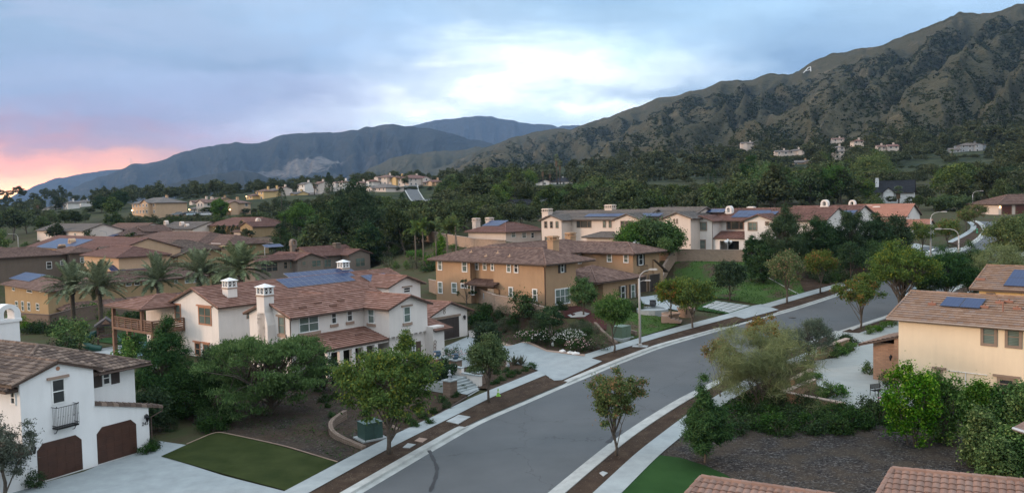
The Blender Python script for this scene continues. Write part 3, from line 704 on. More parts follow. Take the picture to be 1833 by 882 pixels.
# ------------------------------------------------------------------ roof planes
def roof_plane(V, F, UV, MI, A, B, C, D, lod, tw=0.30, th=0.40, amp=0.045):
 """tiled plane, eave A->B, top D->C (outside is up). lod 0 one quad, 1 stepped rows, 2 barrel tiles"""
 A, B, C, D = [Vector(p) for p in (A, B, C, D)]
 U = (B - A).normalized(); N = U.cross(D - A if (D - A).length > .01 else C - A).normalized()
 if N.z < 0: N = -N
 S = N.cross(U).normalized()
 if S.z < 0: S = -S
 def uvw(P): return ((P - A).dot(U), (P - A).dot(S))
 ub, _ = uvw(B); uc, vc = uvw(C); ud, vd = uvw(D); H = max(vc, vd)
 def add(pts, uv_, mi=0):
  n = len(V); V.extend([tuple(p) for p in pts]); UV.extend(uv_); F.append(tuple(range(n, n + len(pts)))); MI.append(mi)
 u0 = random.uniform(0, 50) // tw * tw
 if lod == 0 or H < 0.3:
  pts = [(0, 0), (ub, 0)] + ([(uc, vc)] if (C - D).length < .01 else [(uc, vc), (ud, vd)])
  add([A + U * a + S * b for a, b in pts], [(a + u0, b) for a, b in pts])
 else:
  rows = max(1, int(round(H / th))); hh = H / rows
  for j in range(rows):
   v0 = j * hh; v1 = (j + 1) * hh
   def L(v): return ud * v / H
   def R_(v): return ub + (uc - ub) * v / H
   a0, b0, a1, b1 = L(v0), R_(v0), L(v1), R_(v1)
   lo = 0.035 if lod == 2 else 0.06; jit = random.uniform(-0.012, 0.012)
   if lod == 1:
    p = [A + U * a0 + S * v0 + N * (lo + jit), A + U * b0 + S * v0 + N * (lo + jit), A + U * b1 + S * (v1 + .02), A + U * a1 + S * (v1 + .02)]
    vv = (j * th + 0.001, (j + 1) * th - 0.001)
    add(p, [(a0 + u0, vv[0]), (b0 + u0, vv[0]), (b1 + u0, vv[1]), (a1 + u0, vv[1])])
    add([A + U * a0 + S * v0 - N * .02, A + U * b0 + S * v0 - N * .02, p[1], p[0]], [(a0 + u0, vv[0])] * 4)
   else:
    k0 = math.floor(min(a0, a1) / tw); k1 = math.ceil(max(b0, b1) / tw)
    sub = 4
    for k in range(k0, k1):
     js = random.uniform(-0.015, 0.015)
     for q in range(sub):
      ua = (k + q / sub) * tw; ue = (k + (q + 1) / sub) * tw
      # clip
      la, lb = max(ua, a0), min(ue, b0); ta, tb = max(ua, a1), min(ue, b1)
      if la >= lb and ta >= tb: continue
      la = min(max(ua, a0), max(b0, a0)); lb = max(min(ue, b0), la); ta = min(max(ua, a1), max(b1, a1)); tb = max(min(ue, b1), ta)
      def hh_(u): f_ = (u / tw - k); return amp * sin(pi * min(max(f_, 0), 1)) ** 0.8 if f_ > 0 and f_ < 1 else 0
      za, zb = hh_(ua), hh_(ue)
      p = [A + U * la + S * (v0 + js) + N * (lo + za), A + U * lb + S * (v0 + js) + N * (lo + zb), A + U * tb + S * (v1 + .02) + N * zb, A + U * ta + S * (v1 + .02) + N * za]
      y0 = j * th + .002; y1 = (j + 1) * th - .002; uu = k * tw + u0
      m0 = uu + (q + .08) / sub * tw; m1 = uu + (q + .92) / sub * tw
      add(p, [(m0, y0), (m1, y0), (m1, y1), (m0, y1)])
      add([A + U * la + S * (v0 + js) - N * .01, A + U * lb + S * (v0 + js) - N * .01, p[1], p[0]], [(m0, y0), (m1, y0), (m1, y0), (m0, y0)])
 # board under the tiles with its fascia
 t = 0.16
 pts = [A, B, C] if (C - D).length < .01 else [A, B, C, D]
 dn = Vector((0, 0, -t)); dt = Vector((0, 0, -0.02)); m = len(pts); n = len(V)
 V.extend([tuple(p + dt) for p in pts]); V.extend([tuple(p + dn) for p in pts]); UV.extend([(0, 0)] * (2 * m))
 F.append(tuple(n + m + (m - 1 - i) for i in range(m))); MI.append(1)
 for i in range(m):
  j = (i + 1) % m; F.append((n + i, n + m + i, n + m + j, n + j)); MI.append(1)
def cap_line(V, F, UV, MI, P, Q, r=0.11, seg=0.4, lod=1):
 """half round ridge tiles from P to Q"""
 P = Vector(P); Q = Vector(Q); L = (Q - P).length
 if L < .2: return
 T = (Q - P) / L; Sx = T.cross(Vector((0, 0, 1))).normalized(); N = Sx.cross(T).normalized()
 k = max(1, int(L / seg)) if lod else 1; u0 = random.randint(0, 200) * .3
 for i in range(k):
  a = P + T * (L * i / k); b = P + T * (L * (i + 1) / k); n = len(V); ra, rb = (r * 1.12, r * 0.92) if lod else (r, r)
  for c, rr in ((a, ra), (b, rb)):
   for q in (-0.1, 0.25, 0.5, 0.75, 1.1):
    g_ = pi * q; V.append(tuple(c + Sx * cos(g_) * rr + N * sin(g_) * rr * .8)); UV.append((u0 + i * .3 + .15, 0.2))
  for q in range(4): F.append((n + q, n + q + 1, n + 6 + q, n + 5 + q)); MI.append(0)
  F.append((n, n + 1, n + 2, n + 3, n + 4)); MI.append(0)
class House:
 def __init__(s, name, label, O, yaw, wall_mat, roof_mat, fascia=None, lod=1, cat='house', group=None, floor=0.0):
  s.O = Vector(O); s.yaw = yaw; s.e = empty(name, O, yaw); tag(s.e, label, cat, group)
  s.X = Vector((cos(yaw), sin(yaw), 0)); s.Y = Vector((-sin(yaw), cos(yaw), 0))
  s.wm = wall_mat; s.rm = roof_mat; s.fm = fascia or M_fascia; s.lod = lod
  s.w = MB(); s.rv = [[], [], [], []]; s.caps = True; s.zcap = 99
 def loc(s, P):
  d = Vector(P) - s.O; return Vector((d.dot(s.X), d.dot(s.Y), d.z))
 def wor(s, x, y, z): return s.O + s.X * x + s.Y * y + Vector((0, 0, z))
 def on(s, axis, c, px, py):
  """local (u, z) where the sight line of a pixel meets plane 'y'=c or 'x'=c"""
  v = ray(px, py); o = s.loc(CAMP); d = Vector((v.dot(s.X), v.dot(s.Y), v.z))
  if axis == 'y': t = (c - o.y) / d.y; p = o + d * t; return p.x, p.z
  t = (c - o.x) / d.x; p = o + d * t; return p.y, p.z
 def px_y(s, c, px, z=3):  # x on plane y=c whose picture column is px
  a = s.on('y', c, px, 300); b = s.on('y', c, px, 700);
  return a[0] + (b[0] - a[0]) * ((z - a[1]) / (b[1] - a[1]))
 def px_x(s, c, px, z=3):
  a = s.on('x', c, px, 300); b = s.on('x', c, px, 700);
  return a[0] + (b[0] - a[0]) * ((z - a[1]) / (b[1] - a[1]))
 def box(s, x0, x1, y0, y1, z0, z1): s.w.box(x0, x1, y0, y1, z0 - (0.6 if z0 <= 0 else 0), z1)
 def gable(s, x0, x1, y0, y1, z, pitch, axis='x', oe=0.6, orr=0.35, wall=True, cap=True):
  V, F, UV, MI = s.rv; lod = s.lod
  if axis == 'x':
   ym = (y0 + y1) / 2; hz_ = (y1 - y0) / 2 * pitch; zt = z + hz_; ze = z - oe * pitch
   a, b = x0 - orr, x1 + orr
   roof_plane(V, F, UV, MI, (a, y0 - oe, ze), (b, y0 - oe, ze), (b, ym, zt), (a, ym, zt), lod)
   roof_plane(V, F, UV, MI, (b, y1 + oe, ze), (a, y1 + oe, ze), (a, ym, zt), (b, ym, zt), min(lod, 1))
   if wall:
    for xx, d in ((x0, 0.2), (x1 - .2, 0.2)): s.w.extr([(xx, y0, z - .01), (xx, y1, z - .01), (xx, ym, zt - .03)], (0, 0, 0), (0.2, 0, 0))
   if cap:
    cap_line(V, F, UV, MI, (a, ym, zt + .03), (b, ym, zt + .03), lod=lod)
    for xx in (a + .06, b - .06):
     cap_line(V, F, UV, MI, (xx, y0 - oe, ze + .03), (xx, ym, zt + .03), .09, lod=lod); cap_line(V, F, UV, MI, (xx, y1 + oe, ze + .03), (xx, ym, zt + .03), .09, lod=lod)
  else:
   xm = (x0 + x1) / 2; hz_ = (x1 - x0) / 2 * pitch; zt = z + hz_; ze = z - oe * pitch
   a, b = y0 - orr, y1 + orr
   roof_plane(V, F, UV, MI, (x0 - oe, b, ze), (x0 - oe, a, ze), (xm, a, zt), (xm, b, zt), lod)
   roof_plane(V, F, UV, MI, (x1 + oe, a, ze), (x1 + oe, b, ze), (xm, b, zt), (xm, a, zt), lod)
   if wall:
    for yy in (y0, y1 - .2): s.w.extr([(x1, yy, z - .01), (x0, yy, z - .01), (xm, yy, zt - .03)], (0, 0, 0), (0, 0.2, 0))
   if cap:
    cap_line(V, F, UV, MI, (xm, a, zt + .03), (xm, b, zt + .03), lod=lod)
    for yy in (a + .06, b - .06):
     cap_line(V, F, UV, MI, (x0 - oe, yy, ze + .03), (xm, yy, zt + .03), .09, lod=lod); cap_line(V, F, UV, MI, (x1 + oe, yy, ze + .03), (xm, yy, zt + .03), .09, lod=lod)
  return zt
 def hip(s, x0, x1, y0, y1, z, pitch, oe=0.6, cap=True):
  V, F, UV, MI = s.rv; lod = s.lod; x0 -= oe; x1 += oe; y0 -= oe; y1 += oe; z = z - oe * pitch
  w_ = x1 - x0; d = y1 - y0; h = min(w_, d) / 2
  if w_ >= d: r0, r1 = (x0 + h, (y0 + y1) / 2), (x1 - h, (y0 + y1) / 2)
  else: r0, r1 = ((x0 + x1) / 2, y0 + h), ((x0 + x1) / 2, y1 - h)
  zt = z + h * pitch; R0 = (*r0, zt); R1 = (*r1, zt)
  c = [(x0, y0, z), (x1, y0, z), (x1, y1, z), (x0, y1, z)]
  if w_ >= d:
   roof_plane(V, F, UV, MI, c[0], c[1], R1, R0, lod); roof_plane(V, F, UV, MI, c[2], c[3], R0, R1, min(lod, 1))
   roof_plane(V, F, UV, MI, c[3], c[0], R0, R0, lod); roof_plane(V, F, UV, MI, c[1], c[2], R1, R1, min(lod, 1))
   hp = [(c[0], R0), (c[3], R0), (c[1], R1), (c[2], R1), (R0, R1)]
  else:
   roof_plane(V, F, UV, MI, c[0], c[1], R0, R0, lod); roof_plane(V, F, UV, MI, c[2], c[3], R1, R1, min(lod, 1))
   roof_plane(V, F, UV, MI, c[3], c[0], R0, R1, lod); roof_plane(V, F, UV, MI, c[1], c[2], R1, R0, min(lod, 1))
   hp = [(c[0], R0), (c[1], R0), (c[2], R1), (c[3], R1), (R0, R1)]
  if cap:
   for a, b in hp: cap_line(V, F, UV, MI, Vector(a) + Vector((0, 0, .04)), Vector(b) + Vector((0, 0, .04)), lod=lod)
  return zt
 def shed(s, A, B, C, D):
  V, F, UV, MI = s.rv; roof_plane(V, F, UV, MI, A, B, C, D, s.lod)
 def done(s, wall_label=None):
  V, F = s.w.v, s.w.f
  o = mesh_obj('wall', V, F, s.wm, s.e)
  if s.rv[1]:
   r = mesh_obj('roof', s.rv[0], s.rv[1], None, s.e, uvs=s.rv[2], mats=[s.rm, s.fm], midx=s.rv[3])
   if len(s.rv[2]) == len(s.rv[0]): pass
   s.roof = r
  return s.e
 def plane_frame(s, axis, c):
  """matrix: columns right, up, out for a wall plane seen from outside"""
  if axis == 'y': return Matrix(((1, 0, 0, 0), (0, 0, -1, c), (0, 1, 0, 0), (0, 0, 0, 1)))   # (u, up, out)->(x,y,z): x=u, y=c-out, z=up
  return Matrix(((0, 0, -1, c), (-1, 0, 0, 0), (0, 1, 0, 0), (0, 0, 0, 1)))                       # x face looking to -x: u -> -y
 def win(s, axis, c, u0, u1, z0, z1, fr=None, style='hung', sill=None, lintel=None, shutters=None, trim=0.09, label=None, glass=None):
  """window in wall plane; u is local x (axis y) or local y (axis x)"""
  if axis == 'x': u0, u1 = -max(u0, u1), -min(u0, u1)
  else: u0, u1 = min(u0, u1), max(u0, u1)
  z0, z1 = min(z0, z1), min(max(z0, z1), s.zcap); fr = fr or M_wframe
  Mx = s.plane_frame(axis, c); m = MB(); t = trim; o = 0.07
  m.box(u0, u1, z0, z0 + t, 0.0, o); m.box(u0, u1, z1 - t, z1, 0.0, o); m.box(u0, u0 + t, z0 + t, z1 - t, 0.0, o); m.box(u1 - t, u1, z0 + t, z1 - t, 0.0, o)
  i0, i1 = u0 + t, u1 - t; W_ = i1 - i0; k = {'hung': 1, 'double': 2, 'triple': 3, 'slide': 2, 'fixed': 1, 'picture': 3}[style]
  for q in range(1, k):
   xx = i0 + W_ * (q / k if style != 'picture' else (0.25, 0.75)[q - 1]); m.box(xx - .035, xx + .035, z0 + t, z1 - t, 0.0, o - .012)
  if style in ('hung', 'double', 'triple'):
   zm = (z0 + z1) / 2; m.box(i0, i1, zm - .03, zm + .03, 0.0, o - .02)
  m.xf(Mx); f = m.obj('window', fr, s.e)
  if label: f['label'] = label
  p = MB(); e_ = 0.018
  p.quad((i0 - .02, z0 + t - .02, e_), (i1 + .02, z0 + t - .02, e_), (i1 + .02, z1 - t + .02, e_), (i0 - .02, z1 - t + .02, e_)); p.xf(Mx); p.obj('pane', glass or random.choice([M_glass, M_glass, M_glass2]), f)
  if sill: b = MB(); b.box(u0 - .15, u1 + .15, z0 - .28, z0 - .003, 0, .14); b.xf(Mx); b.obj('sill', sill, f)
  if lintel: b = MB(); b.box(u0 - .25, u1 + .25, z1 + .003, z1 + .16, 0, .16); b.xf(Mx); b.obj('lintel', lintel, f)
  if shutters:
   wd, mt = shutters
   for a, b_ in ((u0 - wd - .03, u0 - .03), (u1 + .03, u1 + wd + .03)):
    b = MB(); b.box(a, b_, z0 - .02, z1 + .02, .003, .05)
    nz = 12
    for q in range(nz): zz = z0 + .05 + (z1 - z0 - .1) * q / nz; b.box(a + .06, b_ - .06, zz, zz + (z1 - z0) / nz * .55, .05, .066)
    b.xf(Mx); b.obj('shutter', mt, f)
  return f
 def winpx(s, axis, c, a, b, **kw):
  """window whose picture corners are a (top left) and b (bottom right)"""
  u0, z1 = s.on(axis, c, *a); u1, z0 = s.on(axis, c, *b)
  # height measured at the middle column
  mx = (a[0] + b[0]) / 2;
  z1 = s.on(axis, c, mx, a[1] if 'ymid' not in kw else kw['ymid'][0])[1]; z0 = s.on(axis, c, mx, b[1] if 'ymid' not in kw else kw['ymid'][1])[1]; kw.pop('ymid', None)
  return s.win(axis, c, u0, u1, z0, z1, **kw)
 def garage(s, axis, c, u0, u1, z0, z1, mat, panels=4, cols=4, chamfer=0.35, label=None, frame=None, depth=0.16):
  if axis == 'x': u0, u1 = -max(u0, u1), -min(u0, u1)
  Mx = s.plane_frame(axis, c); m = MB(); ch = chamfer
  pts = [(u0, z0), (u1, z0), (u1, z1 - ch), (u1 - ch, z1), (u0 + ch, z1), (u0, z1 - ch)] if ch else [(u0, z0), (u1, z0), (u1, z1), (u0, z1)]
  m.extr([(a, b, .004) for a, b in pts], (0, 0, 0), (0, 0, .02))
  hh = (z1 - z0 - ch) / panels
  for j in range(panels):
   for i in range(cols):
    a = u0 + (u1 - u0) * i / cols; b = u0 + (u1 - u0) * (i + 1) / cols
    m.box(a + .06, b - .06, z0 + j * hh + .05, z0 + (j + 1) * hh - .03, .024, .042)
  m.xf(Mx); o = m.obj('garage_door', mat, s.e)
  if label: o['label'] = label
  if frame:
   b = MB(); b.box(u0 - .16, u0 - .003, z0, z1 + .14, 0, .1); b.box(u1 + .003, u1 + .16, z0, z1 + .14, 0, .1); b.box(u0, u1, z1 + .003, z1 + .14, 0, .1); b.xf(Mx); b.obj('door_frame', frame, o)
  return o
 def part(s, name, mb, mat, parent=None, smooth=False, label=None):
  if name in ('roof_vents', 'post', 'downspout', 'porch_door', 'gutter'):
   n = len(mb.v); r = list(range(n))
   def fd(i):
    while r[i] != i: r[i] = r[r[i]]; i = r[i]
    return i
   for f in mb.f:
    for k in f[1:]: r[fd(k)] = fd(f[0])
   G_ = {}
   for i in range(n): G_.setdefault(fd(i), []).append(i)
   L = [(g, [min(mb.v[i][k] for i in g) for k in range(3)], [max(mb.v[i][k] for i in g) for k in range(3)]) for g in G_.values()]; done = []
   while L:
    g, lo, hi = L.pop(); ch = True
    while ch:
     ch = False
     for q in list(L):
      if all(q[1][k] < hi[k] + .02 and q[2][k] > lo[k] - .02 for k in range(3)): g = g + q[0]; lo = [min(a, b) for a, b in zip(lo, q[1])]; hi = [max(a, b) for a, b in zip(hi, q[2])]; L.remove(q); ch = True
    done.append(set(g))
   for g in done:
    ix = sorted(g); mp_ = {a: k for k, a in enumerate(ix)}; o = mesh_obj(name.rstrip('s') if name == 'roof_vents' else name, [mb.v[i] for i in ix], [tuple(mp_[k] for k in f) for f in mb.f if f[0] in g], mat, parent or s.e)
   return o
  o = mb.obj(name, mat, parent or s.e, smooth)
  if label: o['label'] = label
  return o
 def lantern(s, axis, c, u, z, k=1.0):
  if axis == 'x': u = -u
  Mx = s.plane_frame(axis, c); m = MB()
  m.box(u - .05, u + .05, z - .02, z + .2, 0, .04); m.tube([(u, z + .12, .03), (u, z + .3, .14), (u, z + .26, .24)], .018, 6)
  n = len(m.v); m.lathe([(.02, -.22), (.07, -.18), (.12, .08), (.15, .1), (.05, .24), (.01, .28)], 0, 0, 6)
  R_ = Matrix(((k, 0, 0, u), (0, 0, k, z), (0, k, 0, .24), (0, 0, 0, 1))); m.xf(R_, n); m.xf(Mx)
  return s.part('wall_lantern', m, M_dark)
 def chimney(s, x, y, zb, zt, w_=0.9, d=0.7, style='lattice', mat=None, base=None):
  mat = mat or s.wm; m = MB()
  if base: m.box(x - base[0]/2, x + base[0]/2, y - d/2 - .01, y + d/2 + .01, zb, base[1]); m.extr([(x - base[0]/2, 0, base[1]), (x + base[0]/2, 0, base[1]), (x + w_/2, 0, base[1] + .9), (x - w_/2, 0, base[1] + .9)], (0, y - d/2, 0), (0, y + d/2, 0)); zb = base[1] + .5
  m.box(x - w_/2, x + w_/2, y - d/2, y + d/2, zb, zt); c = s.part('chimney', m, mat)
  h = MB();
  if style == 'lattice':
   b = MB(); b.box(x - w_/2 - .06, x + w_/2 + .06, y - d/2 - .06, y + d/2 + .06, zt - .14, zt + .01); s.part('chimney_band', b, M_stone, c)
   h.box(x - w_/2 - .02, x + w_/2 + .02, y - d/2 - .02, y + d/2 + .02, zt + .01, zt + .12)
   for sx in (-1, 0, 1):
    for sy in (-1, 0, 1):
     if sx or sy: h.box(x + sx * (w_/2 - .07) - .07, x + sx * (w_/2 - .07) + .07, y + sy * (d/2 - .07) - .07, y + sy * (d/2 - .07) + .07, zt + .12, zt + .68)
   for sx in (-1, 1):
    for a, b_ in ((-1, 0), (0, 1)):
     h.tube([(x + a * (w_/2 - .07), y + sx * (d/2 - .03), zt + .15), (x + b_ * (w_/2 - .07), y + sx * (d/2 - .03), zt + .66)], .025, 4); h.tube([(x + a * (w_/2 - .07), y + sx * (d/2 - .03), zt + .66), (x + b_ * (w_/2 - .07), y + sx * (d/2 - .03), zt + .15)], .025, 4)
     h.tube([(x + sx * (w_/2 - .03), y + a * (d/2 - .07), zt + .15), (x + sx * (w_/2 - .03), y + b_ * (d/2 - .07), zt + .66)], .025, 4)
   h.box(x - w_/2 - .06, x + w_/2 + .06, y - d/2 - .06, y + d/2 + .06, zt + .68, zt + .76)
   z1 = zt + .76; n = len(h.v); e = .16
   h.v += [(x - w_/2 - e, y - d/2 - e, z1), (x + w_/2 + e, y - d/2 - e, z1), (x + w_/2 + e, y + d/2 + e, z1), (x - w_/2 - e, y + d/2 + e, z1), (x, y, z1 + .32)]
   h.f += [(n, n+1, n+4), (n+1, n+2, n+4), (n+2, n+3, n+4), (n+3, n, n+4), (n+3, n+2, n+1, n)]
   s.part('chimney_cap', h, M_wframe if mat in (M_white, M_ivory) else mat, c)
   k = MB(); k.box(x - w_/2 + .18, x + w_/2 - .18, y - d/2 + .18, y + d/2 - .18, zt + .12, zt + .66); s.part('flue', k, M_dark, c)
  elif style == 'arch':
   pts = []; r = w_/2 + .12
   for q in range(0, 13): a = pi * q / 12; pts.append((x + r * cos(a) * 1.0, 0, zt + .8 * sin(a) + .45))
   out = [(x + r, 0, zt)] + pts + [(x - r, 0, zt)]
   inn = [(x - r * .45, 0, zt + .1)] + [(x + r * .45 * cos(pi * (12 - q) / 12), 0, zt + .55 + .38 * sin(pi * (12 - q) / 12)) for q in range(13)] + [(x + r * .45, 0, zt + .1)]
   # arch ring as quads
   n = len(h.v); o_ = [(x + r, zt + .1)] + [(p[0], p[2]) for p in pts] + [(x - r, zt + .1)]; i_ = [(p[0], p[2]) for p in inn[::-1]]
   for yy in (y - d/2 - .04, y + d/2 + .04):
    for a, b_ in zip(o_, i_): h.v.append((a[0], yy, a[1])); h.v.append((b_[0], yy, b_[1]))
   kk = len(o_)
   for q in range(kk - 1):
    a = n + 2 * q; b_ = n + 2 * kk + 2 * q
    h.f += [(a, a + 1, a + 3, a + 2), (b_, b_ + 2, b_ + 3, b_ + 1), (a, a + 2, b_ + 2, b_), (a + 1, b_ + 1, b_ + 3, a + 3)]
   h.box(x - r - .05, x + r + .05, y - d/2 - .09, y + d/2 + .09, zt - .12, zt + .1)
   s.part('chimney_cap', h, mat, c)
  elif style == 'pillar':
   h.box(x - w_/2 - .1, x + w_/2 + .1, y - d/2 - .1, y + d/2 + .1, zt, zt + .12)
   for sx in (-1, -.33, .33, 1):
    for sy in (-1, 0, 1): h.box(x + sx * (w_/2 - .08) - .07, x + sx * (w_/2 - .08) + .07, y + sy * (d/2 - .08) - .07, y + sy * (d/2 - .08) + .07, zt + .12, zt + .5)
   h.box(x - w_/2 - .1, x + w_/2 + .1, y - d/2 - .1, y + d/2 + .1, zt + .5, zt + .64); h.box(x - w_/2 + .05, x + w_/2 - .05, y - d/2 + .05, y + d/2 - .05, zt + .64, zt + .74)
   s.part('chimney_cap', h, mat, c)
  else:
   h.box(x - w_/2 - .1, x + w_/2 + .1, y - d/2 - .1, y + d/2 + .1, zt, zt + .12); h.box(x - w_/2 + .12, x + w_/2 - .12, y - d/2 + .12, y + d/2 - .12, zt + .12, zt + .35); h.box(x - w_/2 + .02, x + w_/2 - .02, y - d/2 + .02, y + d/2 - .02, zt + .35, zt + .45)
   s.part('chimney_cap', h, mat, c)
  return c
 def solar(s, P0, U, S, cols, rows, pw=1.0, ph=1.65, up=0.12, frame=None, skip=()):
  """panels on a slope: P0 lower left corner, U along, S up the slope; each panel a part"""
  P0 = Vector(P0); U = Vector(U).normalized(); S = Vector(S).normalized(); N = U.cross(S).normalized()
  if N.z < 0: N = -N
  for j in range(rows):
   for i in range(cols):
    if (i, j) in skip: continue
    a = P0 + U * (i * (pw + .02)) + S * (j * (ph + .02)) + N * up
    m = MB(); c4 = [a, a + U * pw, a + U * pw + S * ph, a + S * ph]
    m.extr(c4, (0, 0, 0), -N * .04); f = m.obj('solar_panel', frame or M_pvf, s.e)
    e = .022; q = [a + U * e + S * e, a + U * (pw - e) + S * e, a + U * (pw - e) + S * (ph - e), a + U * e + S * (ph - e)]
    mesh_obj('cells', [tuple(p + N * .004) for p in q], [(0, 1, 2, 3)], M_pv, f, uvs=[(0, 0), (1, 0), (1, 1), (0, 1)])
def uvbox_wall(name, pts, z0f, z1f, thick, mat, cap=None, parent=None, capw=0.06):
 """free-standing wall along xy polyline; z0f/z1f per point; brick UVs"""
 pts = [Vector(p[:2]) for p in pts]; V = []; F = []; UV = []
 L = 0
 for i in range(len(pts) - 1):
  a, b = pts[i], pts[i + 1]; t = (b - a); l = t.length; t = t / l; nrm = Vector((-t.y, t.x)) * thick / 2
  ex = t * (thick / 2)
  a2 = a - ex * (0.98 if i else 1); b2 = b + ex
  za0, za1, zb0, zb1 = z0f[i], z1f[i], z0f[i + 1], z1f[i + 1]
  def q(p, l_):
   n = len(V); V.extend(p); UV.extend(l_); F.append((n, n + 1, n + 2, n + 3))
  c = lambda p, z: (p.x, p.y, z)
  for sg in (1, -1):
   o = nrm * sg; q([c(a2 + o, za0), c(b2 + o, zb0), c(b2 + o, zb1), c(a2 + o, za1)], [(L, za0), (L + l, zb0), (L + l, zb1), (L, za1)])
  q([c(a2 + nrm, za1), c(b2 + nrm, zb1), c(b2 - nrm, zb1), c(a2 - nrm, za1)], [(L, 0), (L + l, 0), (L + l, thick), (L, thick)])
  for p, z_0, z_1 in ((a2, za0, za1), (b2, zb0, zb1)): q([c(p + nrm, z_0), c(p - nrm, z_0), c(p - nrm, z_1), c(p + nrm, z_1)], [(0, z_0), (thick, z_0), (thick, z_1), (0, z_1)])
  L += l
 o = mesh_obj(name, V, F, mat, parent, uvs=UV)
 if cap:
  m = MB()
  for i in range(len(pts) - 1):
   a, b = pts[i], pts[i + 1]; t = (b - a).normalized(); nrm = Vector((-t.y, t.x)) * (thick / 2 + capw); e_ = t * (thick / 2 + capw)
   a2 = a - e_; b2 = b + e_; k = len(m.v); dz = 0.003 * (i % 2)
   for h in (0.002, capw * 1.1 + dz + 0.02):
    m.v += [(a2.x + nrm.x, a2.y + nrm.y, z1f[i] + h), (b2.x + nrm.x, b2.y + nrm.y, z1f[i+1] + h), (b2.x - nrm.x, b2.y - nrm.y, z1f[i+1] + h), (a2.x - nrm.x, a2.y - nrm.y, z1f[i] + h)]
   m.f += [(k, k+1, k+2, k+3), (k+7, k+6, k+5, k+4), (k, k+4, k+5, k+1), (k+1, k+5, k+6, k+2), (k+2, k+6, k+7, k+3), (k+3, k+7, k+4, k)]
  m.obj('cap', cap, o)
 return o
def length_to(O, D, px):
 k = (px - 916.5) / FPX; v = Vector(O) - CAMP; D = Vector(D)
 return (k * v.dot(CF) - v.dot(CR)) / (D.dot(CR) - k * D.dot(CF))
# ------------------------------------------------------------------ plants
def foliage(name, c1, c2, c3, trans=0.25, tip=None, tipamt=0.0, vary=0.35):
 if name in MATS: return MATS[name]
 m = bpy.data.materials.new(name); m.use_nodes = True; m.node_tree.nodes.clear(); nt = NT(m.node_tree)
 g = nt.new('ShaderNodeNewGeometry'); rnd = g.outputs['Random Per Island']; oi = nt.new('ShaderNodeObjectInfo').outputs['Random']
 n = nt.noise(nt.objc(), 0.12 if 'far' in name else 0.7, 3, 0.6)
 f = nt.m('ADD', nt.m('MULTIPLY', rnd, 0.55), nt.m('MULTIPLY', n, 0.45))
 c = nt.ramp(f, [(0.2, c1 + (1,)), (0.5, c2 + (1,)), (0.8, c3 + (1,))])
 if tip: c = nt.mix(nt.m('MULTIPLY', nt.m('GREATER_THAN', nt.m('ADD', nt.m('MULTIPLY', rnd, .5), n), 1.0 - tipamt), 1.0), c, tip + (1,))
 hsv = nt.new('ShaderNodeHueSaturation'); nt.put(hsv.inputs['Color'], c)
 nt.put(hsv.inputs['Hue'], nt.m('MULTIPLY_ADD', oi, 0.02, 0.492)); nt.put(hsv.inputs['Value'], nt.m('MULTIPLY_ADD', nt.m('FRACT', nt.m('MULTIPLY', oi, 7.31)), vary * 2, 1 - vary)); nt.put(hsv.inputs['Saturation'], nt.m('MULTIPLY_ADD', nt.m('FRACT', nt.m('MULTIPLY', oi, 3.7)), 0.35, 0.75))
 d = nt.new('ShaderNodeBsdfDiffuse'); t = nt.new('ShaderNodeBsdfTranslucent'); nt.put(d.inputs['Color'], hsv.outputs[0]); nt.put(t.inputs['Color'], hsv.outputs[0])
 mx = nt.new('ShaderNodeMixShader'); mx.inputs[0].default_value = trans; nt.l.new(d.outputs[0], mx.inputs[1]); nt.l.new(t.outputs[0], mx.inputs[2])
 o = nt.new('ShaderNodeOutputMaterial'); nt.l.new(mx.outputs[0], o.inputs[0]); MATS[name] = m; return m
F_far = foliage('foliage_wood', (0.030, 0.051, 0.022), (0.062, 0.092, 0.035), (0.119, 0.146, 0.054), .2, vary=.5)
F_mass = foliage('foliage_wood_far', (0.024, 0.042, 0.020), (0.062, 0.088, 0.036), (0.135, 0.150, 0.060), .2, vary=.0)
F_light = foliage('foliage_light_green', (0.050, 0.086, 0.028), (0.092, 0.146, 0.046), (0.155, 0.210, 0.070), .3, (0.20, 0.22, 0.05), .06, vary=.08)
F_mid = foliage('foliage_mid_green', (0.038, 0.080, 0.024), (0.074, 0.142, 0.040), (0.125, 0.200, 0.062), .3, vary=.08)
F_dark = foliage('foliage_dark_green', (0.019, 0.041, 0.019), (0.035, 0.070, 0.030), (0.068, 0.108, 0.046), .2, vary=.12)
F_pine = foliage('foliage_pine', (0.020, 0.048, 0.022), (0.042, 0.084, 0.034), (0.077, 0.126, 0.048), .15, vary=.12)
F_autumn = foliage('foliage_yellowing', (0.058, 0.090, 0.024), (0.105, 0.152, 0.040), (0.165, 0.205, 0.058), .3, (0.26, 0.13, 0.05), .05, vary=.08)
F_rust = foliage('foliage_rust', (0.085, 0.085, 0.025), (0.160, 0.140, 0.040), (0.250, 0.210, 0.070), .3, (0.28, 0.12, 0.05), .12, vary=.05)
F_olive = foliage('foliage_olive_grey', (0.050, 0.070, 0.050), (0.095, 0.125, 0.090), (0.150, 0.180, 0.135), .2, vary=.08)
F_verde = foliage('foliage_palo_verde', (0.100, 0.140, 0.040), (0.170, 0.220, 0.070), (0.250, 0.300, 0.110), .3, vary=.05)
F_ficus = foliage('foliage_bright_hedge', (0.030, 0.085, 0.014), (0.065, 0.150, 0.024), (0.150, 0.260, 0.045), .3, (0.20, 0.30, 0.06), .08, vary=.10)
F_shrub = foliage('foliage_shrub', (0.018, 0.040, 0.015), (0.035, 0.075, 0.022), (0.065, 0.119, 0.035), .2, vary=.2)
F_palm = foliage('foliage_palm', (0.085, 0.115, 0.065), (0.16, 0.20, 0.11), (0.26, 0.30, 0.18), .2, vary=.1)
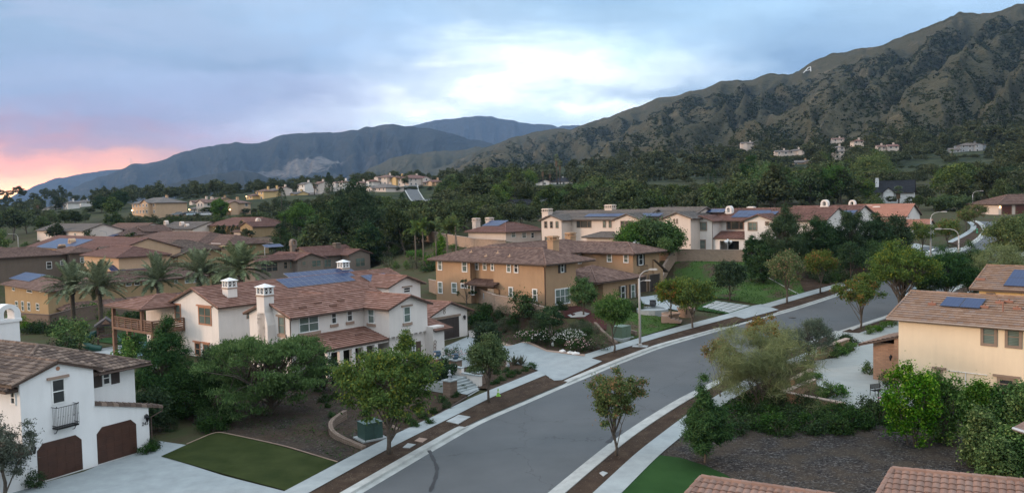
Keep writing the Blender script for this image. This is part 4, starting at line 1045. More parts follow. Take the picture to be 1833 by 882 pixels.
F_cover = foliage('foliage_groundcover', (0.016, 0.050, 0.012), (0.034, 0.085, 0.018), (0.065, 0.125, 0.030), .2, vary=.1)
F_sage = foliage('foliage_sage', (0.045, 0.065, 0.035), (0.080, 0.105, 0.055), (0.130, 0.155, 0.090), .2, vary=.1)
F_rose = foliage('petal_pink', (0.450, 0.220, 0.260), (0.650, 0.450, 0.460), (0.750, 0.680, 0.660), .2, vary=.05)
F_white = foliage('petal_white', (0.650, 0.620, 0.580), (0.750, 0.740, 0.700), (0.800, 0.800, 0.780), .2, vary=.02)
F_magenta = foliage('petal_magenta', (0.350, 0.030, 0.140), (0.500, 0.060, 0.220), (0.600, 0.120, 0.300), .2, vary=.05)
F_chap = foliage('foliage_chaparral', (0.020, 0.030, 0.015), (0.036, 0.048, 0.024), (0.066, 0.076, 0.038), .0, vary=.1)
M_bark = plainm('bark', (0.10, 0.085, 0.070), .95, .1, 0, .3, 6); M_bark2 = plainm('bark_pale', (0.17, 0.145, 0.12), .95, .1, 0, .3, 6)
def quads_mesh(name, Q, mat, parent=None):
 """Q: (n,4,3) separate quads"""
 n = len(Q); me = bpy.data.meshes.new(name); me.vertices.add(n * 4); me.loops.add(n * 4); me.polygons.add(n)
 me.vertices.foreach_set('co', Q.astype(np.float32).ravel()); me.loops.foreach_set('vertex_index', np.arange(n * 4, dtype=np.int32))
 me.polygons.foreach_set('loop_start', np.arange(0, n * 4, 4, dtype=np.int32)); me.polygons.foreach_set('loop_total', np.full(n, 4, dtype=np.int32))
 me.materials.append(mat); me.update(calc_edges=True)
 o = bpy.data.objects.new(name, me); COL.objects.link(o)
 if parent: o.parent = parent
 return o
def leaves(P, size, rng, up=0.4, aspect=0.55, outward=None, droop=0.0):
 """leaf quads at points P"""
 n = len(P); d = rng.normal(size=(n, 3)); d[:, 2] += up * 1.2
 if outward is not None: d += outward * 0.9
 d /= np.linalg.norm(d, axis=1)[:, None]
 a = rng.normal(size=(n, 3)); a[:, 2] -= droop * 2.5; a -= d * (a * d).sum(1)[:, None]; a /= np.linalg.norm(a, axis=1)[:, None]
 b = np.cross(d, a); s = size * rng.uniform(.6, 1.35, size=(n, 1)); L = a * s; Wd = b * s * aspect
 return np.stack([P - L * .5, P + Wd * .5, P + L * .5, P - Wd * .5], 1)
def crown_points(rng, n, rx, rz, cz, clumps, cr, shell=0.55, flat=0.75, lumpy=0.25, bottom=-0.75, taper=0.0):
 """clumped points in an uneven ellipsoid; taper>0 narrows to the top"""
 C = []
 ph = rng.uniform(0, 9, 3)
 while len(C) < clumps:
  v = rng.normal(size=3); v /= np.linalg.norm(v)
  if v[2] < bottom: continue
  lump = 1 + lumpy * (sin(v[0] * 3.1 + ph[0]) * sin(v[1] * 2.7 + ph[1]) + .6 * sin(v[2] * 4 + ph[2]))
  r = rng.uniform(shell, 1.0) ** .6 * lump; p = v * r
  k = 1 - taper * (p[2] * .5 + .5); C.append((p[0] * rx * k, p[1] * rx * k, cz + p[2] * rz))
 C = np.array(C); w_ = rng.uniform(.5, 1.4, clumps); idx = rng.choice(clumps, n, p=w_ / w_.sum())
 off = rng.normal(size=(n, 3)) * cr * rng.uniform(.35, 1.0, (n, 1)) * np.array([1, 1, flat]) * 0.75
 return C[idx] + off, C, (off / cr)
def make_tree(name, h, r, leaf_mat, seed, n=6000, leaf=0.2, clumps=60, cr=0.6, trunk_h=0.3, trunk_r=None, bark=None, shell=.5, flat=.7, lumpy=.25, bottom=-.75, taper=0.0, limbs=7, droop=0, aspect=.55, lean=0, multi=1, twigs=True, up=.4):
 rng = np.random.default_rng(seed); e = empty(name, (0, 0, 0)); tr = trunk_r or h * .022
 th = h * trunk_h; cz = (th + h) / 2 + .02 * h; rz = (h - th) / 2 * 1.0
 P, C, off = crown_points(rng, n, r * .88, rz * .92, cz, clumps, cr, shell, flat, lumpy, bottom, taper)
 m = MB(); lx, ly = rng.normal(size=2) * .15 * lean * h
 for q in range(multi):
  bx_, by_ = (rng.normal(size=2) * tr * 2.2 if multi > 1 else (0, 0)); ang = 2 * pi * q / max(multi, 1) + rng.uniform(0, 1)
  top = Vector((lx + (cos(ang) * r * .45 if multi > 1 else 0), ly + (sin(ang) * r * .45 if multi > 1 else 0), cz + rz * .35))
  k = 6; pts = []
  for i in range(k + 1): t = i / k; pts.append(Vector((bx_, by_, -.25)).lerp(top, t) + Vector((rng.normal() * .03 * h * t * (1 - t) * 3, rng.normal() * .03 * h * t * (1 - t) * 3, 0)))
  m.tube(pts, [tr * (1.25 - .2 * min(i, 1)) * (1 - .8 * i / k) + .01 for i in range(k + 1)], 7)
  sel = rng.choice(len(C), min(limbs, len(C)), replace=False)
  for s_ in sel:
   c = Vector(C[s_]); t0 = rng.uniform(.28, .75);
   st = pts[min(k, int(t0 * k))];
   if c.z < st.z: st = pts[max(1, int(.3 * k))]
   mid = st.lerp(c, .5) + Vector((0, 0, .06 * h)); m.tube([st, mid, c], [tr * .45, tr * .28, tr * .08], 5, cap=False)
   if twigs:
    for _ in range(3):
     c2 = Vector(C[rng.integers(len(C))])
     if (c2 - c).length < r * .9: m.tube([mid, mid.lerp(c2, .6) + Vector((0, 0, .02 * h)), c2], [tr * .2, tr * .12, tr * .05], 4, cap=False)
 m.obj('trunk', bark or M_bark, e, smooth=True)
 Q = leaves(P, leaf, rng, up, aspect, off, droop); quads_mesh('crown', Q, leaf_mat, e); return e
def make_conifer(name, h, r, leaf_mat, seed, n=8000, leaf=.22, levels=16, trunk_h=.08, droop=0.1, ragged=.3):
 """loose pine: tapering, uneven, with needle tufts that point up and out"""
 return make_tree(name, h, r * 1.08, leaf_mat, seed, n=int(n * 1.25), leaf=leaf * 1.5, clumps=110, cr=max(.3, r * .2), trunk_h=trunk_h, limbs=34, shell=.35, flat=.8, lumpy=.38, bottom=-1, taper=.5, aspect=.16, up=.9, lean=.2, trunk_r=h * .018)
def make_cypress(name, h, r, leaf_mat, seed, n=1500, leaf=.35):
 rng = np.random.default_rng(seed); e = empty(name, (0, 0, 0)); m = MB(); m.tube([(0, 0, -.2), (0, 0, h * .9)], [h * .015, .03], 6); m.obj('trunk', M_bark, e)
 t = rng.uniform(0, 1, n) ** .9; a = rng.uniform(0, 2 * pi, n); rr = r * np.sin(np.clip(t * .93 + .07, 0, 1) * pi) ** .45 * (1 - .45 * t) * rng.uniform(.6, 1.1, n)
 P = np.stack([np.cos(a) * rr, np.sin(a) * rr, h * (.05 + .95 * t)], 1); quads_mesh('crown', leaves(P, leaf, rng, 1.2, .35), leaf_mat, e); return e
def frond(Q, rng, base, az, el, L, width, nleaf, sag, leafl, twist=0.0):
 """pinnate frond: rachis curve and narrow leaflets as quads"""
 d = Vector((cos(az) * cos(el), sin(az) * cos(el), sin(el))); side = Vector((-sin(az), cos(az), 0)); p = Vector(base); pts = []
 k = 10
 for i in range(k + 1): pts.append(p.copy()); p = p + d * (L / k); d = (d + Vector((0, 0, -sag / k * (0.5 + i / k)))).normalized()
 for i in range(k):
  a, b = pts[i], pts[i + 1]; w_ = side * (width * (1 - i / k) + .01); Q.append([a - w_, b - w_, b + w_, a + w_])
 for j in range(nleaf):
  t = .12 + .88 * j / nleaf; f = t * k; i = min(k - 1, int(f)); q = pts[i].lerp(pts[i + 1], f - i); dd = (pts[i + 1] - pts[i]).normalized(); nrm = side.cross(dd)
  ll = leafl * (sin(pi * min(1, t * .85 + .12)) ** .6) * rng.uniform(.8, 1.1)
  for s_ in (-1, 1):
   e_ = (side * s_ * .8 + dd * .75 + nrm * rng.uniform(-.1, .45) * -1 + Vector((0, 0, rng.uniform(-.25, .15)))).normalized() * ll; w_ = dd * leafl * .09
   Q.append([q - w_, q + e_ * .5 - w_ * .8 , q + e_, q + w_])
def make_palm(name, h, kind, seed, leaf_mat=None):
 rng = np.random.default_rng(seed); e = empty(name, (0, 0, 0)); m = MB(); Q = []
 if kind == 'date':
  m.tube([(0, 0, -.3), (.05, 0, h * .4), (0, .05, h * .8), (0, 0, h)], [.36, .30, .30, .42], 10); m.tube([(0, 0, h - 1.1), (0, 0, h - .5), (0, 0, h + .1)], [.42, .6, .35], 10)
  for i in range(64):
   el = radians(rng.uniform(-18, 82)); frond(Q, rng, (0, 0, h), rng.uniform(0, 2 * pi), el, rng.uniform(3.8, 4.7), .035, 44, 1.0 if el < .9 else .8, .75)
 elif kind == 'queen':
  m.tube([(0, 0, -.3), (.08, 0, h * .5), (0, 0, h)], [.16, .13, .10], 8); m.tube([(0, 0, h - .9), (0, 0, h + .1)], [.12, .08], 8)
  for i in range(24): el = radians(rng.uniform(-5, 78)); frond(Q, rng, (0, 0, h), rng.uniform(0, 2 * pi), el, rng.uniform(2.1, 2.9), .03, 26, 1.6, .65)
 else: # fan palm with dead skirt
  m.tube([(0, 0, -.3), (.15, 0, h * .5), (0, 0, h)], [.3, .24, .24], 8)
  for i in range(70):
   a = rng.uniform(0, 2 * pi); el = radians(rng.uniform(-70, 85)); d = Vector((cos(a) * cos(el), sin(a) * cos(el), sin(el))); c = Vector((0, 0, h)) + d * rng.uniform(.7, 1.3); sd = d.cross(Vector((0, 0, 1))).normalized(); uu = sd.cross(d)
   Q.append([Vector((0, 0, h)) - sd * .02, c - sd * .02, c + sd * .02, Vector((0, 0, h)) + sd * .02])
   for k in range(8): b = (k - 3.5) / 3.5 * 1.2; q = (d * cos(b) + sd * sin(b) + Vector((0, 0, -.15 * abs(b)))).normalized() * rng.uniform(.65, .95); wv_ = (sd * cos(b) - d * sin(b)) * .09; Q.append([c, c + q * .6 - wv_, c + q, c + q * .6 + wv_])
  S = []
  for i in range(90):
   a = rng.uniform(0, 2 * pi); z = h - rng.uniform(.2, min(3.2, h * .4)); d = Vector((cos(a), sin(a), 0)); sd = Vector((-sin(a), cos(a), 0)); l = rng.uniform(.6, 1.1); c = Vector((0, 0, z)) + d * .28
   S.append([c - sd * .15, c + d * .3 - Vector((0, 0, l)) - sd * .25, c + d * .3 - Vector((0, 0, l)) + sd * .25, c + sd * .15])
  quads_mesh('dead_fronds', np.array([[tuple(v) for v in q] for q in S]), M_dead, e)
 m.obj('trunk', M_bark2 if kind == 'queen' else M_bark, e, smooth=True); quads_mesh('crown', np.array([[tuple(v) for v in q] for q in Q]), leaf_mat or F_palm, e); return e
M_dead = plainm('dead_frond', (0.16, 0.11, 0.07), .95, .1)
def make_shrub(name, h, r, leaf_mat, seed, n=900, leaf=.12, clumps=14, aspect=.5, flowers=None, nf=0, droop=0, up=.5, spiky=False):
 rng = np.random.default_rng(seed); e = empty(name, (0, 0, 0)); m = MB()
 for k in range(6): a = rng.uniform(0, 6.3); m.tube([(0, 0, -.1), (cos(a) * r * .3, sin(a) * r * .3, h * .4), (cos(a) * r * .6, sin(a) * r * .6, h * .8)], [.03, .02, .008], 4, cap=False)
 m.obj('stem', M_bark, e)
 if spiky:
  a = rng.uniform(0, 2 * pi, n); el = rng.uniform(.15, 1.5, n); d = np.stack([np.cos(a) * np.cos(el), np.sin(a) * np.cos(el), np.sin(el)], 1); L = h * rng.uniform(.7, 1.15, (n, 1)); tip = d * L; tip[:, 2] -= .18 * h * np.cos(el); base = d * .05 * h; s_ = np.stack([-np.sin(a), np.cos(a), np.zeros(n)], 1) * leaf * .3
  mid = (base + tip) * .5; mid[:, 2] += .08 * h; Q = np.stack([base, mid - s_, tip, mid + s_], 1); quads_mesh('leaves', Q, leaf_mat, e)
 else:
  P, C, off = crown_points(rng, n, r * .85, h * .5, h * .52, clumps, r * .38, .35, .8, .25, -.9); P[:, 2] = np.maximum(P[:, 2], .02); quads_mesh('leaves', leaves(P, leaf, rng, up, aspect, off, droop), leaf_mat, e)
 if flowers:
  v = rng.normal(size=(nf, 3)); v[:, 2] = np.abs(v[:, 2]) * .9; v /= np.linalg.norm(v, axis=1)[:, None]; P = v * np.array([r, r, h * .5]) * rng.uniform(.85, 1.08, (nf, 1)) + np.array([0, 0, h * .52])
  quads_mesh('flowers', np.concatenate([leaves(P, .13, rng, .8, .9), leaves(P, .11, rng, .8, .9)]), flowers, e)
 return e
def place(proto, x, y, z=None, s=1.0, rz=None, label=None, cat=None, group=None, sz=None):
 """first call moves the prototype itself, later calls copy it"""
 if not proto.get('_used'):
  o = proto; proto['_used'] = 1
 else:
  o = proto.copy(); COL.objects.link(o)
  for ch in list(proto.children): c = ch.copy(); COL.objects.link(c); c.parent = o
 o.location = (x, y, hz(x, y) if z is None else z); o.rotation_euler = (0, 0, random.uniform(0, 2 * pi) if rz is None else rz)
 o.scale = (s, s, sz if sz else s)
 for k in ('label', 'category', 'group'):
  if k in o: del o[k]
 return tag(o, label, cat, group)
# ------------------------------------------------------------------ houses
A45 = radians(45.9); Am = radians(-44.1)
def mp(H, pad_=(0, 10, 0, 12), z=0, fall=5):
 c = H.wor((pad_[0] + pad_[1]) / 2, (pad_[2] + pad_[3]) / 2, 0); pad(c.x, c.y, H.yaw, (pad_[1] - pad_[0]) / 2, (pad_[3] - pad_[2]) / 2, H.O.z if z is None else z, fall)
BUILD = []
# every house: origin first (so its level pad shapes the ground), geometry later
H1 = House('garage_house', 'nearest white house with two brown garage doors and a black iron balcony', at(44.6, 875.5, 48.3), radians(59.87), M_white, T_grey, lod=2)
H1.O.z = 0.0; H1.e.location = H1.O
mp(H1, (-3, 16, -6, 16), 0.0, 6)
H2 = House('courtyard_house', 'ivory two-storey house with red tile roofs, lattice chimneys and solar panels beside the driveway', at(699.4, 658, 82.8), radians(50.66), M_ivory, T_red, lod=1)
H2.O.z = 0.1; H2.e.location = H2.O
mp(H2, (-24, 22, -3, 28), 0.1, 5)
H3 = House('tan_house', 'tan two-storey house with dark brown hip roofs and black garage doors above the planted bank', at(978.8, 556, 102.4), A45, M_tan, T_brown, lod=2)
mp(H3, (-1, 33, -1, 22), H3.O.z, 7)
H4 = House('cream_house', 'cream house at the right edge with tan brick wing and two black solar panels', at(1608.5, 700, 64.6), radians(-45.9), M_cream, T_tan, lod=1)
H4.O.z = 0.9; H4.e.location = H4.O
mp(H4, (-5, 24, -5, 12), 0.9, 4)
H5 = House('yellow_house', 'yellow house behind the cream one with tan tile roof and large dark solar array', at(1752, 640, 76.0), radians(-45.9), M_yell, T_tan, lod=1)
H5.O.z = 1.6; H5.e.location = H5.O
mp(H5, (0, 16, 0, 12), 1.6, 4)
H7 = House('hilltop_house', 'pinkish white two-storey house with red tile roof above the beige block wall', at(1275.5, 452, 143), radians(-42), M_ivory, T_deep, lod=1)
H7.O.z = 6.6; H7.e.location = H7.O
mp(H7, (-16, 24, -2, 16), 6.6, 5)
# ---- H1
def build_H1():
 H = H1; f = 'y'
 L = H.px_y(0, 267.5, 1.5); xt = H.px_y(0, 169.5, 4)
 H.box(0, xt, 0, 7, 0, 6.35); H.gable(0, xt, 0, 8, 6.35, 0.33, 'y', oe=0.55, orr=0.18)
 xr = H.px_y(0.9, 242, 4)
 H.box(.02, xr, 0.9, 13, 0, 6.1); H.hip(.02, xr, 0.9, 13.5, 6.1, 0.34, oe=.75)
 H.box(xt, L, 0.02, 7.5, 0, 2.9)
 # sloping parapet over the second garage with its tile cap
 H.w.extr([(xt, 0.02, 2.9), (L, 0.02, 2.9), (xt, 0.02, 3.85)], (0, 0, 0), (0, 0.88, 0))
 m = MB(); V, F, UV, MI = [], [], [], []
 roof_plane(V, F, UV, MI, (xt, -.14, 3.86), (xt, -.13, 3.86), (L + 1.0, -.13, 2.62), (L + 1.0, -.14, 2.62), 0)
 V, F, UV, MI = [], [], [], []
 for yy in (0.12, .5, .85): cap_line(V, F, UV, MI, (xt, yy, 3.92), (L + 1.1, yy, 2.66), .21, .42, 2)
 cp_ = mesh_obj('parapet_cap', V, F, None, H.e, uvs=UV, mats=[H.rm, H.fm], midx=MI)
 # left lower shed
 H.shed((-3.0, -1.0, 2.3), (-.02, -1.0, 2.3), (-.02, 4, 3.2), (-3.0, 4, 3.2)); H.box(-2.8, -.02, -.4, 4, 0, 2.4)
 M_gd = plainm('garage_door_brown', (0.060, 0.027, 0.018), 0.5, 0.4, 0, 0.25, 1.5)
 for (a, b, t) in (((68.9, 863.6), (148.5, 842.8), (145, 775)), ((175.9, 832.4), (246, 811), (240.6, 748.5))):
  u0 = H.on(f, 0, *a)[0]; u1 = H.on(f, 0, *b)[0]; zt = H.on(f, 0, *t)[1]
  z0 = 0.08
  H.garage(f, 0 if b[0] < 150 else 0.02, u0, u1, z0, zt, M_gd, 5, 5, 0.38, label=None)
  # jamb shadow reveal on the right of each door
 H.winpx(f, 0, (90.6, 679.4), (117.3, 722.5), sill=None, lintel=M_stone, trim=.08, glass=M_glass2, ymid=(677, 722))
 # balcony
 u0 = H.on(f, 0, 92.5, 745)[0]; u1 = H.on(f, 0, 131.5, 740)[0]; zt = H.on(f, 0, 112, 724)[1]; zb = H.on(f, 0, 112, 760)[1]
 b = MB(); yy = -0.55; b.box(u0, u1, yy, -.01, zb - .1, zb)
 for z_ in (zt, zb + .1): b.tube([(u0, -.01, z_), (u0, yy, z_), (u1, yy, z_), (u1, -.01, z_)], .022, 5)
 n = 13
 for i in range(n + 1):
  x = u0 + (u1 - u0) * i / n; b.tube([(x, yy, zb), (x, yy, zt)], .013, 4)
  if i % 3 == 1: b.tube([(x - .04, yy, (zb + zt) / 2), (x, yy, (zb + zt) / 2 + .1), (x + .04, yy, (zb + zt) / 2), (x, yy, (zb + zt) / 2 - .1), (x - .04, yy, (zb + zt) / 2)], .01, 4)
 for i in range(1, 4):
  for x in (u0, u1): b.tube([(x, yy * i / 4, zb), (x, yy * i / 4, zt)], .013, 4)
 for x in (u0 + .1, u1 - .1): b.tube([(x, -.02, zb - .4), (x, -.2, zb - .35), (x, -.4, zb - .1)], .025, 5); b.lathe([(0.01, zt), (.05, zt + .05), (.01, zt + .1)], x - .1 if x < 2 else x + .1, yy, 6)
 H.part('balcony', b, M_dark)
 # recessed upper window with shutters
 H.zcap = 5.75
 H.winpx(f, 0.9, (181, 652), (198, 689), shutters=(0.62, M_shut), trim=.1, glass=M_glass2)
 H.winpx('x', 0, (18.5, 688), (29.5, 724), trim=.1, glass=M_glass2)
 for p in ((57, 804), (259.7, 747.7)): u, z = H.on(f, 0, *p); H.lantern(f, 0 if p[0] < 100 else .02, u, z, 1.1)
 u, z = H.on(f, 0, 103.4, 659); b = MB(); b.tube([(u, -.03, z), (u, .02, z)], .13, 8); H.part('vent', b, M_rframe)
 # house number
 cu = bpy.data.curves.new('house_number', 'FONT'); cu.body = '245'; cu.size = 0.34; cu.extrude = 0.01; cu.shear = 0.15
 t = bpy.data.objects.new('tmp', cu); COL.objects.link(t); dg = bpy.context.evaluated_depsgraph_get(); me = bpy.data.meshes.new_from_object(t.evaluated_get(dg)); bpy.data.objects.remove(t)
 o = bpy.data.objects.new('house_number', me); COL.objects.link(o); o.parent = H.e; me.materials.clear(); me.materials.append(M_dark)
 u, z = H.on(f, 0, 253.5, 762); o.matrix_local = Matrix.Translation((u, -.0, z)) @ Matrix.Rotation(pi/2, 4, 'X')
 b = MB(); b.tube([(L + .95, -.1, 2.62), (L + .95, -.1, 2.45), (L + .12, -.05, 2.2), (L + .12, -.05, .1)], .045, 6); b.tube([(xr + .8, .1, 5.72), (xt + .4, .1, 5.72)], .06, 6); H.part('downspout', b, M_fascia)
 # door step plinths
 yc = 15.5; xc = H.px_y(yc, 12, 7); H.chimney(xc, yc, 0, H.on('y', yc, 12, 573)[1], 1.5, .9, 'arch')
 H.done()
build_H1()
# ---- H2
def build_H2():
 H = H2; f = 'y'; pit = 0.36; H.zcap = 5.72
 wx1 = H.px_y(0, 764.5, 5); p = H.px_x(0, 650.5, 5.8)        # wing width and how far it stands out
 xL = H.px_y(p, 518, 5.6); D = H.px_x(xL, 446, 5.6) - p
 ze = 5.9
 # main front block
 H.box(xL, 1.0, p, p + D, 0, ze); H.gable(xL, wx1 - 1.2, p, p + D, ze, pit, 'x', oe=.6, orr=.35, wall=False)
 for xx in (xL,): H.w.extr([(xx, p, ze - .01), (xx, p + D, ze - .01), (xx, p + D / 2, ze + D / 2 * pit - .03)], (0, 0, 0), (.2, 0, 0))
 # wing with jettied upper floor
 H.box(0.0, wx1, 0.0, p + D, 2.85, ze); H.box(0.25, wx1 - .1, .35, p + D, 0, 2.85)
 H.gable(0, wx1, 0, p + D * .5, ze, pit, 'y', oe=.5, orr=.45)
 for i in range(9): xx = .1 + (wx1 - .3) * i / 8; H.w.box(xx, xx + .12, .0, .34, 2.68, 2.85)
 # porch
 pz = 3.75; pe = 2.75; xp = xL + 1.2
 H.shed((xp, 0.05, pe), (-.02, 0.05, pe), (-.02, p, pz), (xp, p, pz))
 H.w.box(xp + .1, -.02, .2, .45, pe - .35, pe - .08)
 for xx in np.linspace(xp + .2, -1.9, 5): H.w.box(xx, xx + .42, .12, .52, -.5, pe - .3)
 d = MB();
 for xx in np.linspace(xp + 2, -2.5, 4): d.box(xx, xx + 1.5, p - .05, p - .004, .1, 2.3)
 H.part('porch_door', d, M_shut)
 # left long block behind the court
 OL = H.px_y(0, 390, 5.6)
 yb = p + 13.2 - p; yb = 0
 # its near corner lies at picture column 390; 88 m away
 c = H.loc(at(390, 547, 88.0)); xb, yb = c.x, c.y
 W2 = H.px_x(xb, 310, 5.8) - yb
 xe = H.px_y(yb, 735, 8)
 H.box(xb, xe, yb, yb + W2, 0, ze); H.gable(xb, xe, yb, yb + W2, ze, pit, 'x', oe=.6, orr=.4)
 zr = ze + W2 / 2 * pit
 # cross gable facing the street at its right end, over the garage side
 g1 = H.px_y(yb - 3, 752, 6.5); g0 = g1 - 5.4
 H.box(g0, g1, yb - 3, yb + 2, 0, ze + .3); H.gable(g0, g1, yb - 3, yb + W2 / 2, ze + .3, pit, 'y', oe=.6, orr=.5)
 H.win(f, yb - 3, (g0 + g1) / 2 - .3, (g0 + g1) / 2 + .9, 5.0, 6.1, lintel=M_trim, glass=M_glass2)
 # link roof between
 H.box(1.2, wx1 - .4, p + D * .6, yb + 1, 0, ze - .4); H.gable(1.2, wx1 - .4, p + D * .3, yb + W2 / 2, ze - .2, pit * .8, 'y', oe=.6, orr=.1, wall=False)
 H.box(wx1 - .5, g1, 7.2, yb, 0, 3.2)
 # low wing beside the steps, and the garage
 lx1 = H.px_y(-.9, 795.5, 1.5)
 H.box(wx1 - .12, lx1, -.9, 5.0, 0, 3.3)
 H.shed((wx1 - .1, -1.3, 2.95), (lx1 + 1.0, -1.3, 2.95), (lx1 + 1.0, 4, 4.2), (wx1 - .1, 4, 4.2))
 gy = 6.4; gx0 = H.px_y(gy, 770, 1.5); gx1 = H.px_y(gy, 836.5, 1.5)
 H.box(gx0, gx1, gy, gy + 9, 0, 3.3); zg = H.gable(gx0, gx1, gy, gy + 9, 3.3, pit, 'y', oe=.8, orr=.5)
 u0 = H.px_y(gy, 796, 1.5); u1 = H.px_y(gy, 821.6, 1.5)
 gd = H.garage(f, gy, max(u0 - 2.4, gx0 + .5), u1, .06, 2.55, M_shut, 4, 4, 0.0)
 b = MB(); b.box(max(u0 - 2.4, gx0 + .5) - .2, u1 + .25, gy - .12, gy - .002, 2.6, 2.85); H.part('door_lintel', b, M_trim)
 u, z = H.on(f, gy, 829.5, 568); H.lantern(f, gy, u, z, 1.2)
 # clay vent rings
 def rings(y_, pts, r):
  b = MB()
  for q in pts:
   u, z = H.on(f, y_, *q); b.tube([(u + r * cos(a), y_ - .03, z + r * 1.2 * sin(a)) for a in np.linspace(0, 2 * pi, 11)], .035, 5, cap=False)
  H.part('vent_rings', b, M_trim)
 rings(gy, ((795, 552.5), (795, 558.5)), .17); rings(-.9, ((778.5, 612), (778.2, 618), (778, 624)), .17)
 # windows of the front
 H.winpx(f, p, (534, 561), (571, 596), style='double', sill=M_stone, ymid=(561, 594)); H.winpx(f, p, (592, 554), (602.5, 579.5), sill=M_stone); H.winpx(f, p, (620, 550), (631, 575), sill=M_stone)
 H.winpx('x', 0, (658.5, 547.5), (671, 578.5), sill=M_stone)
 H.winpx(f, 0, (721.5, 545), (735, 577), sill=M_stone, lintel=M_trim, trim=.09)
 H.winpx(f, .35, (731, 613), (744, 640), shutters=(.75, M_shut2), style='double', sill=M_stone)
 H.winpx('x', xL, (498.5, 565.5), (511, 597.5), fr=M_trim, lintel=M_trim, sill=M_stone)
 H.winpx('x', xb, (355, 548.5), (379.5, 581.5), fr=M_rframe, style='double', trim=.16, lintel=M_rframe); H.winpx('x', xb, (312.5, 543), (325, 575), fr=M_rframe, trim=.16)
 H.winpx('x', xb, (349, 612.5), (359.5, 636), fr=M_rframe, trim=.12, lintel=M_rframe); H.winpx('x', xb, (364, 614.5), (375, 640), fr=M_rframe, trim=.12, lintel=M_rframe)
 H.winpx(f, yb, (441, 556), (448.5, 570), fr=M_trim)
 # chimneys
 cz = H.on('x', xL - .45, 474, 563)
 yc = H.px_x(xL - .45, 474, 6); H.chimney(xL - .35, yc, 0, H.on('x', xL - .35, 474, 527)[1] , 1.1, 1.25, 'lattice')
 bb = MB(); bb.box(xL - .9, xL + .1, yc - 1.0, yc + 1.0, -.3, 4.9); bb.extr([(xL - .9, yc - 1.0, 4.9), (xL - .9, yc + 1.0, 4.9), (xL - .9, yc + .62, 6.1), (xL - .9, yc - .62, 6.1)], (0, 0, 0), (1.0, 0, 0)); H.part('chimney_breast', bb, H.wm)
 yc = yb + 1.9; xc = H.px_y(yc, 411, 7.5); H.chimney(xc, yc, 6, H.on(f, yc, 411, 514)[1], 1.15, 1.1, 'lattice')
 yc = yb + W2 * .62; xc = H.px_y(yc, 614.5, 8.5); H.chimney(xc, yc, 6, H.on(f, yc, 614.5, 479)[1], 1.15, 1.1, 'lattice')
 # solar arrays on the long roof, seen over the front ridge
 Sl = Vector((0, 1, pit)).normalized(); U = Vector((1, 0, 0)); n_ = U.cross(Sl)
 def on_slope(px, py):   # local point on the front slope of the long block
  v = ray(px, py); o = H.loc(CAMP); d = Vector((v.dot(H.X), v.dot(H.Y), v.z)); P0 = Vector((0, yb, ze)); t = (P0 - o).dot(n_) / d.dot(n_); return o + d * t
 a = on_slope(516, 516)
 H.solar((a.x, a.y, a.z), U, Sl, 13, 3, 1.0, 1.35, .1, skip={(10, 0), (11, 0), (12, 0), (11, 1), (12, 1), (0, 2), (1, 2), (12, 2), (0, 1)} - {(0, 1)})
 S2 = Vector((0, 1, pit)).normalized(); a = on_slope(672, 511)
 H.solar((a.x, a.y, a.z + .05), U, Sl, 4, 2, 1.0, 1.5, .12)
 # back wing with a third array
 bx0 = H.px_y(yb + W2, 556, 6); H.box(bx0, bx0 + 8, yb + W2 - 1, yb + W2 + 7, 0, ze - .3); H.gable(bx0, bx0 + 8, yb + W2 / 2, yb + W2 + 7, ze - .3, pit, 'y', oe=.6)
 xs_ = bx0 - .3; SW = Vector((1, 0, pit)).normalized()
 H.solar((xs_ + .3, yb + W2 + 6.3, ze - .3 + .3 * pit), (0, -1, 0), SW, 5, 2, 1.0, 1.5, .12)
 # deck and pergola at the far left end
 dz = 3.0; dy0 = yb + W2 * .35; dx0 = xb - .05
 y1 = H.px_x(xb, 300, 3) + 5.5
 m = MB(); dx = -4.2
 y0_ = yb + W2 - .2
 m.box(xb + .4 + dx, xb - .02, y0_ - 2.2, y1, dz - .3, dz)
 for (xx, yy) in ((xb + dx + .6, y0_ - 2.0), (xb + dx + .6, y1 - .2), (xb + dx + .6, (y0_ + y1) / 2)): m.box(xx - .2, xx + .2, yy - .2, yy + .2, -.5, dz - .3)
 dk = H.part('deck', m, M_wood)
 r = MB()
 def rail(x0_, y0r, x1_, y1r):
  Lr = math.hypot(x1_ - x0_, y1r - y0r); k = max(2, int(Lr / 1.5))
  for i in range(k + 1): t = i / k; xx = x0_ + (x1_ - x0_) * t; yy = y0r + (y1r - y0r) * t; r.box(xx - .07, xx + .07, yy - .07, yy + .07, dz, dz + 1.15)
  for z_ in (.18, .42, .66, .90):
   r.tube([(x0_, y0r, dz + z_), (x1_, y1r, dz + z_)], .075, 4)
  r.tube([(x0_, y0r, dz + 1.12), (x1_, y1r, dz + 1.12)], .09, 4)
 rail(xb + .45 + dx, y0_ - 2.1, xb + .45 + dx, y1 - .1); rail(xb + .45 + dx, y0_ - 2.1, xb - .1, y0_ - 2.1)
 H.part('railing', r, M_wood, dk)
 rx0 = xb + dx + .2; ry0 = y0_ - .3
 H.box(xb + .3, xb + 5, yb + W2, y1, 0, 5.0)
 q = MB()
 for (xx, yy) in ((rx0 + .3, ry0 + .4), (rx0 + .3, y1 - .4)): q.box(xx - .17, xx + .17, yy - .17, yy + .17, dz, 5.5)
 H.part('post', q, M_wood)
 H.hip(rx0, xb + 4.6, ry0, y1, 5.5, pit * .7, oe=.4)
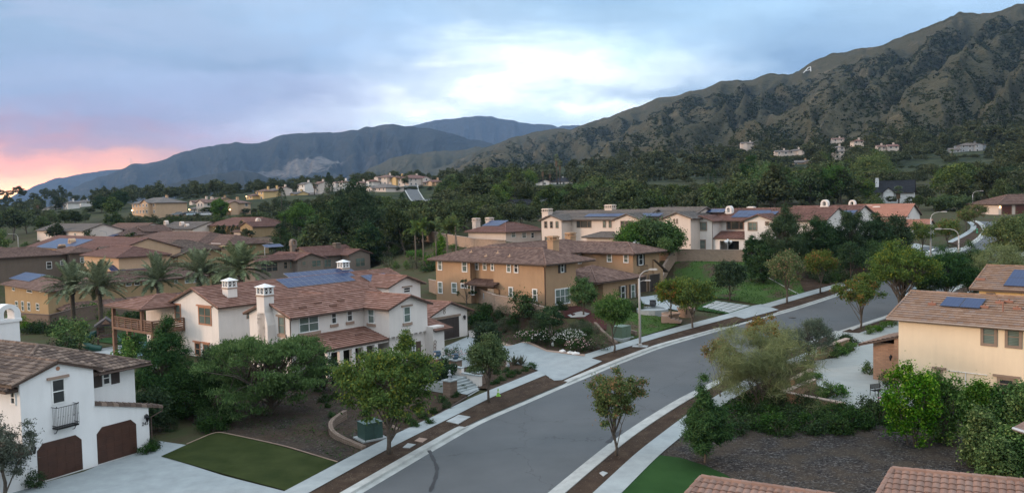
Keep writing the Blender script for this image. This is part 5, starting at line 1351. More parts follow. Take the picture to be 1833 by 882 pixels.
 # gutters and pipes
 g = MB(); g.tube([(xL - .2, p - .62, ze - .28), (-.3, p - .62, ze - .28)], .06, 6); g.tube([(xL - .1, p - .5, ze - .35), (xL + .03, p - .05, ze - .6), (xL + .03, p - .05, .2)], .05, 6); H.part('gutter', g, M_fascia)
 # roof vents
 v_ = MB()
 for t_, k_ in ((.25, .4), (.5, .55), (.62, .3), (.8, .5)):
  xx = xL + (-xL) * t_; yy = p - .6 + (D / 2 + .6) * k_; zz = ze + (yy - p) * pit; v_.box(xx - .4, xx + .4, yy - .12, yy + .12, zz - .02, zz + .16)
 for t_ in (.3, .7): yy = .05 + (p - .05) * .5; xx = xp - xp * t_; zz = pe + (pz - pe) * .5; v_.box(xx - .4, xx + .4, yy - .12, yy + .12, zz, zz + .14)
 H.part('roof_vents', v_, T_red)
 H.done()
build_H2()
# ---- H3
def build_H3():
 H = H3; ze = 6.05; pit = .33; H.zcap = 5.9
 y1 = H.px_x(0, 780, 5)              # far end of the left face
 ya = H.px_x(0, 883, 5); yb_ = H.px_x(0, 842, 5)
 x1 = H.px_y(0, 1031, 4)
 H.box(0, x1, 0, ya, 0, ze); H.box(.9, x1, ya, yb_, 0, ze - .05); H.box(0.0, x1, yb_, y1, 0, ze - .02)
 H.hip(0, x1 + 2.2, 0, y1, ze, pit, oe=.85)
 c = H.loc(at(1133, 452, 118.7)); cx, cy = c.x, c.y
 yb2 = cy + (H.px_x(cx, 1036, 5.5) - cy)
 x2 = H.px_y(cy, 1180, 5)
 H.box(cx, x2, cy, yb2 + 6, 0, ze + .05); H.hip(cx - .0, x2, cy, yb2 + 7, ze + .05, pit, oe=.85)
 H.box(x1 - 1, cx + 2, yb2 - .5, yb2 + 8, 0, ze - .02); H.hip(x1 - 4, x2 - .2, yb2 - .5, yb2 + 8.5, ze, pit, oe=.7)
 # low front wings
 fx0 = x1 - .05;
 H.box(x1, x1 + 5.5, 2.2, 9, 0, 3.3); H.hip(x1 - .6, x1 + 5.6, 1.6, 9, 3.3, pit + .05, oe=.7)
 gx0 = H.px_y(-.6, 1092, 1.6); gx1 = H.px_y(-.6, 1141, 1.6)
 H.box(gx0 - 1.5, gx1, -.6, 8, 0, 3.05); H.hip(gx0 - 3.0, gx1, -.6, 8, 3.05, pit, oe=.8)
 # garage wing at right
 hx0 = gx1 - .2; ax0 = H.px_y(cy - 2, 1141, 1.5); ax1 = H.px_y(cy - 2, 1186, 1.5)
 gy_ = cy - .25; ax1 = H.px_y(gy_, 1187, 1.5); H.box(x2 - 1.8, ax1, gy_, cy + 6, 0, 3.0)
 H.w.extr([(x2 - 1.8, gy_, 3.0), (ax1, gy_, 3.0), (x2 - 1.8, gy_, 4.5)], (0, 0, 0), (0, .2, 0))
 roof_plane(*H.rv, (ax1 + 1.3, gy_ - .12, 2.65), (ax1 + 1.3, cy + 6, 2.65), (x2 - 1.7, cy + 6, 4.65), (x2 - 1.7, gy_ - .12, 4.65), 1)
 H.garage('y', gy_, H.px_y(gy_, 1162.5, 1.3), H.px_y(gy_, 1180.3, 1.3), .05, 2.45, M_shut, 4, 4, 0, frame=M_trim)
 H.garage('y', cy, H.px_y(cy, 1144, 1.3), H.px_y(cy, 1156, 1.3), .05, 2.45, M_shut, 4, 3, 0, frame=M_trim)
 S = lambda x, y: (x / 4.9 + 760, y / 4.9 + 400)
 for a, b, st, k in (((115,303),(157,410),'hung',0),((327,310),(377,426),'hung',0),((441,310),(478,407),'hung',1),((510,312),(547,411),'hung',1),((580,318),(612,414),'hung',0),((719,328),(760,430),'hung',0),((783,330),(825,434),'hung',0),
     ((117,508),(161,613),'hung',0),((237,516),(287,613),'hung',0),((318,523),(381,568),'slide',0),((404,535),(440,628),'hung',0),((738,554),(780,661),'hung',0),((946,571),(992,681),'hung',0)):
  H.winpx('x', .9 if k else 0, S(*a), S(*b), style=st, trim=.13)
 d = H.on('x', 0, *S(555, 568)); d2 = H.on('x', 0, *S(610, 655)); m = MB(); m.box(-.05, -.002, d2[0], d[0], .05, d[1]); H.part('side_door', m, plainm('cream_door', (.55, .47, .38), .6))
 m = MB(); m.box(-.2, -.002, d[0] + .2, d[0] + .7, .8, 1.6); H.part('meter_box', m, M_grey)
 # little tiled canopy
 s0 = H.px_x(-.8, 886, 3.2); s1 = H.px_x(-.8, 833.5, 3.2); H.shed((-1.1, s1, 2.75), (-1.1, s0, 2.75), (.9, s0, 3.35), (.9, s1, 3.35))
 H.winpx('y', 0, S(1190, 336), S(1222, 430), shutters=(.42, M_shut), trim=.1); H.winpx('y', 0, S(1141, 566), S(1276, 708), style='triple', trim=.14)
 T = lambda x, y: (x / 2.939 + 740, y / 2.939 + 380)
 H.winpx('x', cx, T(1018, 216), T(1046, 262), trim=.13); H.winpx('x', cx, T(1105, 220), T(1133, 266), trim=.13)
 H.winpx('y', yb2 - .5, T(864, 218), T(904, 270), style='double', trim=.12)
 H.winpx('y', cy, T(1183, 216), T(1208, 278), trim=.12, shutters=(.4, M_shut))
 H.winpx('y', -.6, T(1090, 386), T(1114, 458), shutters=(.4, M_shut2), trim=.1); H.winpx('y', -.6, T(1143, 378), T(1166, 452), shutters=(.4, M_shut2), trim=.1)
 # balcony rail
 u0, z0 = H.on('y', cy, *T(1182, 318)); u1, z1 = H.on('y', cy, *T(1222, 278)); b = MB()
 for i in range(12): xx = u0 + (u1 - u0) * i / 11; b.tube([(xx, cy - .4, z0), (xx, cy - .4, z1)], .015, 4)
 for z_ in (z0, z1): b.tube([(u0, cy, z_), (u0, cy - .4, z_), (u1, cy - .4, z_), (u1, cy, z_)], .025, 4)
 H.part('balcony', b, M_dark)
 # pipes
 g = MB(); g.tube([(-.7, .1, ze - .3), (-.08, .15, ze - .7), (-.08, .15, .2)], .06, 6); g.tube([(-.7, yb_ - .3, ze - .3), (-.08, yb_ - .1, ze - .6), (-.08, yb_ - .1, 3.4)], .06, 6); g.tube([(.82, ya + .3, ze - .4), (.82, ya + .3, 3.3)], .06, 6)
 g.tube([(-1.1, s0 + .1, 2.7), (-.1, s0 + .0, 2.2), (-.1, s0 - .05, .6), (-.1, s0 - .7, .3)], .06, 6); H.part('downspout', g, M_fascia)
 g = MB(); g.tube([(-.88, y1 + .8, ze - .33), (-.88, -.88, ze - .33), (x1 + 2.9, -.88, ze - .33)], .07, 6); g.tube([(cx - .88, yb2, ze - .28), (cx - .88, cy - .88, ze - .28), (x2 + .8, cy - .88, ze - .28)], .07, 6); H.part('gutter', g, M_fascia)
 yc = yb2 - 0.1; xc = H.px_y(yc, 990, 8.2); H.chimney(xc, yc, 6, H.on('y', yc, 990, 431)[1], 1.35, 1.1, 'pillar'); yc = yb2 + 4.8; xc = H.px_y(yc, 1021, 8.2); H.chimney(xc, yc, 6, H.on('y', yc, 1021, 424)[1], 1.35, 1.1, 'pillar')
 v_ = MB()
 for t_, k_ in ((.35, .4), (.5, .6), (.55, .35), (.75, .6)):
  yy = y1 * t_; xx = -.8 + (x1 / 2 + 1.9) * k_; zz = ze + xx * pit; v_.tube([(xx, yy, zz), (xx, yy, zz + .35)], .06, 5); v_.box(xx - .2, xx + .2, yy - .2, yy + .2, zz + .02, zz + .1)
 H.part('roof_vents', v_, M_peach)
 H.done()
build_H3()
# ---- H4, H5
def build_H4():
 H = H4; ze = H.on('y', 0, 1609, 565)[1]; pit = .33
 S = lambda x, y: (x / 3.674 + 1560, y / 3.674 + 460)
 W_ = 9.0; H.box(0, 26, 0, W_, 0, ze); H.gable(0, 26, 0, W_, ze, pit, 'x', oe=.55, orr=.75)
 H.winpx('y', 0, S(718, 436), S(828, 584), fr=M_trim, trim=.2, style='hung', ymid=(578.5, 619)); H.winpx('y', 0, S(878, 446), S(992, 600), fr=M_trim, trim=.2, ymid=(582, 623))
 H.winpx('y', 0, S(826, 790), S(950, 880), fr=M_trim, trim=.2, lintel=M_trim, glass=M_glass2); H.winpx('y', 0, S(424, 736), S(468, 800), fr=M_trim, trim=.15, lintel=M_trim, glass=M_glass2)
 # inner white sashes
 P = lambda v: H.on('y', 0, *S(*v))
 b = MB(); a, c, d = P((500, 743)), P((620, 760)), P((760, 775)); b.tube([(a[0], -.05, a[1]), (d[0], -.05, a[1])], .03, 6); b.tube([(c[0], -.05, a[1]), (c[0], -.05, a[1] - 1.2)], .03, 6); H.part('pipe', b, M_wframe)
 g = MB(); g.tube([(-.7, -.6, ze - .22), (26, -.6, ze - .22)], .07, 6); H.part('gutter', g, plainm('taupe_gutter', (.30, .25, .22), .5))
 Sl = Vector((0, 1, pit)).normalized(); n_ = Vector((1, 0, 0)).cross(Sl)
 def sl(px, py): v = ray(px, py); o = H.loc(CAMP); d = Vector((v.dot(H.X), v.dot(H.Y), v.z)); t = (Vector((0, 0, ze)) - o).dot(n_) / d.dot(n_); return o + d * t
 a = sl(1682, 549.5); H.solar(a, (1, 0, 0), Sl, 2, 1, (sl(1753, 554).x - a.x) / 2, 1.75, .14, M_pvk)
 v_ = MB()
 for q in ((400, 315), (745, 335), (960, 345), (845, 305), (905, 300)):
  p = sl(*S(*q)); v_.box(p.x - .28, p.x + .28, p.y - .12, p.y + .12, p.z, p.z + .18); v_.tube([(p.x, p.y, p.z), (p.x, p.y, p.z + .3)], .06, 5)
 p = sl(*S(865, 360)); v_.tube([(p.x, p.y, p.z), (p.x, p.y, p.z + .6)], .05, 6); H.part('roof_vents', v_, T_salmon)
 # brick wing toward the street
 bw = H.px_y(1.2, 1563, 2); zt = H.on('y', 1.2, 1585, 600)[1]
 zt = 3.0
 V = []; m = MB()
 def bx(x0, x1, y0, y1, z0, z1, name='brick_wall'):
  V = []; F = []; UV = []
  for (a, b, L) in (((x0, y0), (x1, y0), x1 - x0), ((x1, y0), (x1, y1), y1 - y0), ((x1, y1), (x0, y1), x1 - x0), ((x0, y1), (x0, y0), y1 - y0)):
   n = len(V); V += [(*a, z0), (*b, z0), (*b, z1), (*a, z1)]; UV += [(0, z0), (L, z0), (L, z1), (0, z1)]; F.append((n, n+1, n+2, n+3))
  mesh_obj(name, V, F, M_brick, H.e, uvs=UV)
 bx(bw, bw + 1.9, 1.2, 6.5, -.6, zt + .25); bx(bw + 1.9, -.01, .6, 6.5, -.6, zt + .8)
 H.shed((bw - .8, .2, zt + .1), (bw - .8, .2, zt + .1), (0, 0.2, 0), (0, 0, 0)) if False else None
 V_, F_, UV_, MI_ = H.rv
 # mono-pitch roof falling to the street end (toward -x)
 roof_plane(V_, F_, UV_, MI_, (bw - .9, 6.9, zt + .05), (bw - .9, .5, zt + .05), (-.02, .5, zt + 1.05), (-.02, 6.9, zt + 1.05), 1)
 u, z = H.on('y', .6, 1596, 640); H.lantern('y', .6, u, z, .9)
 H.done()
 H = H5; ze = H.on('y', 0, 1760, 513)[1]
 H.box(0, 20, 0, 9, 0, ze); H.gable(0, 20, 0, 9, ze, .36, 'x', oe=.5, orr=.7)
 H.winpx('y', 0, S(755, 232), S(812, 262), fr=M_trim, trim=.1)
 Sl = Vector((0, 1, .36)).normalized(); n_ = Vector((1, 0, 0)).cross(Sl)
 v = ray(1796, 513); o = H.loc(CAMP); d = Vector((v.dot(H.X), v.dot(H.Y), v.z)); t = (Vector((0, 0, ze)) - o).dot(n_) / d.dot(n_); a = o + d * t
 H.solar(a, (1, 0, 0), Sl, 3, 2, 1.75, 1.75, .14, M_pvk)
 m = MB(); p = a + Vector((-2.2, 0, 0)) + Sl * 1.2; m.box(p.x - .4, p.x + .4, p.y - .15, p.y + .15, p.z, p.z + .18); H.part('roof_vents', m, T_salmon)
 H.done()
build_H4()
# ---- foreground roofs at the bottom edge
def build_H6():
 O = at(1545, 1060, 31.0); O.z = 0.1
 H = House('near_roof_house', 'house below the camera of which only salmon tile roofs show along the bottom edge', O, radians(-32), M_cream, T_rose, lod=2)
 a = H.loc(at(1253, 856, 35.0));
 # left wing: hip whose top cap runs to the lower right
 zr = at(1253, 856, 35.0).z
 H.box(a.x + .8, a.x + 8, a.y - 7, a.y - .6, 0, zr - .7)
 V, F, UV, MI = H.rv
 P = at(1256, 853, 35.5); Q = at(1480, 884, 33.0); P = H.loc(P); Q = H.loc(Q); dr = (Q - P); Q = P + dr * 1.6
 dn = Vector((-.15, -1, 0)).normalized() * 4 + Vector((0, 0, -1.1))
 roof_plane(V, F, UV, MI, P + dn, Q + dn, Q, P, 2); cap_line(V, F, UV, MI, P, Q, .15, .42, 2); cap_line(V, F, UV, MI, P + dn, P, .13, .42, 2)
 P2 = H.loc(at(1598, 838, 36.0)); Q2 = H.loc(at(1833, 860, 33.6)); Q2 = P2 + (Q2 - P2) * 1.5
 roof_plane(V, F, UV, MI, P2 + dn, Q2 + dn, Q2, P2, 2); cap_line(V, F, UV, MI, P2, Q2, .15, .42, 2); cap_line(V, F, UV, MI, P2 + dn, P2, .13, .42, 2)
 H.box(P2.x + .8, P2.x + 9, P2.y - 8, P2.y - .6, 0, P2.z - .8)
 # small corner at the right edge
 P3 = H.loc(at(1836, 752, 40.0)); d3 = H.loc(at(1813, 764, 38.8)) - P3; q3 = Vector((2.5, -2.2, -.1))
 roof_plane(V, F, UV, MI, P3 + d3, P3 + d3 + q3, P3 + q3 * 1.0, P3, 2); H.box(P3.x + .4, P3.x + 5, P3.y - 3.4, P3.y - 1.0, 0, P3.z - .9)
 H.part('gutter', MB().tube([tuple(P3 + d3 + Vector((0, 0, -.05))), tuple(P3 + d3 + q3 + Vector((0, 0, -.05)))], .07, 6), M_steel)
 H.done()
build_H6()
# ------------------------------------------------------------------ neighbours further back
M_lite = None
def build_H7():
 H = H7; H.zcap = 5.7; ze = 5.85; pit = .36; f = 'y'
 S = lambda x, y: (x / 3.676 + 1160, y / 3.676 + 330)
 x0 = H.px_y(0, 1237, 4); g2a = H.px_y(0, 1333, 4); g2b = H.px_y(0, 1384, 4); xe = H.px_y(3, 1478, 4)
 H.box(x0, 0, 0, 12, 0, ze); H.gable(x0, 0, 0, 9, ze, pit, 'y', oe=.6, orr=.5)
 H.box(x0 - 3, x0 + .5, 2, 10, 0, ze - .1); H.gable(x0 - 3, x0 + 1, 2, 9, ze, pit, 'y', oe=.5, orr=.4)
 H.box(g2a, g2b, 0, 12, 0, ze); H.gable(g2a, g2b, 0, 9, ze, pit, 'y', oe=.6, orr=.5)
 H.box(x0 + 1, xe, 3.2, 13, 0, ze - .02); H.gable(x0, xe, 3.2, 13, ze, pit, 'x', oe=.6, orr=.3)
 H.shed((.05, .1, 2.75), (g2a - .05, .1, 2.75), (g2a - .05, 3.2, 3.9), (.05, 3.2, 3.9)); H.box(.02, 1.2, .3, .8, 0, 2.7); H.box(g2a - 1.2, g2a - .02, .3, .8, 0, 2.7); H.box(1.2, g2a - 1.2, .3, .7, 2.3, 2.7)
 d = MB(); d.box(1.3, g2a - 1.3, 3.1, 3.19, .1, 2.2); H.part('patio_door', d, M_glass2)
 for a, b, st, fr in (((316,246),(389,306),'double',M_trim),((516,240),(632,300),'picture',M_bframe),((656,246),(720,306),'double',M_trim),((770,243),(799,270),'hung',M_trim),((267,362),(381,425),'triple',M_trim)):
  H.winpx(f, 3.2 if a[0] == 516 else 0, S(*a), S(*b), style=st, fr=fr, trim=.16)
 H.winpx(f, 0, (1347, 428), (1372, 446), style='double', fr=M_wframe)
 xc = H.px_y(6, 1306, 8); H.chimney(xc, 6, 6, H.on(f, 6, 1306, 381)[1], 0.95, .9, 'arch'); xc = H.px_y(9, 1345, 8); H.chimney(xc, 9, 6, H.on(f, 9, 1345, 377)[1], 1.1, .9, 'pillar')
 Sl = Vector((0, 1, pit)).normalized(); n_ = Vector((1, 0, 0)).cross(Sl)
 def sl(px, py): v = ray(px, py); o = H.loc(CAMP); d = Vector((v.dot(H.X), v.dot(H.Y), v.z)); t = (Vector((0, 3.2, ze)) - o).dot(n_) / d.dot(n_); return o + d * t
 a = sl(1308, 390); H.solar(a, (1, 0, 0), Sl, 6, 2, 1.0, 1.65, .12, M_pvk); a = sl(1330, 386); H.solar(a + Vector((1, 0, 0.02)), (1, 0, 0), Sl, 4, 1, 1.2, 1.65, .12, M_pvk)
 a = sl(1262, 386); H.solar(a + Vector((0, 0, .5)), (1, 0, 0), Sl, 3, 1, 1.2, 1.65, .12)
 g = MB(); g.tube([(x0, 2.5, ze - .25), (xe, 2.5, ze - .25)], .07, 6); g.tube([(.04, -.05, ze - .3), (.04, -.05, .1)], .05, 6); H.part('gutter', g, M_fascia)
 H.done()
build_H7()
HOUSES = []
def hs(name, label, px, py, d, yaw, wm, rm, specs, wins=(), lod=1, fall=5, group=None, padz=True, cat='house', fascia=None, chim=(), solar=(), pitch=.33, trimw=.1, wfr=None):
 """specs: (roof, x0, x1, y0, y1, wall height[, axis]) ; x/y entries may be ('px', value) measured on the wall plane named by the block"""
 O = at(px, py, d); H = House(name, label, O, yaw, wm, rm, fascia, lod, cat, group)
 ext_ = [1e9, -1e9, 1e9, -1e9]; H.zcap = max(sp[5] for sp in specs) - .1
 for sp in specs:
  k, x0, x1, y0, y1, z = sp[:6]
  def ev(v, fn, c): return fn(c, v[1], z) if isinstance(v, tuple) else v
  y0 = ev(y0, H.px_x, 0); y1 = ev(y1, H.px_x, 0)
  x0 = ev(x0, H.px_y, y0); x1 = ev(x1, H.px_y, y0)
  if x0 > x1: x0, x1 = x1, x0
  if y0 > y1: y0, y1 = y1, y0
  if k != 'roof': H.box(x0, x1, y0, y1, 0, z); ext_ = [min(ext_[0], x0), max(ext_[1], x1), min(ext_[2], y0), max(ext_[3], y1)]
  if k in ('hip', 'roof'): H.hip(x0, x1, y0, y1, z, pitch, oe=.7)
  elif k == 'gx': H.gable(x0, x1, y0, y1, z, pitch, 'x', oe=.6)
  elif k == 'gy': H.gable(x0, x1, y0, y1, z, pitch, 'y', oe=.6)
  elif k == 'patio':
   pass
 if padz: mp(H, tuple(ext_), None, fall)
 for wn in wins:
  ax, c, a, b = wn[:4]; kw = wn[4] if len(wn) > 4 else {}
  try: H.winpx(ax, c, a, b, trim=trimw, fr=wfr, **kw)
  except ZeroDivisionError: pass
 for (ax, c, pxc, pytop, st, w_) in chim:
  if ax == 'y': xc = H.px_y(c, pxc, 7); yc = c
  else: yc = H.px_x(c, pxc, 7); xc = c
  H.chimney(xc, yc, 2, H.on('y', yc, pxc, pytop)[1] - (.75 if st in ('arch', 'lattice', 'pillar') else .4), w_, w_ * .8, st)
 for (base, axis, p0, cols, rows, pw, fr) in solar:
  y0, ze = base; Sl = Vector((0, 1, pitch)).normalized() if axis == 'y' else Vector((1, 0, pitch)).normalized(); U = Vector((1, 0, 0)) if axis == 'y' else Vector((0, -1, 0))
  n_ = U.cross(Sl); v = ray(*p0); o = H.loc(CAMP); d_ = Vector((v.dot(H.X), v.dot(H.Y), v.z)); P0 = Vector((0, y0, ze)) if axis == 'y' else Vector((y0, 0, ze))
  t = (P0 - o).dot(n_) / d_.dot(n_); H.solar(o + d_ * t, U, Sl, cols, rows, pw, 1.65, .14, fr)
 H.done(); HOUSES.append(H); return H
P_ = lambda v: ('px', v)
Z1 = lambda x, y: (x / 3.391 + 0, y / 3.391 + 320)
Z2 = lambda x, y: (x / 4.009 + 320, y / 4.009 + 300)
Z4 = lambda x, y: (x / 3.985 + 940, y / 3.985 + 240)
def wl_(ax, c, Z, lst, **kw): return [(ax, c, Z(a, b), Z(c_, d), kw) for (a, b, c_, d) in lst]
# left ochre house
hs('ochre_house', 'ochre two-storey house with solar panels on its left hip roof behind the two nearest palms', 88, 577, 148, A45, M_ochre, T_brown,
 [('hip', 0, P_(163), 0, P_(8), 5.85), ('hip', 8, P_(378), 7, 17, 5.8), ('hip', 2, 30, -3.2, 0.6, 2.6)],
 wl_('x', 0, Z1, [(72,615,91,678),(160,628,196,690),(238,635,255,688),(93,742,112,790),(130,742,148,800),(167,748,186,800),(219,755,240,798)]) + wl_('y', 0, Z1, [(338,645,384,700),(400,650,425,700)]) + wl_('y', 7, Z1, [(760,588,798,650),(812,584,850,645),(862,580,897,640),(1058,610,1080,636)]) + wl_('y', 7, Z2, [(42,778,150,826)], style='triple'),
 chim=[('y', 10, 184, 466, 'pillar', 1.4)], solar=[((0, 5.85), 'x', (16, 499), 8, 2, 1.6, None), ((7, 5.8), 'y', (199, 486), 11, 2, 1.0, None)], fascia=M_fascia)
hs('brown_house', 'dark brown two-storey house with grey brown roofs, far left behind the ochre house', 127, 497, 190, A45, M_brown, T_brown,
 [('hip', -18, P_(118), 2, 12, 5.6), ('hip', -24, P_(62), 6, 18, 5.6), ('hip', 0, P_(172), 0, 11, 5.9)],
 wl_('y', 2, Z1, [(280,502,316,546),(364,495,393,522)]) + wl_('y', 6, Z1, [(40,512,70,550),(93,508,122,545),(148,506,175,542)]) + wl_('y', 0, Z1, [(485,476,511,512),(553,474,571,504)]),
 chim=[('y', 12, 110, 440, 'pillar', 1.5)])
hs('taupe_house', 'taupe two-storey house with maroon brown gables right of the largest palm', 458, 522, 157, A45, M_taupe, T_deep,
 [('gx', 0, P_(536), 0, P_(437), 5.9), ('gy', P_(532), P_(579), -1.5, 10, 5.7), ('gx', P_(560), P_(640), 2.5, 12, 5.9), ('gy', P_(625), P_(662), -.5, 12, 5.9)],
 wl_('y', 0, Z2, [(585,678,712,748)], style='triple') + wl_('y', 0, Z2, [(750,674,781,726),(793,674,812,726)]) + wl_('y', -1.5, Z2, [(882,670,914,702)]) + wl_('y', -1.5, Z2, [(952,662,1022,712)], style='double') + wl_('y', 2.5, Z2, [(1040,655,1096,715)], style='double') + wl_('y', -.5, Z2, [(1266,645,1338,710)], style='double'),
 chim=[('y', 6, 603, 434, 'pillar', 1.3), ('y', 9, 525, 432, 'arch', 1.1)], solar=[((0, 5.9), 'y', (476, 444), 4, 1, 1.0, None)], wfr=M_trim)
hs('hip_roof_house', 'wide yellowish house with a broad grey brown hip roof and arched patio, mid left', 262, 452, 238, Am, M_ochre, T_brown,
 [('hip', P_(226), P_(352), 0, 15, 3.2), ('hip', P_(330), P_(404), 3, 15, 3.0)],
 wl_('y', 0, Z1, [(910,388,945,420),(945,388,973,420),(1015,385,1130,416)], style='double') + wl_('y', 3, Z2, [(103,528,150,562),(232,522,302,558)], style='double'), fascia=M_fascia)
hs('gabled_house', 'low house with grey brown gables in front of the wide hip roof, mid left', 250, 487, 190, A45, M_ochre, T_grey,
 [('gx', P_(200), P_(300), 0, 14, 3.6), ('gy', P_(318), P_(372), -3, 10, 3.4), ('hip', P_(290), P_(400), 3, 16, 4.4)],
 wl_('y', 0, Z1, [(700,512,730,528)]), chim=[('y', 8, 370, 437, 'pillar', 1.6), ('y', 3, 399, 441, 'lattice', 1.7), ('y', 5, 377, 452, 'pillar', 1.2)])
hs('solar_roof_house', 'house whose long slope is almost covered by one blue solar array, far left', 53, 462, 228, Am, M_peach, T_deep,
 [('gx', 0, P_(205), 0, 15, 3.4), ('hip', P_(150), P_(212), -6, 4, 3.0)],
 chim=[('y', 3, 128, 430, 'arch', 1.6), ('y', -2, 110, 437, 'pillar', 1.4)], solar=[((0, 3.4), 'y', (62, 443), 16, 4, 1.55, None)], fascia=M_fascia)
far_left = [
 ('low cream house with grey gable roof left of the middle of the far left roofs', 75, 428, 270, Am, M_pale, T_gshin, [('gx', P_(66), P_(150), 0, 11, 3.0)], [('y', 4, 131, 408, 'arch', 1.4), ('y', 3, 110, 410, 'pillar', 1.3)], []),
 ('house with solar panels and a lit porch beyond the array covered slope', 165, 436, 262, Am, M_peach, T_brown, [('hip', P_(160), P_(216), 0, 12, 3.0)], [('y', 5, 166, 409, 'pillar', 1.3)], [((0, 3.0), 'y', (172, 426), 10, 2, 1.0, None)]),
 ('grey roofed house with three white chimneys below the green slope', 285, 424, 285, Am, M_pale, T_gshin, [('gx', P_(283), P_(345), 0, 12, 3.0)], [('y', 3, 297, 397, 'arch', 1.3), ('y', 3, 325, 399, 'arch', 1.3), ('y', 2, 334, 403, 'arch', 1.2)], []),
 ('cream house with white gable and dark slim cypresses, below the green slope', 215, 428, 270, Am, M_ivory, T_brown, [('gx', P_(180), P_(240), 0, 12, 3.0), ('gy', P_(236), P_(258), -2, 6, 2.8)], [('y', 4, 225, 404, 'pillar', 1.3)], []),
 ('ochre house with red roof behind a row of cypresses', 372, 420, 272, Am, M_ochre, T_deep, [('hip', P_(368), P_(456), 0, 13, 3.2), ('gy', P_(430), P_(452), -4, 5, 3.0)], [('y', 4, 397, 396, 'pillar', 1.2), ('y', 4, 436, 394, 'pillar', 1.2)], []),
 ('pale gabled house with long low wing left of the big grey tree', 450, 432, 245, A45, M_pale, T_brown, [('gy', P_(448), P_(490), 0, 10, 3.0), ('gx', P_(488), P_(538), 4, 12, 3.0)], [('y', 6, 518, 403, 'lattice', 1.2), ('y', 6, 462, 393, 'arch', 1.2)], []),
]
for L, px, py, d, yw, wm, rm, sp, ch, so_ in far_left:
 h = hs('bungalow', L, px, py, d, yw, wm, rm, sp, chim=ch, solar=so_)
 x0, x1 = sp[0][1][1], sp[0][2][1]
 for k in range(3):
  u = h.px_y(0, x0 + (x1 - x0) * (.2 + .3 * k), 1.5); h.win('y', sp[0][3] if isinstance(sp[0][3], (int, float)) else 0, u, u + 1.5, 0.9, 2.2, trim=.12)
# centre and right background
hs('red_roof_house', 'single-storey house with a broad red hip roof and two chimneys behind the queen palms', 906, 440, 168, A45, M_pale, T_deep,
 [('hip', 0, P_(968), 0, P_(838), 3.0), ('hip', 3, P_(955), 3, P_(852), 3.5)], [('y', 0, (915, 414), (923, 425)), ('y', 0, (934, 416), (942, 426)), ('y', 0, (950, 416), (956, 426))],
 chim=[('x', 5, 852, 390, 'pillar', 1.4), ('x', 6, 876, 389, 'pillar', 1.4)], solar=[((0, 3.0), 'x', (862, 405), 5, 2, 1.0, None)])
H12 = hs('long_cream_house', 'long cream two-storey house with grey brown roof left of the dark hedge trees', 1006, 447, 160, Am, M_pale, T_gshin,
 [('gy', P_(969), 0, 0, 9, 5.85), ('gx', P_(972), P_(1150), 3, 12, 5.9), ('gy', P_(1100), P_(1145), .5, 9, 5.85), ('gx', P_(1140), P_(1236), 5, 15, 6.0), ('gy', P_(1188), P_(1236), 2, 12, 6.0), ('hip', P_(1050), P_(1100), -1, 3, 2.8)],
 wl_('y', 0, Z4, [(136,621,159,671),(177,621,199,671),(217,621,239,671),(140,730,164,768)]) + wl_('y', 3, Z4, [(554,617,578,668),(596,617,618,668),(273,620,291,671)]) + wl_('y', 3, Z4, [(367,616,474,668)], style='picture') + wl_('y', .5, Z4, [(680,617,776,673)], style='triple') + wl_('y', 2, Z4, [(1060,603,1070,640),(1078,603,1090,640)]),
 chim=[('y', 5, 979.5, 373, 'pillar', 1.7), ('y', 8, 1092.5, 366, 'pillar', 1.7)], solar=[((3, 5.9), 'y', (1045, 389), 17, 1, 1.0, M_pvk)], lod=1, wfr=M_trim)
hs('gable_end_house', 'pinkish white house with square chimneyed red roof just right of the tall pine', 1500, 440, 150, radians(-42), M_ivory, T_deep,
 [('gx', P_(1405), P_(1530), 2.5, 12, 5.6), ('gy', P_(1477), P_(1500), 0, 9, 5.7)],
 [('y', 0, (1486.5, 392.5), (1496, 410), {'style': 'double'})] + [('y', 2.5, (1433, 395), (1447, 410), {'style': 'double'}), ('y', 2.5, (1449, 395), (1460, 410), {'style': 'double'})],
 chim=[('y', 7, 1477, 362, 'arch', 1.15)], solar=[((2.5, 5.6), 'y', (1434, 389), 8, 2, 1.15, M_pvk)], wfr=M_trim)
hs('salmon_roof_house', 'white gabled house with a long plain salmon roof beside the side street', 1640, 431, 163, radians(-38), M_ivory, T_salmon,
 [('gx', P_(1515), P_(1622), 2, 14, 5.0), ('gx', P_(1560), P_(1660), -1, 5, 3.0)],
 [('y', -1, (1620, 407), (1628, 418)), ('y', -1, (1636, 405), (1642, 417)), ('y', -1, (1600, 408), (1609, 418))],
 chim=[('y', 8, 1526, 362, 'arch', 1.15), ('y', 8, 1557, 367, 'pillar', 1.3), ('y', 7, 1570, 369, 'pillar', 1.3)], pitch=.36)
H10 = hs('double_garage_house', 'low cream house with two red brown garage doors where the road ends, far right', 1787.5, 384.5, 200, radians(2), M_pale, T_brown,
 [('hip', 0, 22, 0, 12, 2.75)], chim=())
for a, b in ((1793.5, 1810.2), (1818, 1834)):
 H10.garage('y', 0, H10.px_y(0, a, 1), H10.px_y(0, b, 1), .05, 2.2, plainm('garage_door_maroon', (.10, .03, .022), .5), 4, 3, 0, frame=M_trim)
def lamp_mat(name, c, s):
 m = bpy.data.materials.new(name); m.use_nodes = True; b = m.node_tree.nodes['Principled BSDF']; b.inputs['Emission Color'].default_value = c + (1,); b.inputs['Emission Strength'].default_value = s; b.inputs['Base Color'].default_value = (.8, .7, .6, 1); return m
M_lit = lamp_mat('porch_light_glow', (1, .62, .30), 6)
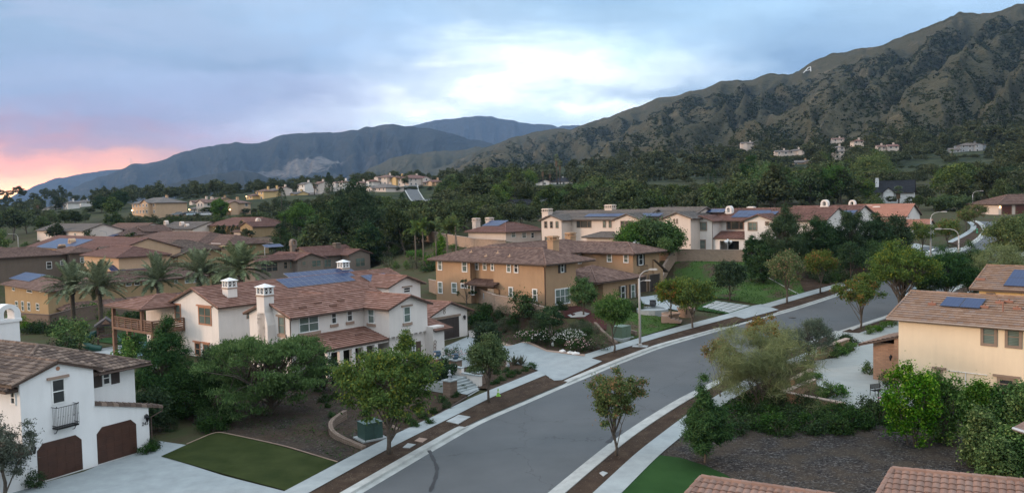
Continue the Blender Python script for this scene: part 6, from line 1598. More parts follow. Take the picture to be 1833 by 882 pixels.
def porch_light(H, ax, c, px, py, k=.2):
 u, z = H.on(ax, c, px, py); m = MB()
 if ax == 'y': m.lathe([(.02, z - .2), (k, z - .1), (k, z + .15), (.03, z + .25)], u, c - .2, 8)
 else: m.lathe([(.02, z - .2), (k, z - .1), (k, z + .15), (.03, z + .25)], c - .2, u, 8)
 H.part('porch_light', m, M_lit)
porch_light(H10, 'y', 0, 1789.5, 371, .16)
hs('black_roof_house', 'white two-storey house with steep black roof and white gable among dark trees', 1564, 372, 268, radians(-28), M_white, T_slate,
 [('gx', 0, P_(1636), 0, 8, 5.2), ('gy', P_(1581), P_(1600), -1.2, 5, 5.0)],
 [('y', -1.2, (1586, 337), (1596, 345), {'style': 'double'}), ('y', 0, (1565.5, 338.5), (1570, 346.5)), ('y', 0, (1571, 338.5), (1575.5, 346.5)), ('y', 0, (1577, 338.5), (1580.5, 346.5))], pitch=.85,
 chim=[('y', 2, 1570, 319, 'plain', 1.0)], wfr=M_wframe)
hs('blue_house', 'small pale blue house with dark grey roof, partly behind the long cream house', 948, 392, 232, A45, M_grey, T_slate, [('gx', P_(936), P_(972), 0, 10, 3.8), ('box', P_(983), P_(994), 2, 8, 6.0)])
# ---- distant houses: (label, px centre, base py, width px, distance, wall, roof, storeys, yaw)
FAR = [
 ('peach coloured block of houses with lit windows on the green terrace, left', 274, 386, 74, 345, M_peach, T_gshin, 2, Am),
 ('white house with low wings right of the lit peach block', 349, 384, 20, 360, M_ivory, T_gshin, 1, Am), ('cream gabled house behind the car park of the terrace', 371, 384, 26, 352, M_pale, T_brown, 2, A45),
 ('yellow lit two-storey house in the middle of the terrace row', 412, 385, 36, 352, M_peach, T_brown, 2, A45), ('cream hipped house at the back of the terrace row', 356, 370, 28, 420, M_pale, T_brown, 1, Am),
 ('long tan house at the back of the terrace row', 388, 368, 30, 430, M_ochre, T_brown, 1, Am), ('small yellow lit house at the left end of the ridge row', 449, 359, 16, 440, M_yell, T_brown, 1, Am),
 ('yellow lit gabled house of the ridge row', 468, 360, 20, 440, M_yell, T_brown, 2, Am), ('second yellow lit gable of the ridge row', 484, 358, 16, 446, M_yell, T_gshin, 2, Am), ('taupe house right of the two lit gables', 499, 356, 18, 450, M_pale, T_brown, 2, Am),
 ('white tall gabled house at the top left of the ridge row', 541, 347, 18, 470, M_ivory, T_gshin, 2, Am), ('lit cream house below the white tall gable', 527, 356, 24, 452, M_yell, T_gshin, 1, Am),
 ('cream house between the fan palm and the tall dark tree', 565, 346, 26, 475, M_pale, T_brown, 2, Am), ('cream house right of the tall dark tree', 608, 343, 20, 485, M_ivory, T_brown, 2, Am), ('pale house low on the ridge left of the grey one', 552, 357, 24, 455, M_pale, T_gshin, 1, Am),
 ('grey roofed wide house left of the uphill street', 676, 345, 42, 470, M_pale, T_gshin, 1, Am), ('cream house directly behind the grey roofed wide one', 660, 333, 22, 515, M_ivory, T_deep, 1, Am), ('cream hip roofed house on the ridge top', 684, 333, 26, 515, M_pale, T_brown, 2, Am),
 ('peach house in the middle of the ridge top', 707, 334, 24, 510, M_yell, T_brown, 2, Am), ('largest cream gabled house at the top of the uphill street', 740, 334, 40, 500, M_pale, T_deep, 2, A45), ('low red roofed house right of the uphill street top', 770, 334, 24, 500, M_peach, T_deep, 1, Am), ('small cream house at the left of the ridge top', 640, 336, 20, 515, M_pale, T_brown, 1, Am),
 ('small white house hidden in trees at the far left', 122, 378, 18, 520, M_ivory, T_gshin, 2, Am), ('white low house left of the dark conifers', 88, 378, 22, 700, M_ivory, T_gshin, 1, Am), ('white building in the far left haze', 145, 372, 26, 800, M_ivory, T_gshin, 2, Am),
 ('long dark roofed bungalow among tall palms', 992, 334, 66, 480, M_ivory, T_slate, 1, radians(-8)), ('low house with white arched entrance right of the cypresses', 1211, 333, 36, 480, M_ivory, T_brown, 1, radians(-5)),
 ('yellow house left of the two dark cypresses', 1256, 329, 24, 500, M_yell, T_gshin, 2, radians(-20)), ('pale house just right of the two cypresses', 1290, 328, 20, 510, M_peach, T_brown, 1, radians(-10)), ('low cream house behind the cypress row', 1170, 330, 20, 500, M_pale, T_brown, 1, radians(-5)),
]
def small_house(name, label, P, wm, rm, W_, st, yaw, lit=False, group=None, dark=True):
 H = House(name, label, P, yaw, wm, rm, None, 0, 'house', group); D_ = max(7.0, min(13.0, W_ * .7)); F_ = 2.45 if name == 'hillside_house' else 2.6; z = F_ * st; H.caps = False
 H.w.box(0, W_, 0, D_, -2.0 if name != 'hillside_house' else -5, z);
 r_ = random.random()
 if r_ < .5: H.hip(0, W_, 0, D_, z, .33, oe=.6, cap=False)
 else: H.gable(0, W_, 0, D_, z, .35, 'x', oe=.5, cap=False)
 if W_ > 9:
  a = W_ * random.choice([.12, .55]); b = a + W_ * .3; H.w.box(a, b, -1.5, D_ * .4, -2.0, z - .02); H.gable(a, b, -1.5, D_ * .5, z, .38, 'y', oe=.4, cap=False)
 n = max(2, int(W_ / 3.2))
 for s_ in range(st):
  for k in range(n):
   u = W_ * (k + .5) / n; c = 0 if not (W_ > 9 and a - 1 < u < b + 1) else -1.5
   if c < 0 and not (a + .8 < u < b - .8): continue
   f = H.win('y', c, u - .7, u + .7, F_ * s_ + .9, F_ * s_ + 2.2, trim=.12, glass=M_glass2)
 for s_ in range(st):
  for k in range(2): u = D_ * (.3 + .4 * k); H.win('x', 0, u - .6, u + .6, F_ * s_ + .9, F_ * s_ + 2.2, trim=.12, glass=M_glass2)
 H.chimney(W_ * .7, D_ * .6, z, z + 1.3 + D_ * .1, 1.0, .8, 'plain')
 if lit:
  m = MB(); m.lathe([(.02, 2.0), (.3, 2.1), (.3, 2.4), (.03, 2.5)], .8, -.35 - (1.5 if W_ > 9 and a < 1.6 else 0), 8); H.part('porch_light', m, M_lit)
 H.done(); return H
for L, px, py, wpx, d, wm, rm, st, yw in FAR:
 O = at(px - wpx / 2 if yw != A45 else px - wpx * .2, py, d); W_ = wpx * d / FPX / max(.55, abs(cos(yw)) if yw != A45 else .75)
 if yw == Am: O = at(px - wpx / 2, py, d + W_ * .35)
 pad(O.x + W_ * .35, O.y, 0, W_ * .6, 8, O.z, 12) if d < 560 else None
 small_house('distant_house', L, O, wm, rm, W_, st, yw, lit='lit' in L.split())
# hillside houses, standing on the slope mesh
def hillpt(px, py):
 nv, nu = VNEAR.shape[:2]; best = None
 for j in range(1, nv):
  # column whose azimuth matches
  row = VNEAR[j]; i = int(np.searchsorted(row[:, 0] / row[:, 1], ray(px, py).x / ray(px, py).y)); i = min(max(i, 0), nu - 1); q = proj(row[i])
  if q[1] <= py: return Vector(row[i])
 return Vector(row[i])
HILL = [('white cottage alone on a spur, highest on the left of the hillside', 1339, 271, 24, M_pale, T_gshin, 2), ('white long house on the hillside, left one of the close pair', 1400, 282, 24, M_pale, T_gshin, 1), ('white long house on the hillside, right one of the close pair', 1425, 280, 26, M_pale, T_gshin, 1),
 ('tan flat roofed hall below the white hillside pair', 1436, 302, 34, M_peach, T_gshin, 1), ('small tile roofed house, topmost of the hillside cluster', 1500, 258, 20, M_pale, T_brown, 1), ('pale house second from the top of the hillside cluster', 1502, 274, 18, M_pale, T_gshin, 1), ('white house in the middle of the hillside cluster', 1503, 289, 16, M_pale, T_gshin, 2), ('small red roofed house right of the hillside cluster top', 1537, 262, 18, M_pale, T_deep, 1),
 ('white house with chimney in the trees above the black roof', 1578, 273, 14, M_pale, T_brown, 1), ('long red roofed house in the trees above the black roof', 1599, 272, 18, M_pale, T_deep, 1), ('cream house with red roof left of the row below the grey mansion', 1631, 298, 22, M_pale, T_deep, 1), ('long peach house in the row below the grey mansion', 1657, 296, 30, M_peach, T_deep, 1),
 ('wide grey mansion with many white windows, highest on the right', 1740, 278, 42, M_grey, T_gshin, 2), ('grey wing left of the wide mansion', 1709, 279, 18, M_grey, T_gshin, 1), ('long white low house under the wide grey mansion', 1738, 293, 42, M_pale, T_gshin, 1), ('salmon roofed low house under the grey mansion, right', 1767, 296, 20, M_peach, T_deep, 1),
 ('grey roofed cream house nearest above the black roof house', 1620, 309, 32, M_pale, T_gshin, 1), ('small pale house deep in trees at the right edge', 1810, 317, 18, M_pale, T_gshin, 1), ('peach house right of the utility pole on the slope', 1693, 300, 22, M_peach, T_brown, 1)]
for L, px, py, wpx, wm, rm, st in HILL:
 q = G(px, py) if False else hillpt(px, py)
 d = q.y; O = at(px - wpx / 2, py, d - 6); W_ = wpx * d / FPX
 small_house('hillside_house', L, O + Vector((0, 0, 1.2)), wm, rm, W_, st, radians(random.uniform(-14, -2)))
# ------------------------------------------------------------------ street surfaces
build_ground()
Lw = ext(smooth(wl(LE)), 25); Rw = ext(smooth(wl(RE)), 25)
strip('road', Lw, Rw, 0.02, M_asph, n=8)
def W2(px, py): p = G(px, py); return Vector((p.x, p.y))
dl = [(tuple(W2(925, 722)), 8.2), (tuple(W2(1345, 575)), 5.5), (tuple(W2(1655, 476)), 9)]
kerb('kerb', Lw, 0.6, 0.14, 1, drops=dl); kerb('kerb', Rw, 0.6, 0.14, -1, drops=[(tuple(W2(1485, 599)), 4.5)])
SO = [(512.6,881),(648.5,808.5),(719,774.5),(852,710),(877,700.6),(960.5,666.5),(1046.7,636),(1180,596),(1293,566),(1362,547.6),(1440,525),(1500,509),(1567,487),(1630,463)]
So = ext(smooth(wl(SO)), 22);
kb = offs(Lw, 0.58)
def clip_until(pl, y): return [p for p in pl if p.y < y]
strip('parkway_strip', clip_until(offs(Lw, .55), So[-1].y - 2), So[:], 0.12, M_dirt, n=3)
Si = offs(So, -1.5)
strip('sidewalk', So, Si, 0.155, M_walk, n=2)
SO2 = [(1694,434.6),(1722,421),(1737,411),(1738,404),(1730,398)]; So2 = smooth(wl(SO2)); strip('parkway_strip', clip_until([p for p in offs(Lw, .55) if p.y > 141], 176), So2, .12, M_dirt, n=3); strip('sidewalk', So2, offs(So2, -1.0), .155, M_walk, n=2)
RSn = [(1066.5,881),(1140,812),(1223,748.7),(1273,716),(1317,690.6),(1390,655),(1440,634),(1500,612),(1560,590),(1610,572)]
Rs = ext(smooth(wl(RSn)), 22); Rso = offs(Rs, -1.45)
strip('parkway_strip', offs(Rw, -.55), Rs, .12, M_dirt, n=3) if False else None
strip('parkway_strip', [p for p in offs(Rw, -.55) if p.y < Rs[-1].y + 2], Rs, .12, M_dirt, n=3)
strip('sidewalk', Rs, Rso, .155, M_walk, n=2)
# far right verge and pavement beyond the driveways
Rfar = [p for p in Rw if p.y > 97 and p.y < 172]; strip('parkway_strip', offs(Rfar, -.55), offs(Rfar, -2.4), .12, M_dirt, n=2); strip('sidewalk', offs(Rfar, -2.4), offs(Rfar, -3.8), .155, M_walk, n=2)
def sh(name, pxs, off, mat, **kw): return sheet(name, wl(pxs), off, mat, **kw)
# left foreground
sh('driveway', [(-40,905),(66,868),(150,845),(176,834),(246,812),(262,803),(285,790),(333,797),(289,817),(400,852),(513,881),(560,930),(300,1010),(-60,1010)], .06, M_drive)
sh('lawn', [(289,818.5),(334,798),(388,774),(500,800),(604,829),(512,880),(400,850)], .10, M_turf1)
sh('planting_bed', [(388,773),(300,740),(330,690),(470,680),(560,665),(700,640),(800,640),(836,655),(835,712),(719,773.5),(648,808),(605,828),(500,799)], .09, M_mulch2)
sh('planting_bed', [(719,773.5),(660,745),(640,700),(800,655),(812,692),(836,709)], .13, M_dirt)
sh('driveway', [(793,624),(836,605),(850,607),(886,614),(979,631),(1033,638.5),(1047,640.5),(1078,649),(1006,683),(992,684),(977,674),(962,665),(917,651),(905,645),(868,634),(852,655),(812,665),(796,655)], .17, M_drive)
sh('flagstone_path', [(838,594),(862,590),(893,597),(888,604),(862,606),(840,606)], .19, material('flagstone', conc((0.40, .38, .36), .25), .85, .2))
sh('driveway_border', [(893,612),(979,629),(1047,637),(1047,640.5),(979,632),(886,615)], .19, M_stone)
sh('planting_bed', [(857,698),(852,672),(870,650),(905,647),(916,652),(958,665.5),(877,699.5)], .19, M_dirt)
sh('front_path', [(812,705),(836,709.5),(857,699),(850,690),(826,688)], .175, M_walk)
# bank below the tan house
sh('planting_bed', [(838,592),(840,560),(930,560),(1010,570),(1060,600),(1110,615),(1047,636),(979,628),(893,611),(890,600)], .07, M_dirt, step=1.0)
sh('red_mulch_bed', [(1000,553),(1035,548),(1062,562),(1086,580),(1086,592),(1066,588),(1030,570),(998,565)], .13, M_redmulch)
sh('path', [(1016,566),(1040,559),(1056,563),(1046,569),(1022,570)], .16, M_conc)
sh('lawn', [(1110,598),(1085,570),(1110,548),(1160,560),(1215,583),(1180,594),(1130,609)], .12, M_turf3)
sh('driveway', [(1143,533),(1183,529),(1200,545),(1245,556),(1225,560),(1190,552),(1150,545)], .14, M_drive)
sh('driveway', [(1250,549),(1279,539),(1348,549),(1304,564),(1246,556)], .155, M_turf2)
pv = [W2(1256,551.5), W2(1281,540.5), W2(1344,549), W2(1305,562)]
def bil(a, b): return pv[0].lerp(pv[1], a).lerp(pv[3].lerp(pv[2], a), b)
pm = MB()
for i in range(4):
 for j in range(5):
  g_ = .02; q = [bil((i + g_ * 1.6) / 4, (j + g_ * 2) / 5), bil((i + 1 - g_ * 1.6) / 4, (j + g_ * 2) / 5), bil((i + 1 - g_ * 1.6) / 4, (j + 1 - g_ * 2) / 5), bil((i + g_ * 1.6) / 4, (j + 1 - g_ * 2) / 5)]
  g2 = .09
  c = sum(q, Vector((0, 0))) / 4; q = [c + (p - c) * .93 for p in q]
  n = len(pm.v); pm.v += [(p.x, p.y, hz(p.x, p.y) + .19) for p in q] + [(p.x, p.y, hz(p.x, p.y) + .05) for p in q]; pm.f += [(n, n+1, n+2, n+3), (n, n+4, n+5, n+1), (n+1, n+5, n+6, n+2), (n+2, n+6, n+7, n+3), (n+3, n+7, n+4, n)]
tag(pm.obj('paving', M_conc), kind='structure')
sh('driveway_apron', [(1304,563),(1348,549),(1362,546.5),(1376,550.5),(1394,556.5),(1332,572.5),(1309,567)], .17, M_drive)
sh('lawn', [(1196,520),(1207,470),(1240,468),(1332,468),(1420,478),(1440,524),(1362,546.5),(1300,536),(1240,532)], .10, M_turf3)
sh('planting_bed', [(1420,478),(1600,470),(1630,462),(1567,486),(1500,508),(1440,523)], .10, M_dirt)
# side street with its crossing
sh('side_street', [(1690,446),(1712,443),(1715,449),(1680,465),(1672,470),(1650,462),(1570,452),(1600,440),(1640,436)], .06, M_drive2)
sh('side_street', [(1636,451),(1651,442),(1698.5,443),(1683,451.5)], .075, M_asph)
sh('stop_line', [(1657,452),(1670,446),(1674,446.5),(1661,453)], .085, M_wframe)
# right foreground
sh('mulch_bed', [(1216.5,777),(1240,745),(1300,712),(1390,672),(1460,655),(1520,700),(1583,735),(1640,740),(1833,770),(1950,830),(1900,1000),(1300,1000),(1340,885),(1262,836),(1178,816)], .10, M_mulch)
sh('lawn', [(1178,817),(1218,822),(1262,836),(1300,853),(1345,888),(1400,1000),(1000,1000),(1111,881)], .13, M_turf2)
sh('driveway', [(1488,599),(1528,598),(1566,600),(1609,575),(1640,600),(1640,735),(1576,739),(1507,737),(1465,726),(1500,706.6),(1463.5,693),(1452,671),(1459,648),(1493,643.6),(1532,629),(1510,612)], .17, M_drive2)
sh('driveway_apron', [(1478,602),(1496,594.5),(1528,599),(1500,612)], .175, M_drive2)
sh('planting_bed', [(1404,724),(1300,712),(1380,668),(1460,625),(1495,612),(1532,629),(1493,643),(1459,648),(1452,671),(1463,693),(1499,706),(1466,725)], .12, M_dirt)
def up_(l): return [Vector((q.x, q.y)) for q in (at(a, b, d) for a, b, d in l)]
ul = smooth(up_([(765,366,360),(750,358,390),(735,348,430),(726,340,465),(724,335,500)]), 2, 3); ur = smooth(up_([(786,364,355),(768,354,395),(757,346,430),(748,339,465),(746,334,500)]), 2, 3)
strip('uphill_road', ul, ur, .5, M_asph, n=3); strip('kerb', offs(ul, .6), ul, .62, M_kerb, n=1); strip('kerb', ur, offs(ur, -.6), .62, M_kerb, n=1)
# crack, patches, plates on the road and verge
def ribbon(name, pxs, w_, off, mat, label, cat):
 pl = smooth(wl(pxs), 2, .3); a = offs(pl, w_ / 2); b = offs(pl, -w_ / 2)
 for i in range(len(pl)): k = 1 + .5 * sin(i * 1.7) * sin(i * .6); a[i] = pl[i].lerp(a[i], k); b[i] = pl[i].lerp(b[i], k)
 return strip(name, a, b, off, mat, n=1)
M_tar = plainm('tar', (0.02, 0.021, 0.024), .6)
ribbon('road_crack', [(768,806),(776,822),(783,838),(780,855),(770,880)], .22, .035, M_tar, '', ''); ribbon('road_crack', [(1088,793),(1096,784),(1105,777),(1112,770)], .35, .035, M_tar, '', '')
def disc(name, px, py, r, off, mat, seg=16, h=.04):
 p = G(px, py); m = MB(); z = p.z + off; m.lathe([(r, -h), (r, 0), (r * .97, .008)], 0, 0, seg); o = m.obj(name, mat); o.location = (p.x, p.y, z); return o
tag(disc('manhole_cover', 1418, 568.5, .42, .05, plainm('cast_iron', (.06, .058, .055), .6)), 'round dark manhole cover in the asphalt by the paver driveway', 'manhole')
def plate(name, pts, off, mat, t=.05, **kw):
 q = wl(pts); zz = [hz(p.x, p.y) + off for p in q]; m = MB(); n = 4; m.v = [(p.x, p.y, z) for p, z in zip(q, zz)] + [(p.x, p.y, z - t) for p, z in zip(q, zz)]; m.f = [(0,1,2,3), (0,4,5,1), (1,5,6,2), (2,6,7,3), (3,7,4,0)]
 return tag(m.obj(name, mat), **kw)
plate('utility_cover', [(799,757),(821,745.5),(842,749),(820,762)], .17, M_conc, label='large pale concrete utility cover in the dirt verge near the steps', cat='cover')
plate('utility_cover', [(721,804),(730,796.5),(744,798.5),(733,805)], .16, M_conc, label='blue grey concrete meter lid in the verge nearest the first kerb tree', cat='cover')
plate('utility_cover', [(742,792),(751,786.5),(765,788.5),(756,795)], .16, M_stone, label='brown grey meter lid in the verge between two concrete covers', cat='cover')
plate('utility_cover', [(983,678.5),(988,677),(1001,679.5),(996,682)], .17, M_conc, label='small white lid in the verge corner at the driveway', cat='cover')
plate('utility_cover', [(1073,850),(1079,847),(1088,850),(1080,856)], .16, M_conc, label='pale lid in the right verge close to the bottom edge', cat='cover')
# edging strip of the lawn
def edging(pxs, label, w_=.1, h=.08, mat=None):
 pl = smooth(wl(pxs), 2, .5); m = MB(); m.tube([(p.x, p.y, hz(p.x, p.y) + .12) for p in pl], w_, 6); return tag(m.obj('edging', mat or M_conc), label, 'edging')
edging([(334,797),(388,774),(440,785),(520,803),(604,829)], 'pale curved edging along the dark lawn beside the garage driveway', .035, mat=M_stone)
edging([(838,711),(857,700)], 'short pale edging at the foot of the front path', .06)
edging([(877,700),(918,683),(959,666.5)], 'dark timber edging of the small bed beside the second driveway', .07, mat=M_fascia)
edging([(722,772.5),(790,741),(835,713)], 'dark timber edging between the near bed and the left pavement', .07, mat=M_fascia)
edging([(1352,480),(1366,493),(1400,512),(1430,528)], 'white drain channel running down the grass bank', .05, mat=M_conc)
# block walls
def wall_at(name, label, pts, h, thick, mat, cap=None, base_drop=.5, topz=None, cat='wall', grp=None):
 q = [at(*p) if len(p) == 3 else G(*p) for p in pts]; z0 = [hz(p.x, p.y) - base_drop for p in q]
 hh = h if isinstance(h, (list, tuple)) else [h] * len(q)
 z1 = [hz(p.x, p.y) + k for p, k in zip(q, hh)] if topz is None else topz
 return tag(uvbox_wall(name, [(p.x, p.y) for p in q], z0, z1, thick, mat, cap), label, cat, grp)
wall_at('block_wall', 'beige block wall behind the tan house garden, stepping down from the patio', [(862,543),(886,556),(930,563),(1001,572)], [1.9,2.0,1.9,.9], .25, M_block, M_capst)
wall_at('block_wall', 'beige block wall running back along the tan house side yard', [(862,543),(833,536),(770,522)], [1.9,1.9,1.8], .25, M_block, M_capst)
wall_at('block_wall', 'beige block wall on top of the grass bank in front of the hilltop house', [(1211.5,467),(1260,468),(1332,469)], [1.9,1.9,1.9], .25, M_block, M_capst)
wall_at('block_wall', 'block wall falling along the left side of the grass bank', [(1211.5,467),(1196,486),(1189,500),(1186,512)], [1.9,2.2,2.2,1.6], .25, M_block, M_capst)
wall_at('block_wall', 'peach retaining wall left of the grass bank top', [(1178,466),(1211,466)], [2.2,2.0], .25, M_block, M_capst)
wall_at('block_wall', 'long pinkish wall behind the queen palms', [(730,436),(762,432),(785,436),(850,446),(905,448)], [2.4,2.6,2.3,2.0,1.8], .25, M_block, M_capst)
wall_at('block_wall', 'pinkish wall left of the bare slope behind the taupe house', [(612,445),(650,447),(662,452),(700,455)], [2.0,2.0,2.0,2.0], .25, M_block, M_capst)
wall_at('block_wall', 'brown yard wall behind the pool and the ochre house', [(25,585),(90,590),(130,578),(220,562),(282,550)], 2.2, .25, M_block2, M_block2)
wall_at('retaining_wall', 'long pinkish retaining wall below the far cypress row, mid left', [(404,448),(440,440),(470,437),(560,437)], [2.2,2.2,2.0,1.6], .3, M_block, M_capst)
wall_at('brick_planter_wall', 'low tan brick planter wall in front of the pale drive, nearest and longest', [(1507,740),(1404,724),(1455,697)], [.75,.95,.75], .35, M_brick, M_capst)
wall_at('brick_planter_wall', 'low tan brick planter wall middle one, behind the round shrubs', [(1415,693),(1455,697)], [.6,.6], .35, M_brick, M_capst) if False else None
wall_at('brick_planter_wall', 'middle low tan brick wall beside the pale drive', [(1420,692),(1452,674)], [.6,.6], .32, M_brick, M_capst)
wall_at('brick_planter_wall', 'low tan brick wall ending behind the black stand', [(1412,664),(1438,662)], [.6,.6], .32, M_brick, M_capst)
wall_at('brick_planter_wall', 'tan brick wall with thick cap beside the olive trees', [(1468,642),(1515,624)], [.95,.95], .4, M_brick, M_capst)
wall_at('brick_planter_wall', 'lower brick step at the left foot of the capped brick wall', [(1452,647),(1472,642)], [.5,.5], .6, M_brick, M_capst)
# curved stacked-stone walls by the utility boxes
M_stack = material('stacked_stone', brick((0.20, 0.15, 0.12), (0.27, 0.21, 0.17), (0.08, 0.065, 0.055), 0.35, 0.16), 0.9, 0.15)
def curvewall(label, pxs, h):
 pl = smooth(wl(pxs), 3, .5); z = [hz(p.x, p.y) for p in pl]; n = len(pl)
 return tag(uvbox_wall('stone_wall', pl, [a - .4 for a in z], [a + .15 + h * (1 - i / (n - 1) * .75) for i, a in enumerate(z)], .3, M_stack, None), label, 'wall')
curvewall('low curved stone wall around the dark green utility box', [(617,752),(591,767),(593,782),(612,792),(650,805)], .6)
curvewall('low stone edging right of the dark green utility box', [(668,762),(690,764),(712,773)], .4)
curvewall('stepped stone wall left of the pale green utility box', [(1066,590),(1078,601),(1092,610),(1103,617)], .7)
curvewall('short stone wall right of the pale green utility box', [(1138,603),(1122,594),(1112,590)], .5)
# utility boxes
def util_box(px, py, w_, d, h, yaw, mat, label):
 p = G(px, py); e = empty('utility_box', (p.x, p.y, p.z + .1), yaw); tag(e, label, 'utility box', None)
 m = MB(); m.box(-w_/2 - .25, w_/2 + .25, -d/2 - .25, d/2 + .25, -.3, .08); m.obj('pad', M_conc, e)
 m = MB(); m.box(-w_/2, w_/2, -d/2, d/2, .08, h * .8); m.extr([(-w_/2 , -d/2, h*.8), (w_/2, -d/2, h*.8), (w_/2, d/2, h*.8 ), (-w_/2, d/2, h*.8)], (0,0,.001), (0, 0, h * .2)); m.obj('cabinet', mat, e)
 m = MB(); m.box(-.02, .02, -d/2 - .015, -d/2 - .002, .12, h * .95); m.box(-w_/2 + .05, -.05, -d/2 - .012, -d/2 - .002, .15, h * .75); m.box(.05, w_/2 - .05, -d/2 - .012, -d/2 - .002, .15, h * .75); m.obj('door', mat, e)
 m = MB(); m.box(-w_/2 - .03, w_/2 + .03, -d/2 - .03, d/2 + .03, h, h + .05); m.obj('lid', mat, e)
 return e
util_box(663, 786, 1.35, 1.2, 1.15, radians(35), plainm('utility_green_dark', (.035, .075, .065), .4), 'dark green steel utility box on a concrete pad by the first kerb tree')
util_box(1112, 606, 1.6, 1.4, 1.25, radians(46), plainm('utility_green', (.10, .15, .105), .4), 'pale green steel utility box on a pad left of the nearest street lamp')
# front steps, pillars and pots of the courtyard house
def steps():
 a = G(836, 702); e = empty('front_steps', (a.x, a.y, a.z), H2.yaw); tag(e, 'flight of pale concrete steps with a cream side wall up to the ivory house', 'steps')
 for i in range(5):
  m = MB(); m.box(-1.6, 1.5, .35 * i, 4.2, .1 + .17 * i, .1 + .17 * (i + 1)); m.obj('step', M_walk, e)
 m = MB(); m.box(1.52, 1.85, -.1, 2.0, -.2, 1.1); m.box(1.52, 1.85, 2.0, 4.2, -.2, 1.55); m.obj('side_wall', M_ivory, e); m = MB(); m.box(1.46, 1.92, -.16, 2.0, 1.103, 1.2); m.box(1.46, 1.92, 2.003, 4.2, 1.553, 1.65); m.obj('cap', M_walk, e)
 for (x, y, h) in ((-1.95, .1, 1.35), (2.2, .6, 1.3), (1.2, 4.6, 2.3), (2.9, 4.0, 1.9)):
  V = []; F = []; UV = []; w_ = .42
  c = [(x - w_, y - w_), (x + w_, y - w_), (x + w_, y + w_), (x - w_, y + w_)]
  for i in range(4): p, q = c[i], c[(i + 1) % 4]; n = len(V); V += [(*p, -.3), (*q, -.3), (*q, h), (*p, h)]; UV += [(0, 0), (.84, 0), (.84, h), (0, h)]; F.append((n, n+1, n+2, n+3))
  o = mesh_obj('pillar', V, F, M_block2, e, uvs=UV); m = MB(); m.box(x - .5, x + .5, y - .5, y + .5, h + .002, h + .1); m.obj('pillar_cap', M_walk, o)
 m = MB()
 for i in range(9): m.tube([(-1.4 + i * .32, 4.5, .95), (-1.4 + i * .32, 4.5, 2.0)], .015, 4)
 m.tube([(-1.5, 4.5, 2.0), (1.0, 4.5, 2.0)], .025, 5); m.obj('gate', M_dark, e); return e
ST = steps()
def pot(px, py, r, h, mat, label, zoff=0, P=None, prof=None):
 p = P or G(px, py); m = MB(); m.lathe(prof or [(r * .6, 0), (r * .95, h * .45), (r * .8, h * .85), (r, h), (r * .85, h), (r * .7, h * .85)], 0, 0, 16); o = m.obj('pot', mat, smooth=False); o.location = (p.x, p.y, p.z + zoff); return tag(o, label, 'pot')
M_blue = plainm('blue_glaze', (.02, .06, .10), .25, .6); M_terra = plainm('terracotta_pale', (.27, .19, .14), .8); M_grp = plainm('dark_stone', (.05, .05, .055), .6)
def stp(x, y, z): c = Matrix.Rotation(ST.rotation_euler.z, 4, 'Z'); return ST.location + c.to_3x3() @ Vector((x, y, z))
pot(0, 0, .38, .5, M_blue, 'blue glazed pot on the upper brick pillar by the gate', P=stp(1.2, 4.6, 2.41)); pot(0, 0, .36, .45, M_blue, 'blue glazed pot on the brick pillar nearer the driveway', P=stp(2.9, 4.0, 2.01))
# small statue on the lower pillar
m = MB(); m.lathe([(.24, 0), (.24, .06), (.12, .12), (.08, .3), (.2, .36), (.16, .42), (.06, .5), (.07, .62), (.10, .7), (.05, .8)], 0, 0, 10); o = m.obj('ornament', M_grey, smooth=True); o.location = stp(-1.95, .1, 1.46); tag(o, 'small grey stone ornament on the lowest brick pillar of the steps', 'ornament')
pot(1201, 574, 1.35, 1.1, M_terra, 'wide terracotta planter left of the pair on the tan house steps', .1, prof=[(.8, -.3), (.95, .65), (1.08, .7), (1.08, .85), (.9, .85), (.85, .7)]); pot(1228, 566, 1.3, 1.2, M_terra, 'wide terracotta planter right of the pair on the tan house steps', .1, prof=[(.8, -.3), (.95, .75), (1.08, .8), (1.08, .95), (.9, .95), (.85, .8)])
pot(1169, 556, .45, .8, M_grp, 'dark round pot in the grey ring planter by the black garage', .5)
o = pot(1168, 560, 1.9, .6, M_conc, 'low grey ring planter before the black garage doors', .05, prof=[(1.9, -.3), (1.9, .5), (1.6, .5), (1.6, .35)])
p = G(1231, 571); m = MB()
for i in range(5): m.box(-1.0, 1.0, i * .35, 2.2, .12 + .16 * i, .12 + .16 * (i + 1))
o = m.obj('garden_steps', M_stone); o.location = G(1220, 578); o.rotation_euler = (0, 0, A45 + .5); tag(o, 'short stone steps between the two wide terracotta planters', 'steps')
# traffic cone
p = G(892, 711); e = empty('traffic_cone', (p.x, p.y, p.z + .13)); e.scale = (.8, .8, .85); tag(e, 'lime green traffic cone standing in the dirt verge near the steps', 'traffic cone'); Mc = plainm('cone_lime', (.22, .46, .06), .5)
m = MB(); m.box(-.24, .24, -.24, .24, 0, .05); m.obj('base', Mc, e); m = MB(); m.lathe([(.17, .05), (.035, .75)], 0, 0, 12); m.obj('cone', Mc, e); m = MB(); m.lathe([(.125, .36), (.10, .48)], 0, 0, 12); m.obj('reflective_band', M_wframe, e)
